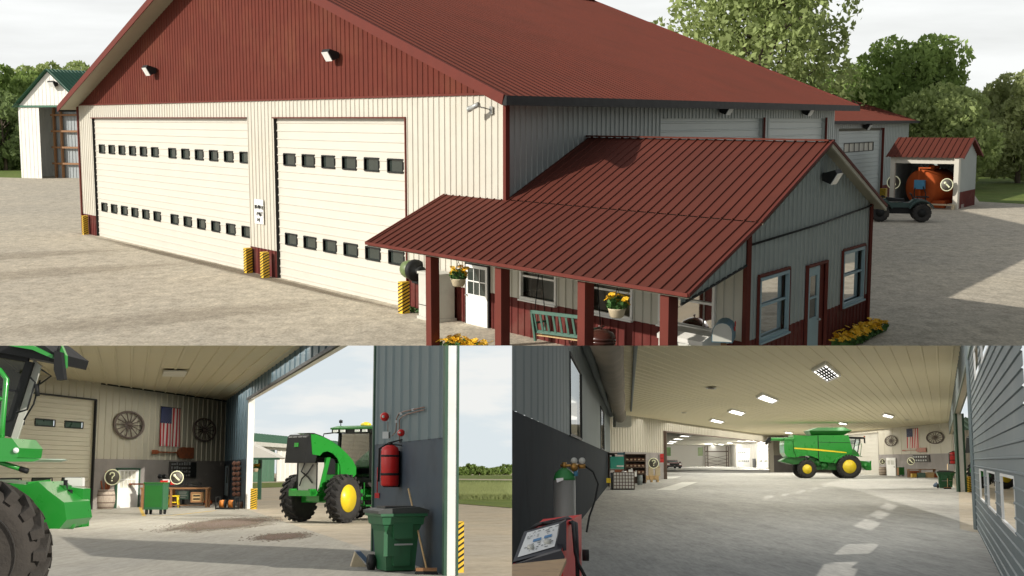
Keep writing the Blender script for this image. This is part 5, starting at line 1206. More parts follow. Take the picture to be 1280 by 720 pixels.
# things on the back wall
def on(w, px, py): return w.uv(px, py)
def ellipse_on(w, cx, cy, rx, ry):
    u0, _ = w.uv(cx - rx, cy); u1, _ = w.uv(cx + rx, cy); uc = (u0 + u1) / 2; _, z = w.uv(cx, cy); _, z1 = w.uv(cx, cy - ry)
    return uc, z, (u1 - u0) / 2, z1 - z
u, z, ru, rz_ = ellipse_on(bw, 158.5, 531, 19.5, 17.5); wagon_wheel(None, u, z, ru, rz_, 'spoked wagon wheel on the bay wall, left of the flag', 'wagon wheels on the bay wall', bw)
u, z, ru, rz_ = ellipse_on(bw, 253, 537.5, 14.5, 15); wagon_wheel(None, u, z, ru, rz_, 'smaller spoked wagon wheel on the bay wall, right of the flag', 'wagon wheels on the bay wall', bw)
u0, z1 = on(bw, 199.5, 508.5); u1, z0 = on(bw, 223, 558.5); flag(u0, u1, z0, z1 , bw, 'flag with red and white stripes hanging on the bay wall between the wagon wheels')
u0, _ = on(bw, 188, 566); u1, _ = on(bw, 240, 566); _, zc = on(bw, 225, 566); scoop(u0, u1, zc, .66, bw, 'copper coloured grain shovel on the bay wall under the flag')
# white door
u0, z1 = on(bw, 145, 583); u1, _ = on(bw, 171, 600); z1 = 2.15
t = thing('white_door', 'white half glazed door in the concrete base of the bay wall', 'door', bw.pt(u0, 0, -.04), bw.rz); w = u1 - u0
mb = MB(); 
for r in ((0, w, 0, 1.05), (0, w * .14, 1.05, 2.0), (w * .86, w, 1.05, 2.0), (w * .14, w * .86, 1.93, 2.0)): mb.box(r[0], r[1], -.06, 0, r[2], r[3])
part('leaf', mb, white, t)
mb = MB(); mb.box(w * .14, w * .86, -.03, -.02, 1.05, 1.93); part('pane', mb, mat('bright_pane', (.5, .5, .42), .3, var=.5, scale=2.5), t)
mb = MB()
for x in (.32, .5, .68): mb.box(w * x - .03, w * x + .03, -.05, -.035, 1.05, 1.93)
mb.box(w * .14, w * .86, -.05, -.035, 1.47, 1.52); part('glazing_bar', mb, white, t)
mb = MB(); mb.box(-.12, 0, -.1, 0, 0, 2.08); mb.box(w, w + .12, -.1, 0, 0, 2.08); mb.box(-.12, w + .12, -.1, 0, 2.02, 2.1); part('frame', mb, gtr, t)
# dark peg board, speakers, socket
u0, z1 = on(bw, 211, 577); u1, z0 = on(bw, 244, 597)
t = thing('peg_board', 'dark peg board with rows of hanging tools above the workbench', 'tool board', bw.pt(u0, z0, -.06), bw.rz); w = u1 - u0; h = z1 - z0
mb = MB(); mb.box(0, w, 0, .05, 0, h); part('board', mb, mat('dark_board', (.05, .045, .04), .8, var=.3), t)
mb = MB(); rr = random.Random(9)
for i in range(9):
    for j in range(4): 
        x = w * (i + .7) / 11; zz = h * (j + .4) / 4.3; mb.box(x, x + w * .05 * rr.uniform(.5, 1.3), -.03, 0, zz, zz + h * .16 * rr.uniform(.6, 1.2))
part('tools', mb, steel, t)
mb = MB(); mb.box(w * .76, w * .97, -.05, 0, .05, h * .95); part('side_panel', mb, black, t)
for px, lb in ((199, 'left one of two round black speakers on the concrete wall'), (204.5, 'right one of two round black speakers on the concrete wall')):
    u, z = on(bw, px, 595.5); t = thing('wall_speaker', lb, 'speaker', bw.pt(u, z, 0), bw.rz, 'round black speakers on the bay wall'); mb = MB(); mb.lathe([(0, -.12), (.08, -.12), (.12, -.06), (.12, 0)], axis='y', n=16); part('cone', scaled(mb, 1.8), black, t); mb = MB(); mb.lathe([(0, -.14), (.04, -.14), (.045, -.12)], axis='y', n=12); part('cap', scaled(mb, 1.8), steel, t)
# free-standing things in front of the back wall; depth from where their feet meet the floor
def sc(D): return D / F
g_ = S_.g(130.5, 636.5); barrel(g_, 'pale wooden barrel beside the white bay door', s=sc(g_.y) * 25 / 1.04 * 1.0)
g_ = S_.g(194.5, 643); tool_cart(g_, R(-6), 'green tool cart on castors in front of the workbench', s=sc(g_.y) * 39 / 1.3)
gB = S_.gx(221, 69.5); kb = sc(gB.y)
wb_ = workbench(gB, R(0), 'long brown workbench with drawers under the peg board', w=84 * kb / (kb * 24.5), s=kb * 24.5)
def ontop(px, py0, name, label, cat, d, m, zz=None, group=None, depth=0.0):
    p = S_.d(px, py0, gB.y - depth); return smallbox(name, label, cat, p, 0, d, m, m, group)
ontop(205.5, 605.8, 'toolbox', 'red toolbox on the left of the workbench', 'toolbox', (.3, .3, .22), redp)
ontop(216.5, 605.8, 'fuel_can', 'small red can near the middle of the workbench', 'can', (.18, .2, .17), redp)
ontop(208, 603.8, 'paper_stack', 'white carton behind the red toolbox', 'carton', (.3, .2, .2), white, depth=-.3)
ontop(243, 605.8, 'tool_tray', 'dark tray of tools on the right of the workbench', 'tray', (.7, .3, .1), black)
ontop(228, 605.8, 'bench_vice', 'dark bench vice in the middle of the workbench', 'vice', (.28, .3, .25), black)
ontop(175, 606, 'wall_shelf', 'short red brown shelf board left of the workbench', 'shelf', (1.0, .4, .08), copper)
g_ = S_.g(217, 634.5); stool(g_, 'yellow step stool in front of the workbench', sc(g_.y) * 15 / .56)
g_ = S_.g(229, 631.2); k_ = sc(g_.y)
t = thing('green_box', 'grey green slatted box with pale writing on a black stand', 'box', g_, 0)
mb = MB(); mb.box(-7 * k_, 7 * k_, -.2, .2, 7 * k_, 17 * k_); part('body', mb, mat('grey_green_paint', (.10, .17, .13), .6, var=.3, scale=6), t)
mb = MB(); 
for i, w in enumerate((3.5, 5.5, 4.5, 5)): mb.box(-w * k_, w * k_, -.21, -.2, (9 + i * 2.1) * k_, (9.8 + i * 2.1) * k_)
part('pale_line', mb, palegrey, t)
mb = MB(); mb.box(-1 * k_, 1 * k_, -.1, .1, 0, 7 * k_); mb.box(-3 * k_, 3 * k_, -.2, .2, 0, 1 * k_); part('stand', mb, black, t)
g_ = S_.d(247, 628, gB.y - .3); k_ = kb
smallbox('wooden_crate', 'orange brown wooden crate with two dark slots on the bench shelf', 'crate', g_, 0, (13.5 * k_, .5, 12.5 * k_), MATS['light_wood'])
mbx = MB(); 
for z in (3.5, 7.5): mbx.box(-4 * k_, 4 * k_, -.275, -.26, z * k_, (z + 1.6) * k_)
t = thing('crate_slots', '', ''); 
CUR.objs.remove(t); bpy.data.objects.remove(t)
cr = [o for o in CUR.objs if o.name.startswith('wooden_crate')][-1]; part('slot', mbx, black, cr)
# red and black trolley jack beside the bench
g_ = S_.g(259.5, 631); k_ = sc(g_.y)
t = thing('trolley_jack', 'orange trolley jack with an upright handle right of the workbench', 'jack', g_, 0)
mb = MB(); mb.prism([(-5 * k_, 1 * k_), (5 * k_, 1 * k_), (4.5 * k_, 5 * k_), (0, 6 * k_), (-4 * k_, 5 * k_)], -.15, .15); part('body', mb, orange, t)
for x in (-3.5, 3.5): mb = MB(); mb.cyl((x * k_, -.2, 1.2 * k_), (x * k_, .2, 1.2 * k_), 1.2 * k_, 12); part('wheel', mb, black, t)
mb = MB(); mb.cyl((0, 0, 5 * k_), (1 * k_, 0, 20 * k_), .03, 8); part('handle', mb, redp, t)
mb = MB(); mb.cyl((1 * k_, 0, 17 * k_), (1.1 * k_, 0, 22 * k_), .05, 8); part('grip', mb, black, t)
# cable reels on a stand
g_ = S_.g(284, 636.8); k_ = sc(g_.y)
t = thing('reel_stand', 'black metal stand holding two orange cable reels', 'stand', g_, R(-8))
mb = MB()
for x in (-12, 12):
    mb.beam((x * k_, -.3, 0), (x * k_, -.3, 15 * k_), .05, .05); mb.beam((x * k_, .3, 0), (x * k_, .3, 15 * k_), .05, .05); mb.beam((x * k_, -.3, 15 * k_), (x * k_, .3, 15 * k_), .05, .05)
mb.beam((-12 * k_, -.3, .06), (12 * k_, -.3, .06), .08, .08); mb.beam((-12 * k_, .3, .06), (12 * k_, .3, .06), .08, .08); mb.cyl((-12 * k_, 0, 7 * k_), (12 * k_, 0, 7 * k_), .03, 8); part('frame', mb, black, t)
for x, lb in ((-5.5, 'orange cable reel on the left of the black stand'), (5.5, 'orange cable reel on the right of the black stand, nearer the jamb')):
    t2 = thing('cable_reel', lb, 'cable reel', g_ + Vector((x * k_, -.05, 7 * k_)), R(-8), 'orange cable reels on the black stand')
    mb = MB(); mb.lathe([(3.8 * k_, -3 * k_), (4.6 * k_, -3 * k_), (4.6 * k_, 3 * k_), (3.8 * k_, 3 * k_)], axis='x', n=24); part('cable', mb, mat('orange_cable', (.6, .2, .03), .55, var=.15, scale=20), t2)
    for q in (-3.4, 3.2): mb = MB(); mb.lathe([(.5 * k_, q * k_), (5.2 * k_, q * k_), (5.2 * k_, (q + .3) * k_), (.5 * k_, (q + .3) * k_)], axis='x', n=24); part('flange', mb, black, t2)
g_ = S_.g(300, 636); k_ = sc(g_.y)
t = thing('dark_bucket', 'dark brown tub on the floor at the foot of the blue wall', 'tub', g_, 0); mb = MB(); mb.lathe([(3.3 * k_, 0), (4 * k_, 8.5 * k_), (3.7 * k_, 8.5 * k_), (3.2 * k_, 2 * k_), (0, 2 * k_)], n=20); part('body', mb, mat('dark_brown', (.06, .03, .02), .6), t); mb = MB(); mb.tube([(-4 * k_, 0, 8.4 * k_), (0, -.02, 9.6 * k_), (4 * k_, 0, 8.4 * k_)], .02, 5); part('handle', mb, black, t)
# light blue door and the rack of hanging parts on the blue wall
u0, z1 = on(rw, 283.3, 584); u1, _ = on(rw, 287.8, 600)
t = thing('blue_door', 'narrow pale blue door with a dark glass in the blue wall', 'door', rw.pt(u0, 0, -.04), rw.rz); w = u1 - u0
mb = MB(); mb.box(0, w, -.05, 0, .45, 1.2); mb.box(0, w * .25, -.05, 0, 1.2, 2.25); mb.box(w * .7, w, -.05, 0, 1.2, 2.25); mb.box(0, w, -.05, 0, 2.15, 2.25); part('leaf', mb, mat('pale_blue_paint', (.35, .45, .5), .5), t)
mb = MB(); mb.box(w * .25, w * .7, -.03, -.01, 1.2, 2.15); part('pane', mb, black, t); mb = MB(); mb.box(-.2, 0, -.08, 0, .3, 2.32); mb.box(w, w + .2, -.08, 0, .3, 2.32); part('frame', mb, black, t)
gr = 'belts and pulleys hanging in two columns on the blue wall'
first = None
pulm = mat('rust_pulley', (.12, .05, .03), .7, var=.4, scale=8)
for j in range(7):
    for i in (0, 1):
        p = S_.d(293.2 + i * 5.0, 579.5 + j * 6.4, 70.0)
        if first is None:
            first = thing('hanging_pulley', 'x', 'pulley', p, R(0), gr)
            mb = MB(); mb.lathe([(.03, -.12), (.10, -.12), (.13, -.06), (.09, 0), (.13, .06), (.1, .12)], axis='y', n=14); part('sheave', mb, pulm, first)
            mb = MB(); mb.tube([(.1 * math.cos(a), .0, .1 * math.sin(a)) for a in [k * math.pi / 6 for k in range(12)]], .025, 5, closed=True); part('belt', mb, black, first); o = first
        else: o = dup(first, p, 0)
        o['label'] = '%s rusty pulley from the top in the %s column on the blue wall' % (['first', 'second', 'third', 'fourth', 'fifth', 'sixth', 'lowest'][j], ['left', 'right'][i])
# column fittings
def onc(px, py, off=-.02): u, z = rw.uv(px, py); return rw.pt(u, z, off)
p = onc(501, 607.5, -.25); extinguisher(p, R(-4), 'big red fire extinguisher strapped to the slate column', h=.97, r=.2)
for px, py, r_, lb in ((488, 521, .105, 'upper red alarm bell on the ribbed column'), (509, 541, .08, 'lower red alarm bell just above the fire extinguisher')):
    t = thing('alarm_bell', lb, 'alarm bell', onc(px, py, -.14), R(-15), 'red alarm bells on the column')
    mb = MB(); mb.lathe([(0, -.08), (r_ * .6, -.07), (r_, -.0), (r_, .03), (r_ * .6, .06)], axis='y', n=20); part('dome', mb, redp, t)
    mb = MB(); mb.lathe([(0, -.1), (r_ * .3, -.095), (r_ * .3, -.06)], axis='y', n=12); part('centre', mb, palegrey, t)
t = thing('junction_box', 'pale grey junction box on the column between the alarm bells', 'box', onc(488, 548, -.1), R(-15)); mb = MB(); mb.box(-.07, .07, -.04, .06, 0, .15); part('box', mb, palegrey, t); mb = MB(); mb.box(-.075, .075, -.05, -.04, -.005, .155); part('cover', mb, galv, t)
mb = MB(); q0 = onc(499, 553, -.08)
for dx in (0, 4.5):
    pts = [onc(499 + dx * .8, 530, -.06), onc(499 + dx * .8, 523 + dx * .3, -.06), onc(502 + dx, 517 + dx * .8, -.06), onc(508 + dx, 514.5 + dx * .7, -.06), onc(534, 509 + dx * .7, -.06)]
    if dx == 0: pts = [onc(493, 545, -.06), onc(498, 540, -.06)] + pts
    else: pts = [onc(502.6, 553, -.06)] + pts
    mb.tube([p_ - q0 for p_ in pts], .012, 6)
mb.tube([onc(488, 527, -.06) - q0, onc(488, 541, -.06) - q0], .008, 5)
t = thing('copper_conduit', 'pair of bent copper conduits running over the ribbed column', 'conduit', q0); part('pipe', mb, mat('conduit', (.25, .14, .1), .5, .4), t); mb = MB(); 
for px, py in ((505, 517), (520, 512), (499, 527)): c_ = onc(px, py, -.07) - q0; mb.cbox(c_, (.05, .03, .06))
part('clip', mb, steel, t)
t = thing('fly_swatter', 'red hand shovel hanging low on the left of the slate column', 'hand shovel', onc(474.5, 622, -.06), R(-10)); mb = MB(); mb.cyl((0, 0, .1), (0, 0, .72), .014, 6); part('handle', mb, redp, t); mb = MB(); mb.box(-.055, .055, -.02, .02, -.01, .11); part('blade', mb, redp, t)
# bin, blue ramp board, broom, guard
g_ = S_.g(492, 715.5); wheelie_bin(g_ + Vector((0, .35, 0)), R(24), 'green wheeled bin with a dark lid against the slate column', 1.05)
g_ = S_.g(455, 708)
t = thing('wheel_chock', 'blue sloping ramp board leaning beside the green bin', 'ramp', g_, R(10)); mb = MB(); mb.prism([(-.2, .32), (-.08, .32), (.2, .02), (.2, 0), (.1, 0)], -.25, .25, 'y'); part('board', mb, mat('blue_board', (.09, .14, .22), .5, var=.1), t); mb = MB(); mb.prism([(-.19, .3), (.05, 0), (-.28, 0)], -.2, .2, 'y'); part('side', mb, tan, t)
broom(S_.g(533, 718.5) + Vector((0, 0, 0)), S_.d(510.5, 611, 26.5), 'push broom leaning on the slate column beside the bin', 1.0)
bollard(S_.g(574.5, 716) + Vector((-.02, .1, 0)), rw.rz + R(90), 'striped guard outside the green trimmed column', .98, .16)
bollard(S_.g(317, 636.5), R(0), 'striped guard behind the white jamb of the bay', 1.05, .3)
# tractor outside
gt = S_.g(409, 652.5); tractor(gt + Vector((.65, .9, 0)), R(180 + 57), 'green tractor with its bonnet raised standing outside the open bay')
# far white building with green roof
c0 = S_.gx(240, 190); c1 = S_.gx(480, 330); bb = Wall(S_, c0, c1); bN2 = Vector((bb.u.y, -bb.u.x, 0)); bk_ = -bN2
t = thing('long_white_shed', 'long white ribbed shed with green roof and green door far beyond the tractor', 'building', c0)
ze_ = 6.4
du0 = bb.uv(313, 590)[0]; du1 = bb.uv(345, 590)[0]
mb = MB(); mb.ribs(Vector((0, 0, 0)), bb.u, UP, bb.L, ze_, 3.0, .5, .15, bN2, holes=[(du0, du1, -1, 5.6)]); part('wall', mb, whitewall, t)
mb = MB(); mb.ribs(bb.u * du0 + bk_ * .3, bb.u, UP, du1 - du0, 5.6, 3.2, .6, .12, bN2); part('sliding_door', mb, mat('green_door', (.06, .15, .09), .5, var=.1), t)
mb = MB(); e0 = UP * ze_ + bN2 * 1.0 - bb.u * 2; dv = (bk_ * 14 + UP * 3.0); l2 = dv.length; dv.normalize(); mb.ribs(e0 + dv * l2, bb.u, -dv, bb.L + 4, l2, 2.0, .3, .15, UP); part('roof', mb, mat('pale_green_roof', (.07, .16, .11), .5, var=.1, scale=.2), t)  # roof in a lighter green than the yard barn's
mb = MB(); mb.box(-.3, .3, 0, .2, 0, .01) if False else None; mb = MB(); mb.beam(UP * ze_ + bN2 * 1.1 - bb.u * 2, UP * ze_ + bN2 * 1.1 + bb.u * (bb.L + 2), .3, .7); part('gutter', mb, palegrey, t)
for px in (375, 398): 
    ux = bb.uv(px, 590)[0]; mb = MB(); mb.add(*slab(bb.u * ux + UP * 2.2 + bN2 * .2, bb.u, bN2, 0, 9, 0, 1.3, .1)); part('window', mb, glass, t)
# open shelter with pale roof and green post
g_ = S_.g(324, 624.5); 
t = thing('open_shelter', 'small pale roofed shelter on a green post beyond the bay jamb', 'shelter', g_, 0); k_ = sc(g_.y)
mb = MB(); mb.box(-.12, .12, -.12, .12, 0, 2.75); part('post', mb, gtr, t)
mb = MB(); mb.box(-3.4, -3.15, -.12, .12, 0, 2.75); part('post', mb, gtr, t)
mb = MB(); mb.prism([(-3.8, 2.75), (1.35, 2.75), (1.5, 2.82), (-.8, 3.9), (-3.8, 3.9)], -1.2, 1.5); part('roof', mb, whitewall, t); mb = MB(); mb.box(-3.8, 1.55, -1.28, -1.2, 2.68, 2.82); part('fascia', mb, gtr, t)
hanging_pot(S_.d(319, 590, 88), .9, 'small pot of yellow flowers hanging from the pale shelter')
# distant trees on the horizon
rngt = random.Random(8)
for i, px in enumerate((578, 588, 600, 612, 624, 634, 645)):
    tree(S_.gx(px, 520 + i * 11), [2.8, 4.4, 3.2, 2.6, 3.4, 4.5, 4.1][i], 6.5, '%s distant tree from the left on the horizon of the field' % ['first', 'second', 'third', 'fourth', 'fifth', 'sixth', 'seventh'][i], 70 + i, 1, group='distant trees beyond the field', n=1200, size=.6, low=.05, clumps=12)
icon_disc(S_.d(140.5, 596.5, 62), 'round marker with a question mark in front of the white bay door', 'q', 10 * 62 / F, 0)
icon_disc(S_.d(221, 597, 66), 'round marker with a wrench symbol over the workbench', 'wrench', 8.5 * 66 / F, 0)
# ---------------- front of the combine at the left edge
Dc = 16.5
def cp(px, py, D=Dc): return S_.d(px, py, D)
t0 = cp(-40, 690); t0.z = 0
t = thing('combine_harvester', 'front of a green combine with huge dusty tyre, cut by the left edge', 'combine harvester', t0)
def c_(px, py, D=Dc): return cp(px, py, D) - t0
Rw = (S_.g(0, 720).y, )
wc = c_(-38, 694, 15.9); wr = wc.z
X = Matrix.Translation(wc) @ Matrix.Rotation(R(14), 4, 'Z')
ty = part('wheel', tyre_mb(wr, .8, .11, 20, X, .55), dustrubber, t)
mb = MB(X); mb.lathe([(wr * .5, -.3), (wr * .45, -.1), (.2, -.1), (.2, -.3), (0, -.3)], axis='y', n=28); part('rim', mb, jyellow, ty)
mb = MB(X)
for k in range(3):
    rr_ = wr * (.6 + .07 * k); mb.tube([(rr_ * math.cos(a), -.375 - .0 * k, rr_ * math.sin(a)) for a in [j * math.pi / 24 for j in range(48)]], .008, 4, closed=True)
part('sidewall_ring', mb, rubber, ty)
def cprism(pts, D0, D1, m, nm, par=None, lb=None):
    mb = MB(); a = [c_(x, y, D0) for x, y in pts]; sh = (D1 - D0); b = [p + Vector((0, sh, 0)) for p in a]; n = len(a)
    mb.add(a + b, [tuple(range(n)), tuple(range(n, 2 * n))] + [(i, (i + 1) % n, n + (i + 1) % n, n + i) for i in range(n)]); return part(nm, mb, m, par or t, lb)
cprism([(32, 606), (48, 602), (60, 613), (80, 628), (83, 650), (74, 661), (50, 661), (-20, 650), (-20, 600)], 16.4, 17.4, jgreen, 'feeder_house')
cprism([(76, 607), (104, 611), (102, 659), (84, 661), (82, 640), (90, 628), (86, 612)], 17.2, 17.5, jgreen, 'feeder_plate')
cprism([(58, 603), (80, 607), (84, 625), (80, 636), (66, 614)], 17.0, 17.3, dgreen, 'feeder_link')
cprism([(81, 597), (103, 597), (103, 608), (81, 607)], 17.6, 17.7, whitewall, 'notice_plate')
mb = MB(); mb.tube([c_(82, 600, 17.1), c_(82, 620, 17.1), c_(84, 634, 17.1)], .03, 6); mb.tube([c_(88, 612, 17.1), c_(86, 640, 17.1)], .035, 6); part('hydraulic_ram', mb, black, t)
mb = MB(); q = c_(80, 649, 16.9); mb.lathe([(.08, -.15), (.12, -.14), (.13, .12), (.1, .15)], c=q, axis='x', n=20); part('hitch_roller', mb, jgreen, t)
for a, b in (((34, 604), (62, 601)), ((44, 608), (66, 604))): mb = MB(); mb.beam(c_(*a, 16.6), c_(*b, 16.9), .04, .03); part('feeder_rail', mb, jgreen, t)
# cab
cprism([(-60, 420), (40, 420), (66, 440), (62, 452), (48, 449), (-60, 430)], 16.2, 17.6, black, 'cab_roof')
cprism([(10, 428), (42, 432), (66, 444), (65, 448), (40, 437), (10, 432)], 16.1, 16.3, jgreen, 'roof_trim')
mb = MB(); mb.beam(c_(38, 452, 16.4), c_(8, 545, 16.4), .07, .1); mb.beam(c_(36, 450, 16.4), c_(-50, 436, 16.4), .05, .06); part('cab_pillar', mb, black, t)
cprism([(42, 450), (51, 457), (20, 552), (12, 545)], 16.5, 16.55, palegrey, 'windscreen_edge')
mb = MB(); mb.add([c_(-50, 436, 16.6), c_(36, 452, 16.6), (c_(8, 545, 16.6)), c_(-50, 545, 16.6)], [(0, 1, 2, 3)]); part('cab_window', mb, cabglass, t)
mb = MB(); mb.tube([c_(66, 447, 16.2), c_(72, 440, 16.1), c_(75, 432, 16.1)], .02, 6); mb.tube([c_(52, 462, 16.3), c_(64, 470, 16.2), c_(50, 480, 16.3)], .012, 5)
mb.tube([c_(38, 472, 16.2), c_(44, 478, 16.2), c_(34, 512, 16.2), (c_(20, 516, 16.2))], .014, 6); mb.tube([c_(50, 475, 16.25), c_(42, 505, 16.25), c_(30, 525, 16.25)], .012, 5); mb.tube([c_(46, 480, 16.2), c_(47, 495, 16.2)], .03, 6); part('wiper_arm', mb, black, t)
cprism([(68, 438), (76, 440), (80, 474), (71, 475), (67, 462)], 16.0, 16.12, black, 'mirror')
cprism([(76, 430), (82, 444), (82, 460), (78, 455), (75, 440)], 16.12, 16.2, jgreen, 'mirror_back')
mb = MB(); mb.tube([c_(-20, 455, 16.0), c_(0, 463, 16.0), c_(8, 474, 16.0), c_(3, 530, 16.0), c_(1, 570, 16.0)], .035, 8); mb.tube([c_(-10, 498, 16.0), c_(5, 499, 16.0)], .03, 6); part('handrail', mb, jgreen, t)
cprism([(-30, 545), (15, 548), (24, 560), (22, 572), (10, 574), (-30, 568)], 15.9, 16.7, jgreen, 'side_lamp_housing')
mb = MB(); mb.cyl(c_(20, 563, 15.88), c_(20, 563, 16.0), .035, 14); part('side_lamp', mb, lampglass, t)
cprism([(-30, 572), (44, 573), (50, 574.5), (40, 577), (-30, 577)], 15.8, 16.8, jgreen, 'step_plate')
mb = MB(); mb.tube([c_(-20, 572, 15.9), c_(25, 586, 15.9)], .03, 8); part('strut', mb, jgreen, t); mb = MB(); mb.cyl(c_(25, 586, 15.9), c_(35, 589, 15.9), .035, 8); part('strut_end', mb, black, t)
# ================================================================= HALL SET (inside the long hall)
use(HALL); S_ = HALL
HH = 5.6
L0 = S_.g(728.5, 648); L1 = S_.g(763, 603.6); lwn = Wall(S_, L0, L1)
JX = 961.0; DJ = 200.0; J_ = Vector(((JX - 640) / F * DJ, DJ, 0)); L1 = Vector((L1.x, L1.y, 0)); bk = Wall(S_, L1, J_)
Rf = S_.g(1198, 615); Rn = S_.g(1221.5, 662); rwl = Wall(S_, Rf, Rn)        # right wall, far post to near leaf
F1 = S_.g(1060, 592.4); F2 = S_.g(1193, 598); fw_ = Wall(S_, F1, F2)
hall = thing('machine_hall', 'long machine hall with tan ceiling, slate and grey side wall, and cream end walls', 'building', L1)
o_ = L1
lN = Vector((lwn.u.y, -lwn.u.x, 0)); kN = Vector((bk.u.y, -bk.u.x, 0)); fN = Vector((fw_.u.y, -fw_.u.x, 0)); rN = Vector((rwl.u.y, -rwl.u.x, 0))
if lN.x < 0: lN = -lN
def Lw(u, z=0, y=0): return lwn.pt(u, z, y) - o_
def Bk(u, z=0, y=0): return bk.pt(u, z, y) - o_
def Rw_(u, z=0, y=0): return rwl.pt(u, z, y) - o_
def Fw(u, z=0, y=0): return fw_.pt(u, z, y) - o_
hcream = mat('hall_cream_cladding', (.46, .43, .35), .6, var=.05, scale=.3); hgrey = mat('hall_grey_cladding', (.25, .28, .28), .75, spec=.1, var=.06, scale=.4); hslate = mat('hall_slate_panel', (.026, .033, .040), .85, spec=.06, var=.2, scale=.5, dark=(.015, .018, .02), dscale=1, damt=.6)
ceil2 = mat('hall_ceiling', (.66, .60, .41), .7, var=.04, scale=.2); brick = mat('warm_grey_base', (.27, .25, .24), .85, var=.15, scale=.4, dark=(.15, .14, .13), dscale=.3, damt=.5)
# left wall with two windows
w1 = (lwn.uv(711, 500)[0], lwn.uv(725.3, 500)[0]); w2 = (lwn.uv(750.3, 530)[0], lwn.uv(754.3, 530)[0]); LLn = lwn.L
W0 = -34
mb = MB(); mb.ribs(Lw(W0, 2.36), lwn.u, UP, LLn - W0, 7 - 2.36, 1.35, .35, .02, lN, holes=[(w1[0] - W0, w1[1] - W0, .0, 1.98), (w2[0] - W0, w2[1] - W0, 0, 2.2)]); part('side_wall', mb, hgrey, hall)
mb = MB(); mb.add([Lw(W0), Lw(LLn), Lw(LLn, 2.36), Lw(W0, 2.36)], [(0, 1, 2, 3)]); part('slate_base', mb, hslate, hall)
reveal = mat('beige_reveal', (.5, .46, .36), .6, var=.05)
for (a, b), zt in ((w1, 4.34), (w2, 4.56)):
    mb = MB(); e = -lN * .02
    A, B2, C2, D2 = Lw(a, 2.38), Lw(b, 2.38), Lw(b, zt), Lw(a, zt)
    for p, q in ((A, B2), (B2, C2), (C2, D2), (D2, A)): mb.add([p, q, q + e, p + e], [(0, 1, 2, 3)])
    wn_ = part('window', mb, reveal, hall)
    mb = MB()
    for p, q in ((A, B2), (B2, C2), (C2, D2), (D2, A)): mb.beam(p + lN * .02, q + lN * .02, .05, .07)
    part('window_frame', mb, black, wn_)
    mb = MB(); mb.add([p + e for p in (A, B2, C2, D2)], [(0, 1, 2, 3)]); part('pane', mb, clearglass('hall_glass', (.97, .97, .95), 1.02), wn_)
# back wall with the wide passage
k0 = bk.uv(829.5, 560)[0]; zh = 4.55
mb = MB(); mb.ribs(Bk(0, 2.5), bk.u, UP, bk.L, HH - 2.5, .95, .2, .06, kN, holes=[(k0, bk.L + 1, -1, zh - 2.5)]); part('back_wall', mb, hcream, hall)
mb = MB(); mb.add([Bk(0), Bk(k0), Bk(k0, 2.5), Bk(0, 2.5)], [(0, 1, 2, 3)]); part('concrete_base', mb, brick, hall)
mb = MB(); mb.beam(Bk(k0, zh, -.05), Bk(bk.L, zh, -.05), .1, .12); mb.beam(Bk(k0, 0, -.05), Bk(k0, zh, -.05), .5, .1, bk.u); part('passage_trim', mb, iron, hall)
# wall piece right of the passage, behind the combine, up to the cream door of the flag wall
R0 = J_ - o_; cx = Vector((F1.x, F1.y, 0)) - o_
w3 = Wall(S_, J_, (F1.x + 8, F1.y + 75)); 
mb = MB(); q = S_.d(961, 587, 200); 
wJ = Wall(S_, J_, S_.gx(1062, 215)); wn3 = Vector((wJ.u.y, -wJ.u.x, 0)); jo = J_ - o_
mb.ribs(jo + UP * 2.6, wJ.u, UP, wJ.L, HH - 2.6, .9, .15, .06, wn3); part('back_wall', mb, hcream, hall)
mb = MB(); mb.add([jo, jo + wJ.u * wJ.L, jo + wJ.u * wJ.L + UP * 2.6, jo + UP * 2.6], [(0, 1, 2, 3)]); part('concrete_base', mb, brick, hall)
mb = MB(); mb.box(-.35, .35, -.35, .35, 0, HH, xf=Matrix.Translation(jo)); part('pillar', mb, hcream, hall)
# flag wall
gdu = fw_.uv(1098.5, 560)[0]
mb = MB(); mb.ribs(Fw(-30, 2.5), fw_.u, UP, fw_.L + 30, HH - 2.5, 3.6, .6, .06, fN, holes=[(-2 + 30, gdu + 30, -1, 5.2 - 2.5)]); part('flag_wall', mb, hcream, hall)
mb = MB(); mb.add([Fw(gdu), Fw(fw_.L), Fw(fw_.L, 2.5), Fw(gdu, 2.5)], [(0, 1, 2, 3)]); part('concrete_base', mb, brick, hall)
hd = overhead_door(Fw(0), fw_.u, -2, gdu - .3, 5.2, hall, fN, (1.35, 4.05), [gdu - 38 - 26 * 0, gdu - 19], 9, .36, sheet_m=mat('hall_pale_door', (.52, .5, .44), .55, var=.03, scale=.3), back=.3, pitch=.5, gm=mat('dim_window', (.3, .32, .28), .3, var=.2, scale=1), rw=.03)
# right wall: end stub, header, post, near leaf
HE = Wall(S_, F2, Rf)
u5 = 0
hz_ = 4.42
mb = MB(); d_ = (Rf - F2); o2 = F2 - o_
mb.ribs(Rw_(-(Rf - F2).length + 0, hz_), rwl.u, UP, (Rf - F2).length + rwl.L + 14, 2.2, 2.0, .3, .05, rN if rN.x < 0 else -rN); part('header', mb, hgrey, hall)
rn_in = rN if rN.x < 0 else -rN; rn_out = -rn_in
mb = MB(); a = Rw_(-(Rf - F2).length, hz_); b = Rw_(rwl.L + 14, hz_); mb.add([a, b, b + rn_out * .22, a + rn_out * .3], [(0, 1, 2, 3)]); part('header_underside', mb, reveal, hall)
mb = MB(); mb.beam(a + rn_out * .32, b + rn_out * .24, .04, .12); mb.beam(a + rn_in * .02, b + rn_in * .02, .05, .1); part('header_trim', mb, gtr, hall)
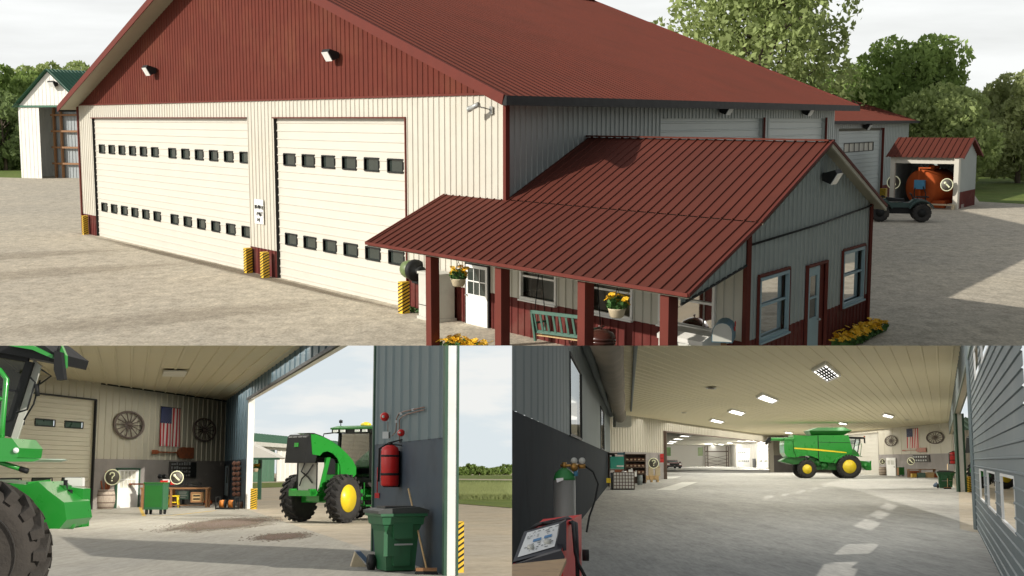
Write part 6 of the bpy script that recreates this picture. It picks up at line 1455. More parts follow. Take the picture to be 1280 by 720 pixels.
# green and white post
mb = MB(); P0 = Rf - o_
P0 = P0 + Vector((.2, 0, 0)); mb.box(-.15, .15, -.15, .15, 0, hz_, xf=Matrix.Translation(P0)); part('post', mb, white, hall)
mb = MB(); mb.box(-.25, -.13, -.17, .17, 0, hz_, xf=Matrix.Translation(P0)); mb.box(.13, .25, -.17, .17, 0, hz_, xf=Matrix.Translation(P0)); part('post_trim', mb, gtr, hall)
mb = MB(); mb.box(-.05, .3, -.1, .1, 0, hz_, xf=Matrix.Translation(F2 - o_ + Vector((.1, -.3, 0)))); part('white_jamb', mb, white, hall)
# near leaf: horizontal ribs, three windows in two rows
HL = 42.1; LE = 64.5
leafm = mat('leaf_blue_grey', (.15, .19, .20), .55, spec=.3, var=.05, scale=.8)
wr_ = []
def rows(px0, px1, y): return (rwl.uv(px0, y)[0], rwl.uv(px1, y)[0])
for a_, b_ in ((1224.8, 1230.4), (1234.2, 1244.2), (1250.8, 1267.6)): wr_.append(rows(a_, b_, 600))
hol = [(.92, 1.56, a - HL, b - HL) for a, b in wr_] + [(3.55, 4.2, a - HL, b - HL) for a, b in wr_]
mb = MB(); mb.ribs(Rw_(HL), UP, rwl.u, 7.0, LE - HL, .17, .035, .02, rn_in, holes=hol); lf = part('sliding_leaf', mb, leafm, hall)
mb = MB(); q0 = Rw_(HL) - rn_in * .0; mb.box(-.06, .0, -.1, .1, 0, 7, xf=Matrix.Translation(q0)); part('leaf_edge', mb, leafm, hall)
for h in hol:
    mb = MB(); a, b = h[2] + HL, h[3] + HL; z0, z1 = h[0], h[1]; e = rn_out * .03
    A, B2, C2, D2 = Rw_(a, z0), Rw_(b, z0), Rw_(b, z1), Rw_(a, z1)
    for p, q in ((A, B2), (C2, D2)): mb.beam(p + e * .3, q + e * .3, .035, .035)
    for p, q in ((B2, C2), (D2, A)): mb.beam(p + e * .3, q + e * .3, .035, .14 if p is D2 else .05, rwl.u)
    part('window_frame', mb, white, lf)
# duct on the left wall
t = thing('air_duct', 'wrinkled brown wrapped air duct hanging along the top of the grey wall', 'duct', L1)
mb = MB(); rr = random.Random(3); ductm = mat('duct_wrap', (.19, .165, .13), .8, var=.25, scale=.6, bump=.5, bscale=1.5)
pts = [lwn.pt(-20 + i * 6.0, 5.05 + rr.uniform(-.04, .04)) + lN * .85 - L1 for i in range(14)]
mb.tube(pts, [.45 + rr.uniform(-.05, .05) for _ in pts], 12); part('sleeve', mb, ductm, t)
mb = MB(); p = lwn.pt(LLn - 3.5, 4.75) + lN * 1.0 - L1; mb.cbox(p, (1.2, 3, .8)); part('end_box', mb, palegrey, t)
mb = MB(); mb.tube([lwn.pt(-25, 5.5) + lN * 1.7 - L1, lwn.pt(LLn - 6, 5.5) + lN * 1.7 - L1], .07, 6); mb.tube([lwn.pt(-25, 5.35) + lN * .15 - L1, lwn.pt(LLn, 5.35) + lN * .15 - L1], .16, 8); part('rail', mb, hgrey, t)
# ceiling: ribs run away toward the right wall's direction
C0 = Rf - o_
pr = Vector((-rwl.u.y, rwl.u.x, 0)); pr = pr if pr.x < 0 else -pr
dv = -rwl.u
mb = MB(); mb.ribs(rwl.pt(70) - o_ + UP * HH, pr, dv, 62, 270, .52, .08, .025, Vector((0, 0, -1)))
mb.clip(jo, -wn3); mb.clip(Fw(0), -fN) if False else None
mb.clip(Bk(0), -kN); mb.clip(Lw(0) - lN * .3, -lN)
part('ceiling', mb, ceil2, hall)
# floors
struct('floor', sheet([(-60, 3), (9.0, 3), (11.5, 33.4), (25.3, 73.4), (36.5, 108), (70, 215), (220, 460), (-60, 460)], .01), hallfloor)
g = MB(); g.add([(-500, 2, 0), (600, 2, 0), (900, 860, 0), (-900, 860, 0)], [(0, 1, 2, 3)]); struct('ground', g, gravel2)
# white floor dashes near the passage
whl = mat('floor_white', (.6, .6, .55), .8, var=.15, scale=2)
struct('floor_dash', pstrip([(832, 613), (862, 603)], 1.2, whl, S_, .02), whl); struct('floor_dash', pstrip([(830.5, 598.5), (843, 595.8)], 1.6, whl, S_, .02), whl)
# ---------------- far hall
DF = 400.0; fo = S_.gx(700, DF)
far = thing('far_hall', 'pale far end of the hall seen through the wide passage', 'building', fo)
def fx(px, py, D): return S_.d(px, py, D) - fo
pw = mat('far_pale_wall', (.62, .6, .54), .7, var=.04, scale=.05)
mb = MB(); a = fx(700, 576, DF); b = fx(913, 576, DF); a.z = b.z = 0; mb.add([a, b, b + UP * 6.9, a + UP * 6.9], [(0, 1, 2, 3)]); part('end_wall', mb, pw, far)
sA = S_.gx(913, DF); sB = S_.gx(1030, 230); sw_ = Wall(S_, sA, sB); sN = Vector((sw_.u.y, -sw_.u.x, 0))
dd_ = [(sw_.uv(920.5, 570)[0], sw_.uv(937.5, 570)[0]), (sw_.uv(947, 570)[0], sw_.uv(959, 570)[0])]
mb = MB(); mb.ribs(sA - fo, sw_.u, UP, sw_.L, 6.9, 4, .5, .1, sN, holes=[(a, b, -1, 5.2) for a, b in dd_]); part('side_wall', mb, pw, far)
for i, (a, b) in enumerate(dd_):
    w = (b - a); overhead_door(sA - fo, sw_.u, a, b, 5.2, far, sN, (1.5, 3.9), [a + w * (.09 + .135 * k) for k in range(6)], w * .08, .35, sheet_m=white, back=.3, pitch=1.2, rw=.05, gm=mat('dark_green_glass', (.06, .1, .05), .3, var=.4, scale=1))
mb = MB(); a = sw_.uv(941.5, 575)[0]; b = sw_.uv(945, 575)[0]; mb.add(*slab(sA - fo + sN * .1, sw_.u, sN, a, b, 0, 2.3, .1)); part('side_door', mb, black, far)
mb = MB(); c1 = fx(600, 500, 130); mb.ribs(S_.gx(560, 118) - fo + UP * 6.55, Vector((1, 0, 0)), Vector((0, 1, 0)), 150, 290, 3, .3, .05, Vector((0, 0, -1))); mb.clip(Bk(0) + o_ - fo - kN * .3, kN); mb.clip(jo + o_ - fo - wn3 * .4, wn3); part('ceiling', mb, mat('far_ceiling', (.5, .48, .4), .7, var=.03, scale=.1), far)
posterm = mat('poster_green', (.16, .28, .1), .6, var=.6, scale=.5)
for px0, px1, lb, m in ((831.5, 838.5, 'green landscape poster at the left of the far wall', posterm), (872.5, 878.5, 'paler green poster in the middle of the far wall', mat('poster_pale', (.33, .42, .22), .6, var=.4, scale=.6))):
    t = thing('wall_poster', lb, 'poster', S_.d(px0, 570, DF - .3)); w = (px1 - px0) / F * DF; mb = MB(); mb.box(0, w, 0, .1, 0, 2.7); part('print', mb, m, t); mb = MB(); 
    mb.box(-.08, w + .08, .02, .12, -.12, 0); mb.box(-.08, w + .08, .02, .12, 2.7, 2.8); part('frame', mb, white, t)
# lattice rack at the far wall
t = thing('lattice_gate', 'tall rusty lattice scissor rack standing at the far wall', 'rack', S_.gx(896, DF - 6)); k_ = sc(DF - 6)
mb = MB()
for x in (-14.5, -11): mb.box(x * k_ - .12, x * k_ + .12, -.15, .15, 0, 25 * k_)
mb2 = MB()
for x in (12, 14.5): mb2.box(x * k_ - .12, x * k_ + .12, -.15, .15, 0, 25 * k_)
for z in (0.5, 4.5, 9, 13.5, 18.5, 24.5):
    mb.beam((-14.5 * k_, 0, z * k_), (-11 * k_, 0, (z + 1) * k_), .12, .12); mb2.beam((12 * k_, 0, z * k_), (14.5 * k_, 0, (z + 1) * k_), .12, .12)
part('upright', mb, iron, t); part('upright', mb2, iron, t)
mb = MB(); mb.beam((-14 * k_, 0, 18.5 * k_), (14 * k_, 0, 18.5 * k_), .2, .3)
for a, b in ((.5, 4.5), (4.5, 9), (9, 13.5)): mb.beam((-11 * k_, 0, a * k_), (12 * k_, 0, b * k_), .12, .1); mb.beam((-11 * k_, 0, b * k_), (12 * k_, 0, a * k_), .12, .1)
part('brace', mb, iron, t)
# ---------------- pickup
g_ = S_.g(843, 585.2); Dp = 300; g_ = S_.gx(843, Dp); k_ = sc(Dp)
t = thing('pickup_truck', 'dark red pickup parked in the far hall facing the camera', 'pickup', g_, R(8))
def kp(pts): return [(x * k_, z * k_) for x, z in pts]
prd = mat('dusty_red_paint', (.16, .035, .035), .35, var=.15, coat=.5)
mb = MB(); mb.prism(kp([(-9.5, 2.3), (9.5, 2.3), (9.8, 5.6), (8.3, 7.2), (-8.3, 7.2), (-9.8, 5.6)]), 0, 4.6); mb.prism(kp([(-9.3, 2.3), (9.3, 2.3), (9.3, 6.6), (-9.3, 6.6)]), 4.6, 6.6); part('body', mb, prd, t)
mb = MB(); mb.prism(kp([(-7.6, 7.2), (7.6, 7.2), (6.0, 10.4), (-6.0, 10.4)]), 1.6, 4.4); part('cab', mb, prd, t)
mb = MB(); mb.prism(kp([(-6.9, 7.4), (6.9, 7.4), (5.6, 9.8), (-5.6, 9.8)]), 1.5, 1.62); part('windscreen', mb, glass, t)
mb = MB(); mb.prism(kp([(-5.5, 3.4), (5.5, 3.4), (6.0, 6.2), (-6.0, 6.2)]), -.08, .02); mb.prism(kp([(-9.2, 1.6), (9.2, 1.6), (9.4, 3.2), (-9.4, 3.2)]), -.25, .15); part('grille', mb, black, t)
for x in (-7.6, 7.6): mb = MB(); mb.prism(kp([(x - 1.4, 4.6), (x + 1.4, 4.6), (x + 1.4, 6.0), (x - 1.4, 6.0)]), -.06, .03); part('headlight', mb, lampglass, t)
for x in (-9, 9): mb = MB(); mb.prism(kp([(x - .1, 7.0), (x + 2 * (1 if x > 0 else -1), 7.0), (x + 2 * (1 if x > 0 else -1), 8.4), (x, 8.2)]), 1.9, 2.1); part('wing_mirror', mb, black, t)
mb = MB(); mb.box(-.9 * k_, .9 * k_, -.12, -.09, 2.6 * k_, 3.4 * k_); part('number_plate', mb, white, t)
for x in (-8.3, 8.3):
    for y in (1.0, 5.4): mb = MB(); mb.cyl(((x - 1.3) * k_, y, 2.3 * k_), ((x + 1.3) * k_, y, 2.3 * k_), 2.3 * k_, 20); part('wheel', mb, rubber, t)
# ---------------- things along the back wall
g_ = S_.gx(781.5, 80); Di = S_.g(781, 612.5).y; g_ = S_.gx(779, Di); k_ = sc(Di)
t = thing('ibc_tank', 'white liquid tank in a steel cage on a pallet', 'tank', g_, R(4))
mb = MB(); mb.box(-12 * k_, 13 * k_, 0, 1.3, 2 * k_, 21 * k_); part('bottle', mb, white, t)
mb = MB()
for i in range(8): x = (-12.4 + i * 3.68) * k_; mb.box(x - .018, x + .018, -.05, -.015, 1 * k_, 22 * k_)
for i in range(6): z = (1.5 + i * 4.0) * k_; mb.box(-12.4 * k_, 13.4 * k_, -.065, -.05, z - .02, z + .02)
for i in range(5): y = i * .33; mb.box(13.4 * k_, 13.4 * k_ + .03, y - .02, y + .02, 1 * k_, 22 * k_)
part('cage', mb, iron, t); mb = MB(); mb.box(-12.6 * k_, 13.6 * k_, -.08, 1.35, 0, 1.6 * k_); part('pallet', mb, black, t); mb = MB(); mb.cyl((3 * k_, .6, 21 * k_), (3 * k_, .6, 23 * k_), .15, 16); part('cap', mb, white, t)
for px, z, w, h, lb in ((788.5, 590.2, 5, 5, 'white canister standing on the caged tank, rear one'), (794, 594, 4.0, 6, 'white canister on the right corner of the caged tank')):
    p = S_.d(px, z + 1.8, Di + .5); t = thing('canister', lb, 'canister', p, 0, 'white canisters on the caged tank'); mb = MB(); mb.box(-w * k_ / 2, w * k_ / 2, 0, .25, 0, h * k_); part('body', mb, white, t); mb = MB(); mb.cyl((.06, .1, h * k_), (.06, .1, h * k_ + .07), .05, 10); part('cap', mb, palegrey, t)
Dk = 88.0; kk = sc(Dk)
smallbox('yellow_crate', 'yellow crate low beside the caged tank', 'crate', S_.d(762.5, 603.5, Dk - 3), 0, (9.5 * kk, .8, 5.6 * kk), jyellow, jyellow)
t = thing('teal_tank', 'teal plastic tank on a dark shelf above the yellow crate', 'tank', S_.d(771.5, 586, Dk), 0); mb = MB(); mb.box(-8.5 * kk, 8.5 * kk, 0, .8, 0, 15 * kk); part('body', mb, mat('teal_plastic', (.03, .38, .28), .45, var=.08), t); mb = MB(); mb.box(-.5 * kk, 8 * kk, -.02, 0, 2.3 * kk, 4.3 * kk); part('label_patch', mb, white, t); mb = MB(); mb.cyl((-4 * kk, .4, 15 * kk), (-4 * kk, .4, 17.5 * kk), .12, 12); part('cap', mb, black, t)
t = thing('low_shelf', 'dark shelf carrying the teal tank', 'shelf', S_.d(771.5, 610.8, Dk), 0); mb = MB()
for x in (-10, 9.5): mb.box(x * kk, (x + .8) * kk, 0, .8, 0, 45 * kk)
for z in (22.5, 42.5, 6): mb.box(-10 * kk, 10.3 * kk, 0, .8, z * kk, (z + 1.2) * kk)
part('frame', mb, iron, t)
for px, py, w, m, lb in ((776, 568.5, 8, mailblue, 'blue crate on top of the dark shelf'), (764, 569.2, 7, black, 'black case on top of the dark shelf'), (773, 592.3, 9, copper, 'brown box under the teal tank')): smallbox('storage_box', lb, 'box', S_.d(px, py, Dk), 0, (w * kk, .6, (2.6 if py < 580 else 5) * kk), m, m)
# shelving with rows of brown boxes
Ds = 100.0; ks = sc(Ds)
t = thing('shelving_unit', 'tall dark shelving unit with rows of brown boxes', 'shelving', S_.gx(794, Ds), 0); mb = MB(); zf = S_.d(794, 604, Ds).z
for x in (-13, 12.2): mb.box(x * ks, (x + 1) * ks, 0, .8, 0, S_.d(794, 567.5, Ds).z)
for py in (567.5, 576.2, 584, 592): z = S_.d(794, py, Ds).z; mb.box(-13 * ks, 13.2 * ks, 0, .8, z - .05, z + .01)
mb.add([(-13 * ks, .8, 0), (13 * ks, .8, 0), (13 * ks, .8, S_.d(794, 567.5, Ds).z), (-13 * ks, .8, S_.d(794, 567.5, Ds).z)], [(0, 1, 2, 3)]); part('frame', mb, iron, t)
boxm = mat('brown_box', (.2, .09, .055), .7, var=.3, scale=4); first = None
for r_, py in enumerate((576.2, 584, 592)):
    for c in range(5):
        p = S_.d(784.3 + c * 4.9, py, Ds - .05) + Vector((0, .1, .012))
        if first is None:
            first = thing('small_box', 'x', 'box', p, 0, 'brown boxes on the tall shelving'); mb = MB(); mb.box(-1.9 * ks, 1.9 * ks, 0, .5, 0, 3.4 * ks); part('body', mb, boxm, first); mb = MB(); mb.box(-1.2 * ks, 1.2 * ks, -.012, 0, 1 * ks, 2.2 * ks); part('label_patch', mb, tan, first); o = first
        else: o = dup(first, p)
        o['label'] = 'brown box, %s from the left on the %s shelf of the tall shelving' % (['first', 'second', 'third', 'fourth', 'fifth'][c], ['top', 'middle', 'bottom'][r_])
t = thing('grey_drum', 'grey drum right of the caged tank', 'drum', S_.g(800, 606.3), 0); k_ = sc(S_.g(800, 606.3).y); mb = MB(); mb.lathe([(0, 0), (3.2 * k_, 0), (3.2 * k_, 5 * k_), (3.4 * k_, 5.3 * k_), (3.2 * k_, 5.6 * k_), (3.2 * k_, 12 * k_), (0, 12 * k_)], n=20); part('drum', mb, hgrey, t); mb = MB(); mb.cyl((0, 0, 12 * k_), (0, 0, 12.6 * k_), .08, 10); part('cap', mb, black, t)
# pallet with sacks
gp_ = S_.g(815, 603); k_ = sc(gp_.y)
t = thing('wooden_pallet', 'pale wooden crate pallet in front of the concrete pier', 'pallet', gp_, 0); mb = MB()
for x in (-9, -3, 3): mb.box(x * k_, (x + 5.4) * k_, 0, .8, 3.2 * k_, 8.4 * k_)
for x in (-8.6, -1, 6.5): mb.box(x * k_, (x + 2) * k_, 0, .8, 0, 3.2 * k_)
part('boards', mb, lwood, t)
for i, px in enumerate((814, 822.5)):
    p = S_.d(px, 595, gp_.y + .3); t = thing('paper_sack', ['pale upright sack on the left of the pallet', 'pale upright sack on the right of the pallet'][i], 'sack', p, 0, 'pale sacks on the pallet'); mb = MB(); mb.prism([(-3 * k_, 0), (3 * k_, 0), (2.7 * k_, 11.5 * k_), (1.5 * k_, 13 * k_), (-2 * k_, 12.6 * k_), (-2.8 * k_, 11 * k_)], 0, .4); part('sack', mb, tan, t); mb = MB(); mb.box(-2.2 * k_, 2.2 * k_, -.01, 0, 10.5 * k_, 10.9 * k_); part('seam', mb, wood, t)
t = thing('red_cabinet', 'small red cabinet on the wall edge beside the passage', 'cabinet', S_.d(827.5, 578, 121), 0); k_ = sc(121); mb = MB(); mb.box(-2.2 * k_, 2.2 * k_, 0, .3, 0, 10.5 * k_); part('body', mb, redp, t); mb = MB(); mb.box(-1.6 * k_, 1.6 * k_, -.02, 0, 4.8 * k_, 5.4 * k_); part('seam', mb, black, t)
icon_disc(S_.d(817, 579, 100), 'round marker with a question mark before the concrete pier of the hall', 'q', 6.6 * 100 / F)
# ---------------- combine and the flag wall things
def gw(px, back=1.2):
    t_ = (px - 1060) / 133.0; Dw_ = 1 / ((1 - t_) / F1.y + t_ / F2.y); return S_.gx(px, Dw_ - back)
gc = S_.gx(1019.5, 131); combine(gc + Vector((.4, 0, 0)), R(-3), 'green combine harvester with yellow wheels parked in the middle of the hall')
u, z, ru, rz_ = ellipse_on(fw_, 1115, 551, 8, 6.8); wagon_wheel(None, u, z, ru, rz_, 'dark wagon wheel on the hall wall, left of the flag', 'wagon wheels on the hall wall', fw_)
u, z, ru, rz_ = ellipse_on(fw_, 1170, 547, 11, 8); wagon_wheel(None, u, z, ru, rz_, 'wide wagon wheel on the hall wall, right of the flag', 'wagon wheels on the hall wall', fw_)
u0, z1 = fw_.uv(1134, 536.5); u1, z0 = fw_.uv(1149, 560); flag(u0, u1, z0, z1, fw_, 'flag with red and white stripes on the hall wall between the wagon wheels')
u0, _ = fw_.uv(1129, 563); u1, _ = fw_.uv(1159, 563); _, zc = fw_.uv(1149, 562.6); scoop(u0, u1, zc, .5, fw_, 'copper coloured grain shovel on the hall wall under the flag')
u0, z0 = fw_.uv(1142.5, 577.5); u1, z1 = fw_.uv(1163, 568.5)
t = thing('peg_board', 'dark peg board on the hall wall above the workbench', 'tool board', fw_.pt(u0, z0, -.1), fw_.rz); w = u1 - u0; h = z1 - z0; mb = MB(); mb.box(0, w, 0, .05, 0, h); part('board', mb, MATS['dark_board'], t); mb = MB()
for i in range(6):
    for j in range(2): mb.box(w * (i + .3) / 7, w * (i + .8) / 7, -.04, 0, h * (j * .5 + .12), h * (j * .5 + .35))
part('tools', mb, steel, t)
u0, _ = fw_.uv(1109.5, 580); u1, _ = fw_.uv(1121, 580)
t = thing('white_door', 'plain white door at the foot of the hall wall, left of the green tool cart', 'door', fw_.pt(u0, 0, -.1), fw_.rz); w = u1 - u0
mb = MB(); mb.box(0, w, -.05, 0, 0, 2.1); part('leaf', mb, white, t); mb = MB(); mb.box(w * .15, w * .4, -.07, -.05, 1.3, 1.8); mb.box(w * .5, w * .85, -.07, -.05, 1.3, 1.8); part('pane', mb, palegrey, t); mb = MB(); mb.box(w * .85, w * .92, -.12, -.05, 1.0, 1.08); part('handle', mb, black, t)
g_ = gw(1103.5); k_ = sc(g_.y); barrel(g_, 'pale wooden barrel beside the white hall door', s=k_ * 11 / 1.04, sticks=False)
icon_disc(S_.d(1103, 577, g_.y), 'round marker above the barrel of the hall', 'person', 3.5 * g_.y / F)
g_ = gw(1125.5, 3); tool_cart(g_, R(10), 'small green tool cart in front of the hall workbench', s=sc(g_.y) * 11.3 / 1.3)
gB = gw(1151, 5); kb = sc(gB.y); workbench(gB, 0, 'long workbench with drawers along the hall wall', w=34 / 10.5, s=kb * 10.5)
for px, w, h, m, nm, lb in ((1141, 5, 5, mat('small_yellow', (.5, .33, .05), .6), 'yellow_step', 'small yellow step under the hall workbench'), (1150.5, 8, 6, MATS['grey_green_paint'], 'grey_green_box', 'grey green box under the hall workbench'), (1161, 9, 6.5, lwood, 'wooden_crate', 'pale wooden crate under the right end of the hall workbench'), (1169.5, 3.2, 5, orange, 'orange_canister', 'orange canister right of the hall workbench')):
    smallbox(nm, lb, nm.split('_')[-1], S_.gx(px, gB.y - .9), 0, (w * kb, .5, h * kb), m, m)
icon_disc(S_.d(1138.5, 576.5, 118), 'round marker with a wrench symbol over the hall workbench', 'wrench', 4.6 * 118 / F)
gb_ = S_.g(1180, 610.5); kbn = sc(gb_.y); wheelie_bin(gb_, R(-12), 'green wheeled bin beside the green and white post', s=kbn * 21 / 1.15); wheelie_bin(S_.g(1190, 610) + Vector((0, 1, 0)), R(10), 'second green wheeled bin, closer to the post', s=kbn * 20 / 1.15)
broom(S_.g(1184.5, 611.5), S_.d(1184.2, 580, 86), 'push broom standing in front of the green bins', kbn * 21)
t = thing('blue_bag', 'small blue bag on the floor left of the green bins', 'bag', S_.g(1170.5, 609), 0); mb = MB(); mb.lathe([(0, 0), (.14, .02), (.16, .1), (.09, .2), (.03, .22)], n=14); part('bag', scaled(mb, 1.4, 1, 1.3), MATS['blue_board'], t); mb = MB(); mb.cyl((0, 0, .26), (0, 0, .36), .03, 8); part('neck', mb, MATS['blue_board'], t)
p = S_.d(1192, 579.5, 78); extinguisher(p, 0, 'big red fire extinguisher on the hall post', h=15.5 * sc(78), r=4.3 * sc(78))
t = thing('alarm_bell', 'red alarm bell above the hall fire extinguisher', 'alarm bell', S_.d(1195.5, 550, 77)); mb = MB(); mb.lathe([(0, -.1), (.06, -.09), (.1, 0), (.1, .04)], axis='y', n=16); part('dome', mb, redp, t); mb = MB(); mb.box(-.1, .1, .02, .1, -.45, -.1); part('bracket', mb, black, t)
bollard(S_.g(1211.5, 615) + Vector((.05, 0, 0)), R(20), 'striped guard outside the hall post', .86, .5)
# tractor outside the right wall
tractor(Vector((31.9, 82.5, 0)), R(180 + 18), 'green tractor with raised bonnet outside the hall, seen past the post')
c0 = S_.gx(1150, 240); c1 = S_.gx(1420, 240)
t = thing('long_white_shed', 'white ribbed shed with green roof outside, behind the green tractor', 'building', c0); mb = MB(); mb.ribs(Z0, Vector((1, 0, 0)), UP, 45, 7.5, 1.6, .3, .1, Vector((0, -1, 0))); part('wall', mb, whitewall, t)
mb = MB(); mb.ribs(Vector((-2, 8, 10)), Vector((1, 0, 0)), Vector((0, -9, -2.6)).normalized(), 50, 9.4, 1.3, .3, .15, UP); part('roof', mb, MATS['pale_green_roof'], t)
# ---------------- welder, gas bottle, bench end
Dw = 14.0; w0 = S_.gx(690, Dw)
t = thing('welding_machine', 'red welding machine with a printed control panel and black cables on a wheeled cart', 'welder', w0, 0)
def wp(px, py, D=Dw): return S_.d(px, py, D) - w0
def wprism(pts, D0, D1, m, nm, par=None):
    mb = MB(); a = [wp(x, y, D0) for x, y in pts]; b = [p + Vector((.0, D1 - D0, 0)) for p in a]; n = len(a); mb.add(a + b, [tuple(range(n)), tuple(range(n, 2 * n))] + [(i, (i + 1) % n, n + (i + 1) % n, n + i) for i in range(n)]); return part(nm, mb, m, par or t)
wbk = mat('welder_black', (.02, .02, .025), .45, var=.1)
mb = MB()
q = [wp(655, 668, 13.2), wp(708, 653, 13.6), wp(700, 686, 12.9), wp(641, 706, 12.5)]
# casing: sloping control face, top, right side
topb = [wp(679, 650, 14.9), wp(725, 643, 15.2)]
bot = [wp(641, 745, 12.5), wp(706, 740, 12.9), wp(727, 745, 15.2)]
mb.add([wp(655, 668, 13.25), wp(708, 653, 13.6), wp(727, 643, 15.2), wp(679, 649, 14.9), wp(702, 690, 12.9), wp(641, 706, 12.5), wp(706, 760, 13.0), wp(641, 775, 12.5), wp(727, 760, 15.2), wp(676, 775, 14.9)], [(0, 1, 2, 3), (0, 1, 4, 5), (5, 4, 6, 7), (1, 2, 8, 6, 4), (0, 3, 9, 7, 5), (3, 2, 8, 9)])
part('casing', mb, welderred, t)
mb = MB()
def quadn(a, b, c, d, off): n = (b - a).cross(d - a).normalized(); n = n if n.y < 0 else -n; return [p + n * off for p in (a, b, c, d)]
A, B2, C2, D2 = wp(655, 668, 13.25), wp(708, 653, 13.6), wp(702, 690, 12.9), wp(641, 706, 12.5)
mb.add(quadn(A, B2, C2, D2, .012) + quadn(A, B2, C2, D2, .03), [(0, 1, 2, 3), (4, 5, 6, 7), (0, 1, 5, 4), (1, 2, 6, 5), (2, 3, 7, 6), (3, 0, 4, 7)]); pf = part('panel_frame', mb, wbk, t)
def bil(u, v): return (A * (1 - u) + B2 * u) * (1 - v) + (D2 * (1 - u) + C2 * u) * v
mb = MB(); mb.add(quadn(bil(.09, .09), bil(.86, .09), bil(.83, .86), bil(.07, .9), .035), [(0, 1, 2, 3)]); cf = part('control_panel', mb, white, t)
mb = MB()
for u, v, w, h in ((.3, .42, .18, .09), (.54, .40, .17, .09)): mb.add(quadn(bil(u, v), bil(u + w, v), bil(u + w, v + h), bil(u, v + h), .039), [(0, 1, 2, 3)])
part('display', mb, mat('display_blue', (.02, .18, .4), .3, var=.1), cf)
mb = MB(); rr = random.Random(2)
for _ in range(60): u, v = rr.uniform(.12, .78), rr.choice((.15, .2, .27, .33, .57, .64, .7, .78)); w = rr.uniform(.01, .06); mb.add(quadn(bil(u, v), bil(u + w, v), bil(u + w, v + .02), bil(u, v + .02), .039), [(0, 1, 2, 3)])
part('printed_mark', mb, MATS['dark_lid'], cf)
for u, v in ((.3, .7), (.65, .66)):
    mb = MB(); c_0 = bil(u, v); n = (B2 - A).cross(D2 - A).normalized(); n = n if n.y < 0 else -n; mb.cyl(c_0 + n * .03, c_0 + n * .06, .035, 16); part('knob', mb, palegrey, cf)
wprism([(700, 655), (708, 650), (708, 688), (694, 690)], 13.0, 13.25, wbk, 'side_bumper'); wprism([(641, 706), (702, 688), (706, 696), (700, 722), (641, 735)], 12.45, 12.7, wbk, 'lower_panel')
mb = MB(); mb.tube([wp(660, 664, 13.3), wp(672, 656, 13.9), wp(690, 652, 14.3), wp(712, 651, 14.3), wp(720, 655, 13.9), wp(721, 680, 13.5), wp(722, 720, 13.2), wp(722, 760, 13.2)], .022, 8); mb.tube([wp(674, 655, 14), wp(700, 653.5, 14), wp(716, 653, 13.8), wp(719, 690, 13.4), wp(723, 705, 13.3), wp(732, 722, 13)], .018, 8); part('cable', mb, black, t)
wprism([(683, 654), (712, 647), (716, 649), (688, 657)], 14.2, 14.6, wbk, 'handle_recess')
mb = MB(); mb.cyl(wp(728, 694, 15.0), wp(736, 694, 15.0), .065, 20); part('cart_wheel', mb, rubber, t); mb = MB(); mb.cyl(wp(729, 744, 14.0), wp(737, 744, 14.0), .065, 20); part('cart_wheel', mb, rubber, t)
Dg = 16.2; gg = S_.gx(705.5, Dg); t = thing('gas_bottle', 'grey gas bottle with a green shoulder and brass regulator behind the red welder', 'gas bottle', gg, 0)
zt = S_.d(705, 600, Dg).z; r_ = 13.5 * sc(Dg)
mb = MB(); mb.lathe([(r_ * .9, .0), (r_, .03), (r_, zt - .0)], n=28); part('cylinder', mb, mat('worn_steel', (.3, .29, .26), .5, .3, var=.25, scale=3, stretch=(1, 1, .3)), t)
mb = MB(); mb.lathe([(r_ * 1.005, zt), (r_ * .99, zt + .03), (r_ * .82, zt + .09), (r_ * .5, zt + .13), (r_ * .25, zt + .15)], n=28); part('shoulder', mb, mat('green_shoulder', (.03, .2, .05), .4), t)
brass = mat('brass', (.4, .22, .06), .35, .7)
zb = zt + .15; mb = MB(); mb.cyl((0, 0, zb), (0, 0, zb + .07), .03, 10); mb.cyl((-.05, 0, zb + .03), (.2, -.02, zb + .03), .018, 8); mb.cyl((.12, -.02, zb + .03), (.12, -.1, zb + .0), .045, 14); mb.cyl((.18, -.02, zb + .02), (.26, -.02, zb + .02), .03, 10); rg = part('valve', mb, brass, t)
for x in (.12, .22): mb = MB(); mb.cyl((x, -.03, zb + .09), (x, -.06, zb + .09), .04, 16); part('gauge', mb, palegrey, rg)
mb = MB(); mb.cyl((.14, -.04, zb - .1), (.14, -.04, zb - .02), .028, 8); part('adjuster', mb, MATS['blue_pump'], t)
mb = MB(); mb.tube([(.26, -.02, zb + .02), (.36, 0, zb - .05), (.42, 0, zb - .2), (.38, 0, zb - .4), (.3, -.1, zb - .6), (.26, -.2, zb - .78)], .012, 6); part('hose', mb, black, t)
mb = MB(); mb.add([(-.1, -r_ - .001, zt - .03), (-.02, -r_ - .001, zt - .0), (-.02, -r_ * .99, zt + .03), (-.11, -r_ * .9, zt + .02)], [(0, 1, 2, 3)]); part('label_patch', mb, white, t)
Dt = 10.5; tb0 = S_.gx(660, Dt); t = thing('wooden_bench', 'end of a worn plywood bench top in front of the red welder', 'bench', tb0, 0)
def tp(px, py, D): return S_.d(px, py, D) - tb0
zt = tp(710, 698, 11.6).z
a, b, c, d_ = tp(708, 698, 11.6), tp(600, 722, 10.6), tp(600, 760, 9.2), tp(697, 735, 9.6)
for p in (a, b, c, d_): p.z = zt
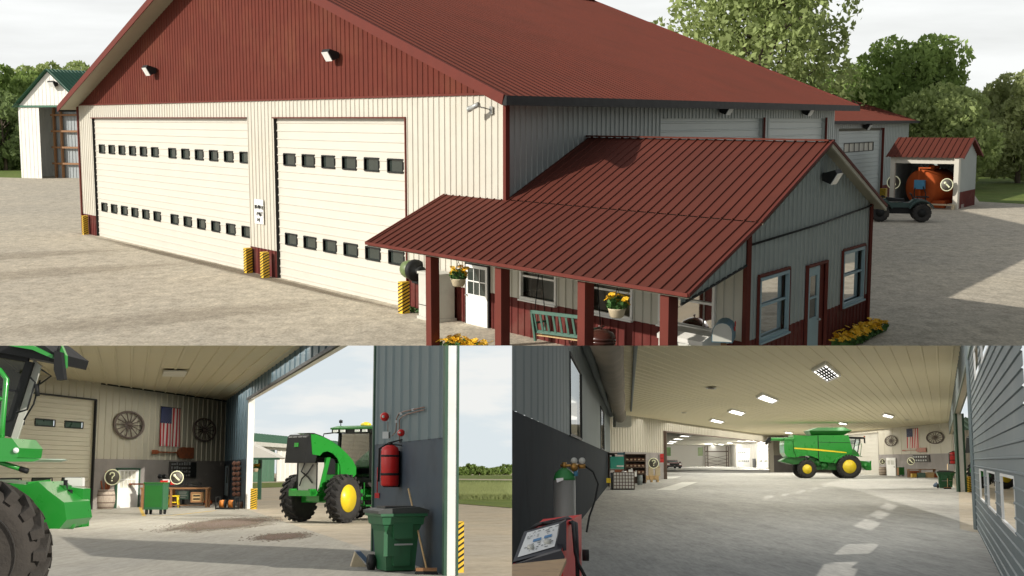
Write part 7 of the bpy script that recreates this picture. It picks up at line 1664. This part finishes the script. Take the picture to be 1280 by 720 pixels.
mb = MB(); mb.add([a, b, c, d_] + [p - UP * .04 for p in (a, b, c, d_)], [(0, 1, 2, 3), (4, 5, 6, 7), (0, 1, 5, 4), (1, 2, 6, 5), (2, 3, 7, 6), (3, 0, 4, 7)]); part('top', mb, mat('plywood', (.42, .27, .13), .65, var=.15, scale=3, dark=(.16, .11, .07), dscale=6, damt=.7), t)
mb = MB(); m_ = (a + d_) / 2 - Vector((.12, 0, 0)); mb.box(m_.x - .06, m_.x, m_.y - .06, m_.y + .06, 0, zt - .04); part('leg', mb, wbk, t)
# ---------------- ceiling lamps
LAMPS = []
tubem = mat('lamp_tube', (1, .98, .93), .5, var=0, emit=4.5)
def ceiling_lamp(cn, label, group='ceiling lamps in the hall', z=HH, grid=True):
    zc = z - .14; q_ = []
    for px, py in cn: c, s_ = S_.ray(px, py); D = (zc - S_.e) / s_; q_.append(Vector((c * D, D, zc)))
    p = sum(q_, Vector()) / 4; cs = [q - p for q in q_]
    t = thing('ceiling_lamp', label, 'ceiling lamp', p, 0, group)
    mb = MB(); mb.add([q * 1.0 for q in cs] + [q * .84 for q in cs] + [q + UP * .13 for q in cs], [(i, (i + 1) % 4, 4 + (i + 1) % 4, 4 + i) for i in range(4)] + [(i, (i + 1) % 4, 8 + (i + 1) % 4, 8 + i) for i in range(4)] + [(8, 9, 10, 11)]); part('frame', mb, white, t)
    mb = MB(); mb.add([q * .84 + UP * .04 for q in cs], [(0, 1, 2, 3)]); part('diffuser', mb, tubem, t)
    if grid:
        mb = MB(); A4, B4, C4, D4 = [q * .84 + UP * .01 for q in cs]; w_ = (B4 - A4).length * .02
        for i in range(1, 5): mb.beam(A4.lerp(B4, i / 5), D4.lerp(C4, i / 5), w_ * 1.6, .02); mb.beam(A4.lerp(D4, i / 5), B4.lerp(C4, i / 5), w_ * 1.6, .02)
        part('louvre', mb, black, t)
def rh(px, py, w, h): return [(px - w / 2, py - .05 * h), (px - .3 * w, py - h / 2), (px + w / 2, py + .05 * h), (px + .3 * w, py + h / 2)]
for cn, gr_, lb in [([(1014.3, 464.5), (1032.2, 455), (1051.4, 470.7), (1034.3, 478.3)], True, 'nearest ceiling lamp with a dark louvre grid'), ([(944.9, 497.8), (953, 493), (973.6, 501.3), (965.8, 505.4)], False, 'second ceiling lamp of the near row'), ([(908.9, 515.3), (915, 512.2), (932.5, 516.7), (927.4, 520.4)], False, 'third ceiling lamp of the near row'), ([(886.5, 526.6), (890.4, 523.9), (906.2, 527.6), (901.7, 529.9)], False, 'fourth ceiling lamp of the near row, farthest from the camera'), (rh(1110, 520.5, 16, 6), False, 'ceiling lamp above the cream door of the flag wall'), (rh(1053.5, 530, 13, 3.5), False, 'ceiling lamp right above the grain tank of the combine'), (rh(986, 541.5, 12, 2.6), False, 'ceiling lamp over the rear of the combine')]:
    ceiling_lamp(cn, lb, grid=gr_)
for i, (px, py, w) in enumerate([(856, 545.5, 16), (847.5, 549.3, 14), (841, 552.3, 12), (838, 554.4, 10), (925.5, 551.7, 11), (912.5, 554, 9), (901, 555.8, 9), (892, 557.3, 8)]):
    ceiling_lamp(rh(px, py, w, 1.5), '%s strip lamp from the passage in the %s row of the far hall ceiling' % (['first', 'second', 'third', 'fourth'][i % 4], 'left' if i < 4 else 'right'), 'strip lamps on the far hall ceiling', 6.5, False)
for px, py, w, lb in ((889, 485.5, 18, 'square ceiling vent left of the near lamps'), (855, 516, 10, 'small ceiling vent over the back wall'), (1134, 524.8, 9, 'small vent in the ceiling before the flag wall')):
    c, s_ = S_.ray(px, py); D = (HH - .08 - S_.e) / s_; t = thing('ceiling_vent', lb, 'vent', (c * D, D, HH - .08), 0, 'vents in the hall ceiling'); k = D / F; W_ = w * k / 2
    mb = MB(); mb.add([(-W_, -W_ * 2, 0), (W_ * .6, -W_ * 1.2, 0), (W_, W_ * 2.5, 0), (-W_ * .5, W_ * 1.8, 0)], [(0, 1, 2, 3)]); part('grille', mb, MATS['pale_grey_metal'], t)
    mb = MB(); mb.add([(-W_ * .6, -W_ * 1.2, -.01), (W_ * .36, -W_ * .7, -.01), (W_ * .6, W_ * 1.5, -.01), (-W_ * .3, W_ * 1.1, -.01)], [(0, 1, 2, 3)]); part('slots', mb, iron, t)
# light from the rows of hall ceiling lamps, and fill added to the bay
def lampl(S, name, loc, sx, sy, e, col=(1, .96, .88)):
    l = bpy.data.lights.new(name, 'AREA'); l.shape = 'RECTANGLE'; l.size = sx; l.size_y = sy; l.energy = e; l.color = col
    o = bpy.data.objects.new(name, l); scene.collection.objects.link(o); o.matrix_world = S.M @ Matrix.Translation(loc)
    o.light_linking.receiver_collection = S.col; o.light_linking.blocker_collection = S.col; return o
def bulb(S, loc, e, r=.6, col=(1, .96, .88)):
    l = bpy.data.lights.new('ceiling_lamp_light', 'POINT'); l.shadow_soft_size = r; l.energy = e; l.color = col
    o = bpy.data.objects.new('ceiling_lamp_light', l); scene.collection.objects.link(o); o.matrix_world = S.M @ Matrix.Translation(loc)
    o.light_linking.receiver_collection = S.col; o.light_linking.blocker_collection = S.col; return o
for i, (x, y, e, sx, sy) in enumerate(((9, 38, 720, 7, 26), (14, 66, 1800, 13, 30), (21, 98, 3000, 20, 34), (27, 134, 4800, 24, 38), (34, 172, 6600, 24, 38))):
    lampl(HALL, 'ceiling_lamp_light', (x, y, HH - .2), sx, sy, e)
lampl(HALL, 'far_lamp_light', (75, 310, 6.2), 60, 120, 34000)
for x, y in ((58, 375), (85, 375), (60, 320), (52, 270)): bulb(HALL, (x, y, 4.6), 6000, 0.0)
for i, (x, y, e, sx, sy) in enumerate(((-12, 50, 1100, 10, 12), (-16, 66, 650, 5, 14))):
    lampl(BAY, 'bay_fill_light', (x, y, 6.2), sx, sy, e)  # fill added to brighten the bay, which has no modelled lamps
# added unseen wall on the right; its holes shape the sun on the hall floor
sd = sundir(*SUNS['hall'][:2])
lit = [[(1221, 660), (1060, 611), (985, 599), (990, 593), (1060, 590), (1189, 602), (1196, 612), (1300, 640), (1300, 690), (1221, 664)],
       [(1094, 634.5), (1105, 628), (1122, 633), (1111, 639.5)], [(1080, 644.5), (1093, 637), (1112, 642.5), (1099, 650.5)], [(1060, 658), (1076, 647.5), (1100, 654.5), (1085, 665.5)], [(1020, 702), (1060, 672), (1098, 682), (1060, 712)], [(990, 745), (1020, 704), (1070, 712), (1050, 760)],
       [(832, 613), (860, 603), (864, 603.5), (840, 613.5)], [(946, 623), (960, 617.5), (971, 620), (957, 626)], [(969, 619.5), (981, 615), (991, 617), (978, 622)], [(989, 616), (1000, 611.5), (1009, 613.5), (998, 618)], [(1007, 611.8), (1016, 608.3), (1025, 610), (1015, 613.6)], [(1023, 608.2), (1031, 605), (1040, 606.6), (1031, 609.8)]]
for q in lit[-5:]:
    cx_ = sum(p[0] for p in q) / 4; cy_ = sum(p[1] for p in q) / 4; q[:] = [(cx_ + (p[0] - cx_) * .8, cy_ + (p[1] - cy_) * .72) for p in q]
# vertical plane x = .41 y + 4.5
pn = Vector((1, -.41, 0)); pdir = Vector((.41, 1, 0)).normalized(); p0_ = Vector((4.5, 0, 0))
def proj(px, py):
    g_ = S_.g(px, py); k = ((p0_ - g_).dot(pn)) / sd.dot(pn); h = g_ + sd * k; return ((h - p0_).dot(pdir), h.z)
outer = [(9, 0), (180, 0), (180, 18), (60, 11.5), (46, 17), (9, 17)]
vs = [Vector((x, y)) for x, y in outer]; edges = [(i, (i + 1) % len(outer)) for i in range(len(outer))]
faces_h = []
for poly in lit:
    k = len(vs); q = [proj(*p) for p in poly]; q = [(x, max(y, .02)) for x, y in q]
    vs += [Vector(p) for p in q]; edges += [(k + i, k + (i + 1) % len(q)) for i in range(len(q))]
    faces_h.append(q)
r_ = geometry.delaunay_2d_cdt(vs, edges, [], 0, 1e-4)
def inside(p, poly):
    c = False; j = len(poly) - 1
    for i in range(len(poly)):
        if (poly[i][1] > p[1]) != (poly[j][1] > p[1]) and p[0] < (poly[j][0] - poly[i][0]) * (p[1] - poly[i][1]) / (poly[j][1] - poly[i][1]) + poly[i][0]: c = not c
        j = i
    return c
mb = MB(); P3 = [p0_ + pdir * v.x + UP * v.y for v in r_[0]]; fs = []
for f in r_[2]:
    c = (sum(r_[0][i].x for i in f) / len(f), sum(r_[0][i].y for i in f) / len(f))
    if inside(c, outer) and not any(inside(c, q) for q in faces_h): fs.append(tuple(f))
mb.add(P3, fs); th = Vector((.12, -.05, 0)); mb.add([p + th for p in P3], fs)
t = thing('sun_mask_wall', 'unseen wall added right of the hall, with holes that shape the sun', 'building', p0_); mb.v = [v - p0_ for v in mb.v]
part('wall', mb, grey, t)
# ================================================================= sky beyond the two indoor views
use(BAY); S_ = BAY
m = bpy.data.materials.new('sky_air'); m.use_nodes = True; nt = m.node_tree; nt.nodes.clear(); N_ = nt.nodes.new; Lk = nt.links.new
o = N_('ShaderNodeOutputMaterial'); e = N_('ShaderNodeEmission'); tc = N_('ShaderNodeTexCoord'); mp = N_('ShaderNodeMapping'); mp.inputs['Scale'].default_value = (.008, .008, .035); Lk(tc.outputs['Object'], mp.inputs[0])
nz = N_('ShaderNodeTexNoise'); nz.inputs['Scale'].default_value = 1.0; nz.inputs['Detail'].default_value = 7; nz.inputs['Roughness'].default_value = .5; Lk(mp.outputs[0], nz.inputs['Vector'])
mr = N_('ShaderNodeMapRange'); mr.inputs['From Min'].default_value = .45; mr.inputs['From Max'].default_value = .56; Lk(nz.outputs['Fac'], mr.inputs['Value'])
mx = N_('ShaderNodeMix'); mx.data_type = 'RGBA'; mx.inputs[6].default_value = (.73, .80, .83, 1); mx.inputs[7].default_value = (.88, .89, .87, 1); Lk(mr.outputs[0], mx.inputs['Factor'])
Lk(mx.outputs[2], e.inputs[0]); e.inputs[1].default_value = 1.0; Lk(e.outputs[0], o.inputs[0])
b = MB(); 
D_ = 880; n = 24; vs = []
for i in range(n + 1):
    a = R(-32) + R(64) * i / n
    for z in (-60, 110): vs.append((D_ * math.sin(a), D_ * math.cos(a) + 0, z))
b.add(vs, [(2 * i, 2 * i + 2, 2 * i + 3, 2 * i + 1) for i in range(n)])
sk = struct('sky', b, m)
# the same air lies behind both indoor views
use(HALL)
b2 = MB(); b2.v = [v.copy() for v in b.v]; b2.f = [list(f) for f in b.f]; b2.mi = list(b.mi); struct('sky', b2, m)
# ================================================================= trimming where the views meet
def trim(S, planes):
    """cut a set's meshes along the planes where it meets its neighbour sets"""
    for o in list(S.objs):
        if o.type != 'MESH' or (o.parent and o.parent.name.startswith('sun_mask_wall')): continue
        mw = o.matrix_world
        vs = [mw @ Vector(c) for c in o.bound_box]
        for no in planes:
            ds = [(p - EYE).dot(no) for p in vs]
            if max(ds) <= 0: continue
            if min(ds) >= 0:
                S.objs.remove(o); kids = [c for c in S.objs if c.parent == o]
                for k in kids:
                    S.objs.remove(k)
                    bpy.data.objects.remove(k)
                bpy.data.objects.remove(o); break
            if o.data.users > 1: o.data = o.data.copy()
            b = bmesh.new(); b.from_mesh(o.data); inv = mw.inverted()
            bmesh.ops.bisect_plane(b, geom=b.verts[:] + b.edges[:] + b.faces[:], plane_co=inv @ EYE, plane_no=(mw.to_3x3().transposed() @ no).normalized(), clear_outer=True)
            b.to_mesh(o.data); n = len(b.verts); b.free()
            if n == 0:
                S.objs.remove(o)
                for k in [c for c in S.objs if c.parent == o]: S.objs.remove(k); bpy.data.objects.remove(k)
                bpy.data.objects.remove(o); break
bpy.context.view_layer.update()
Rc = Matrix.Rotation(-TILT_YARD, 3, 'X')
b_ = -72.0 / F
n_low = (Rc @ Vector((0, b_, -1))).normalized()        # points down, past the lower edge of the yard view
n_low = (Rc @ Vector((0, b_, -1)))
n_low = (Rc @ Vector((0, -72.0, -F))).normalized()
n_side = Vector((1, 0, 0))
trim(YARD, [n_low]); trim(BAY, [-n_low, n_side]); trim(HALL, [-n_low, -n_side])
def prune(S):
    for o in list(S.objs):
        if o.type == 'EMPTY' and not any(c.parent == o for c in S.objs): S.objs.remove(o); bpy.data.objects.remove(o)
for S in (YARD, BAY, HALL): prune(S)

# ================================================================= camera, sky, sun
cam = bpy.data.cameras.new('camera'); co = bpy.data.objects.new('camera', cam); scene.collection.objects.link(co); scene.camera = co
cam.sensor_width = 36; cam.lens = 36 * F / 1280; cam.clip_end = 5000; cam.clip_start = .1
co.location = EYE; co.rotation_euler = (R(90) - TILT_YARD, 0, 0)
w = bpy.data.worlds.new('World'); scene.world = w; w.use_nodes = True; nt = w.node_tree; bg = nt.nodes['Background']
sky = nt.nodes.new('ShaderNodeTexSky'); sky.sky_type = 'NISHITA'; sky.sun_disc = False; sky.sun_elevation = R(SUNS['yard'][1]); sky.sun_rotation = R(SUNS['yard'][0]); sky.air_density = 1.0; sky.dust_density = 3.0; sky.ozone_density = 1.0
tc = nt.nodes.new('ShaderNodeTexCoord'); mp = nt.nodes.new('ShaderNodeMapping'); mp.inputs['Scale'].default_value = (1, 1, 7); nt.links.new(tc.outputs['Generated'], mp.inputs[0])
nz = nt.nodes.new('ShaderNodeTexNoise'); nz.inputs['Scale'].default_value = 4.0; nz.inputs['Detail'].default_value = 7; nz.inputs['Roughness'].default_value = .55; nt.links.new(mp.outputs[0], nz.inputs['Vector'])
mr = nt.nodes.new('ShaderNodeMapRange'); mr.inputs['From Min'].default_value = .3; mr.inputs['From Max'].default_value = .62; mr.inputs['To Min'].default_value = .7; mr.inputs['To Max'].default_value = .95; nt.links.new(nz.outputs['Fac'], mr.inputs['Value'])
mx = nt.nodes.new('ShaderNodeMix'); mx.data_type = 'RGBA'; sx = nt.nodes.new('ShaderNodeSeparateXYZ'); nt.links.new(tc.outputs['Generated'], sx.inputs[0])
hz_ = nt.nodes.new('ShaderNodeMapRange'); hz_.inputs['From Min'].default_value = .1; hz_.inputs['From Max'].default_value = .5; hz_.inputs['To Min'].default_value = 1; hz_.inputs['To Max'].default_value = .2; nt.links.new(sx.outputs[2], hz_.inputs['Value'])
ml = nt.nodes.new('ShaderNodeMath'); ml.operation = 'MULTIPLY'; nt.links.new(mr.outputs[0], ml.inputs[0]); nt.links.new(hz_.outputs[0], ml.inputs[1]); nt.links.new(ml.outputs[0], mx.inputs['Factor'])
hs = nt.nodes.new('ShaderNodeHueSaturation'); hs.inputs['Saturation'].default_value = .45; hs.inputs['Value'].default_value = 1.0; nt.links.new(sky.outputs[0], hs.inputs['Color'])
nt.links.new(hs.outputs[0], mx.inputs[6]); mx.inputs[7].default_value = (*CLOUD, 1); nt.links.new(mx.outputs[2], bg.inputs[0]); bg.inputs[1].default_value = SKYS
def sun_lamp(S, name, az, el, energy, angle=.55, col=(1, .94, .85)):
    l = bpy.data.lights.new(name, 'SUN'); l.energy = energy; l.angle = R(angle); l.color = col
    o = bpy.data.objects.new(name, l); scene.collection.objects.link(o)
    dloc = S.M.to_3x3() @ sundir(az, el)
    o.rotation_euler = dloc.to_track_quat('Z', 'Y').to_euler(); o.location = EYE + dloc * 60
    o.light_linking.receiver_collection = S.col; o.light_linking.blocker_collection = S.col
    return o
sun_lamp(YARD, 'sun', *SUNS['yard'])
if BAY.objs: sun_lamp(BAY, 'sun_bay', *SUNS['bay'])
if HALL.objs: sun_lamp(HALL, 'sun_hall', *SUNS['hall'], angle=.15)
for S, e in ((BAY, FILL[0]), (HALL, FILL[1])):
    if e > 0 and S.objs: sun_lamp(S, 'sky_light_' + S.name, 0, 90, e, 170, (.9, .95, 1.0))
vs = scene.view_settings; scene.display_settings.display_device = 'sRGB'; vs.view_transform = 'Standard'; vs.look = 'None'; vs.exposure = EXPO; vs.gamma = 1; vs.use_curve_mapping = False
scene.cycles.max_bounces = 7; scene.cycles.diffuse_bounces = 4; scene.cycles.transparent_max_bounces = 12
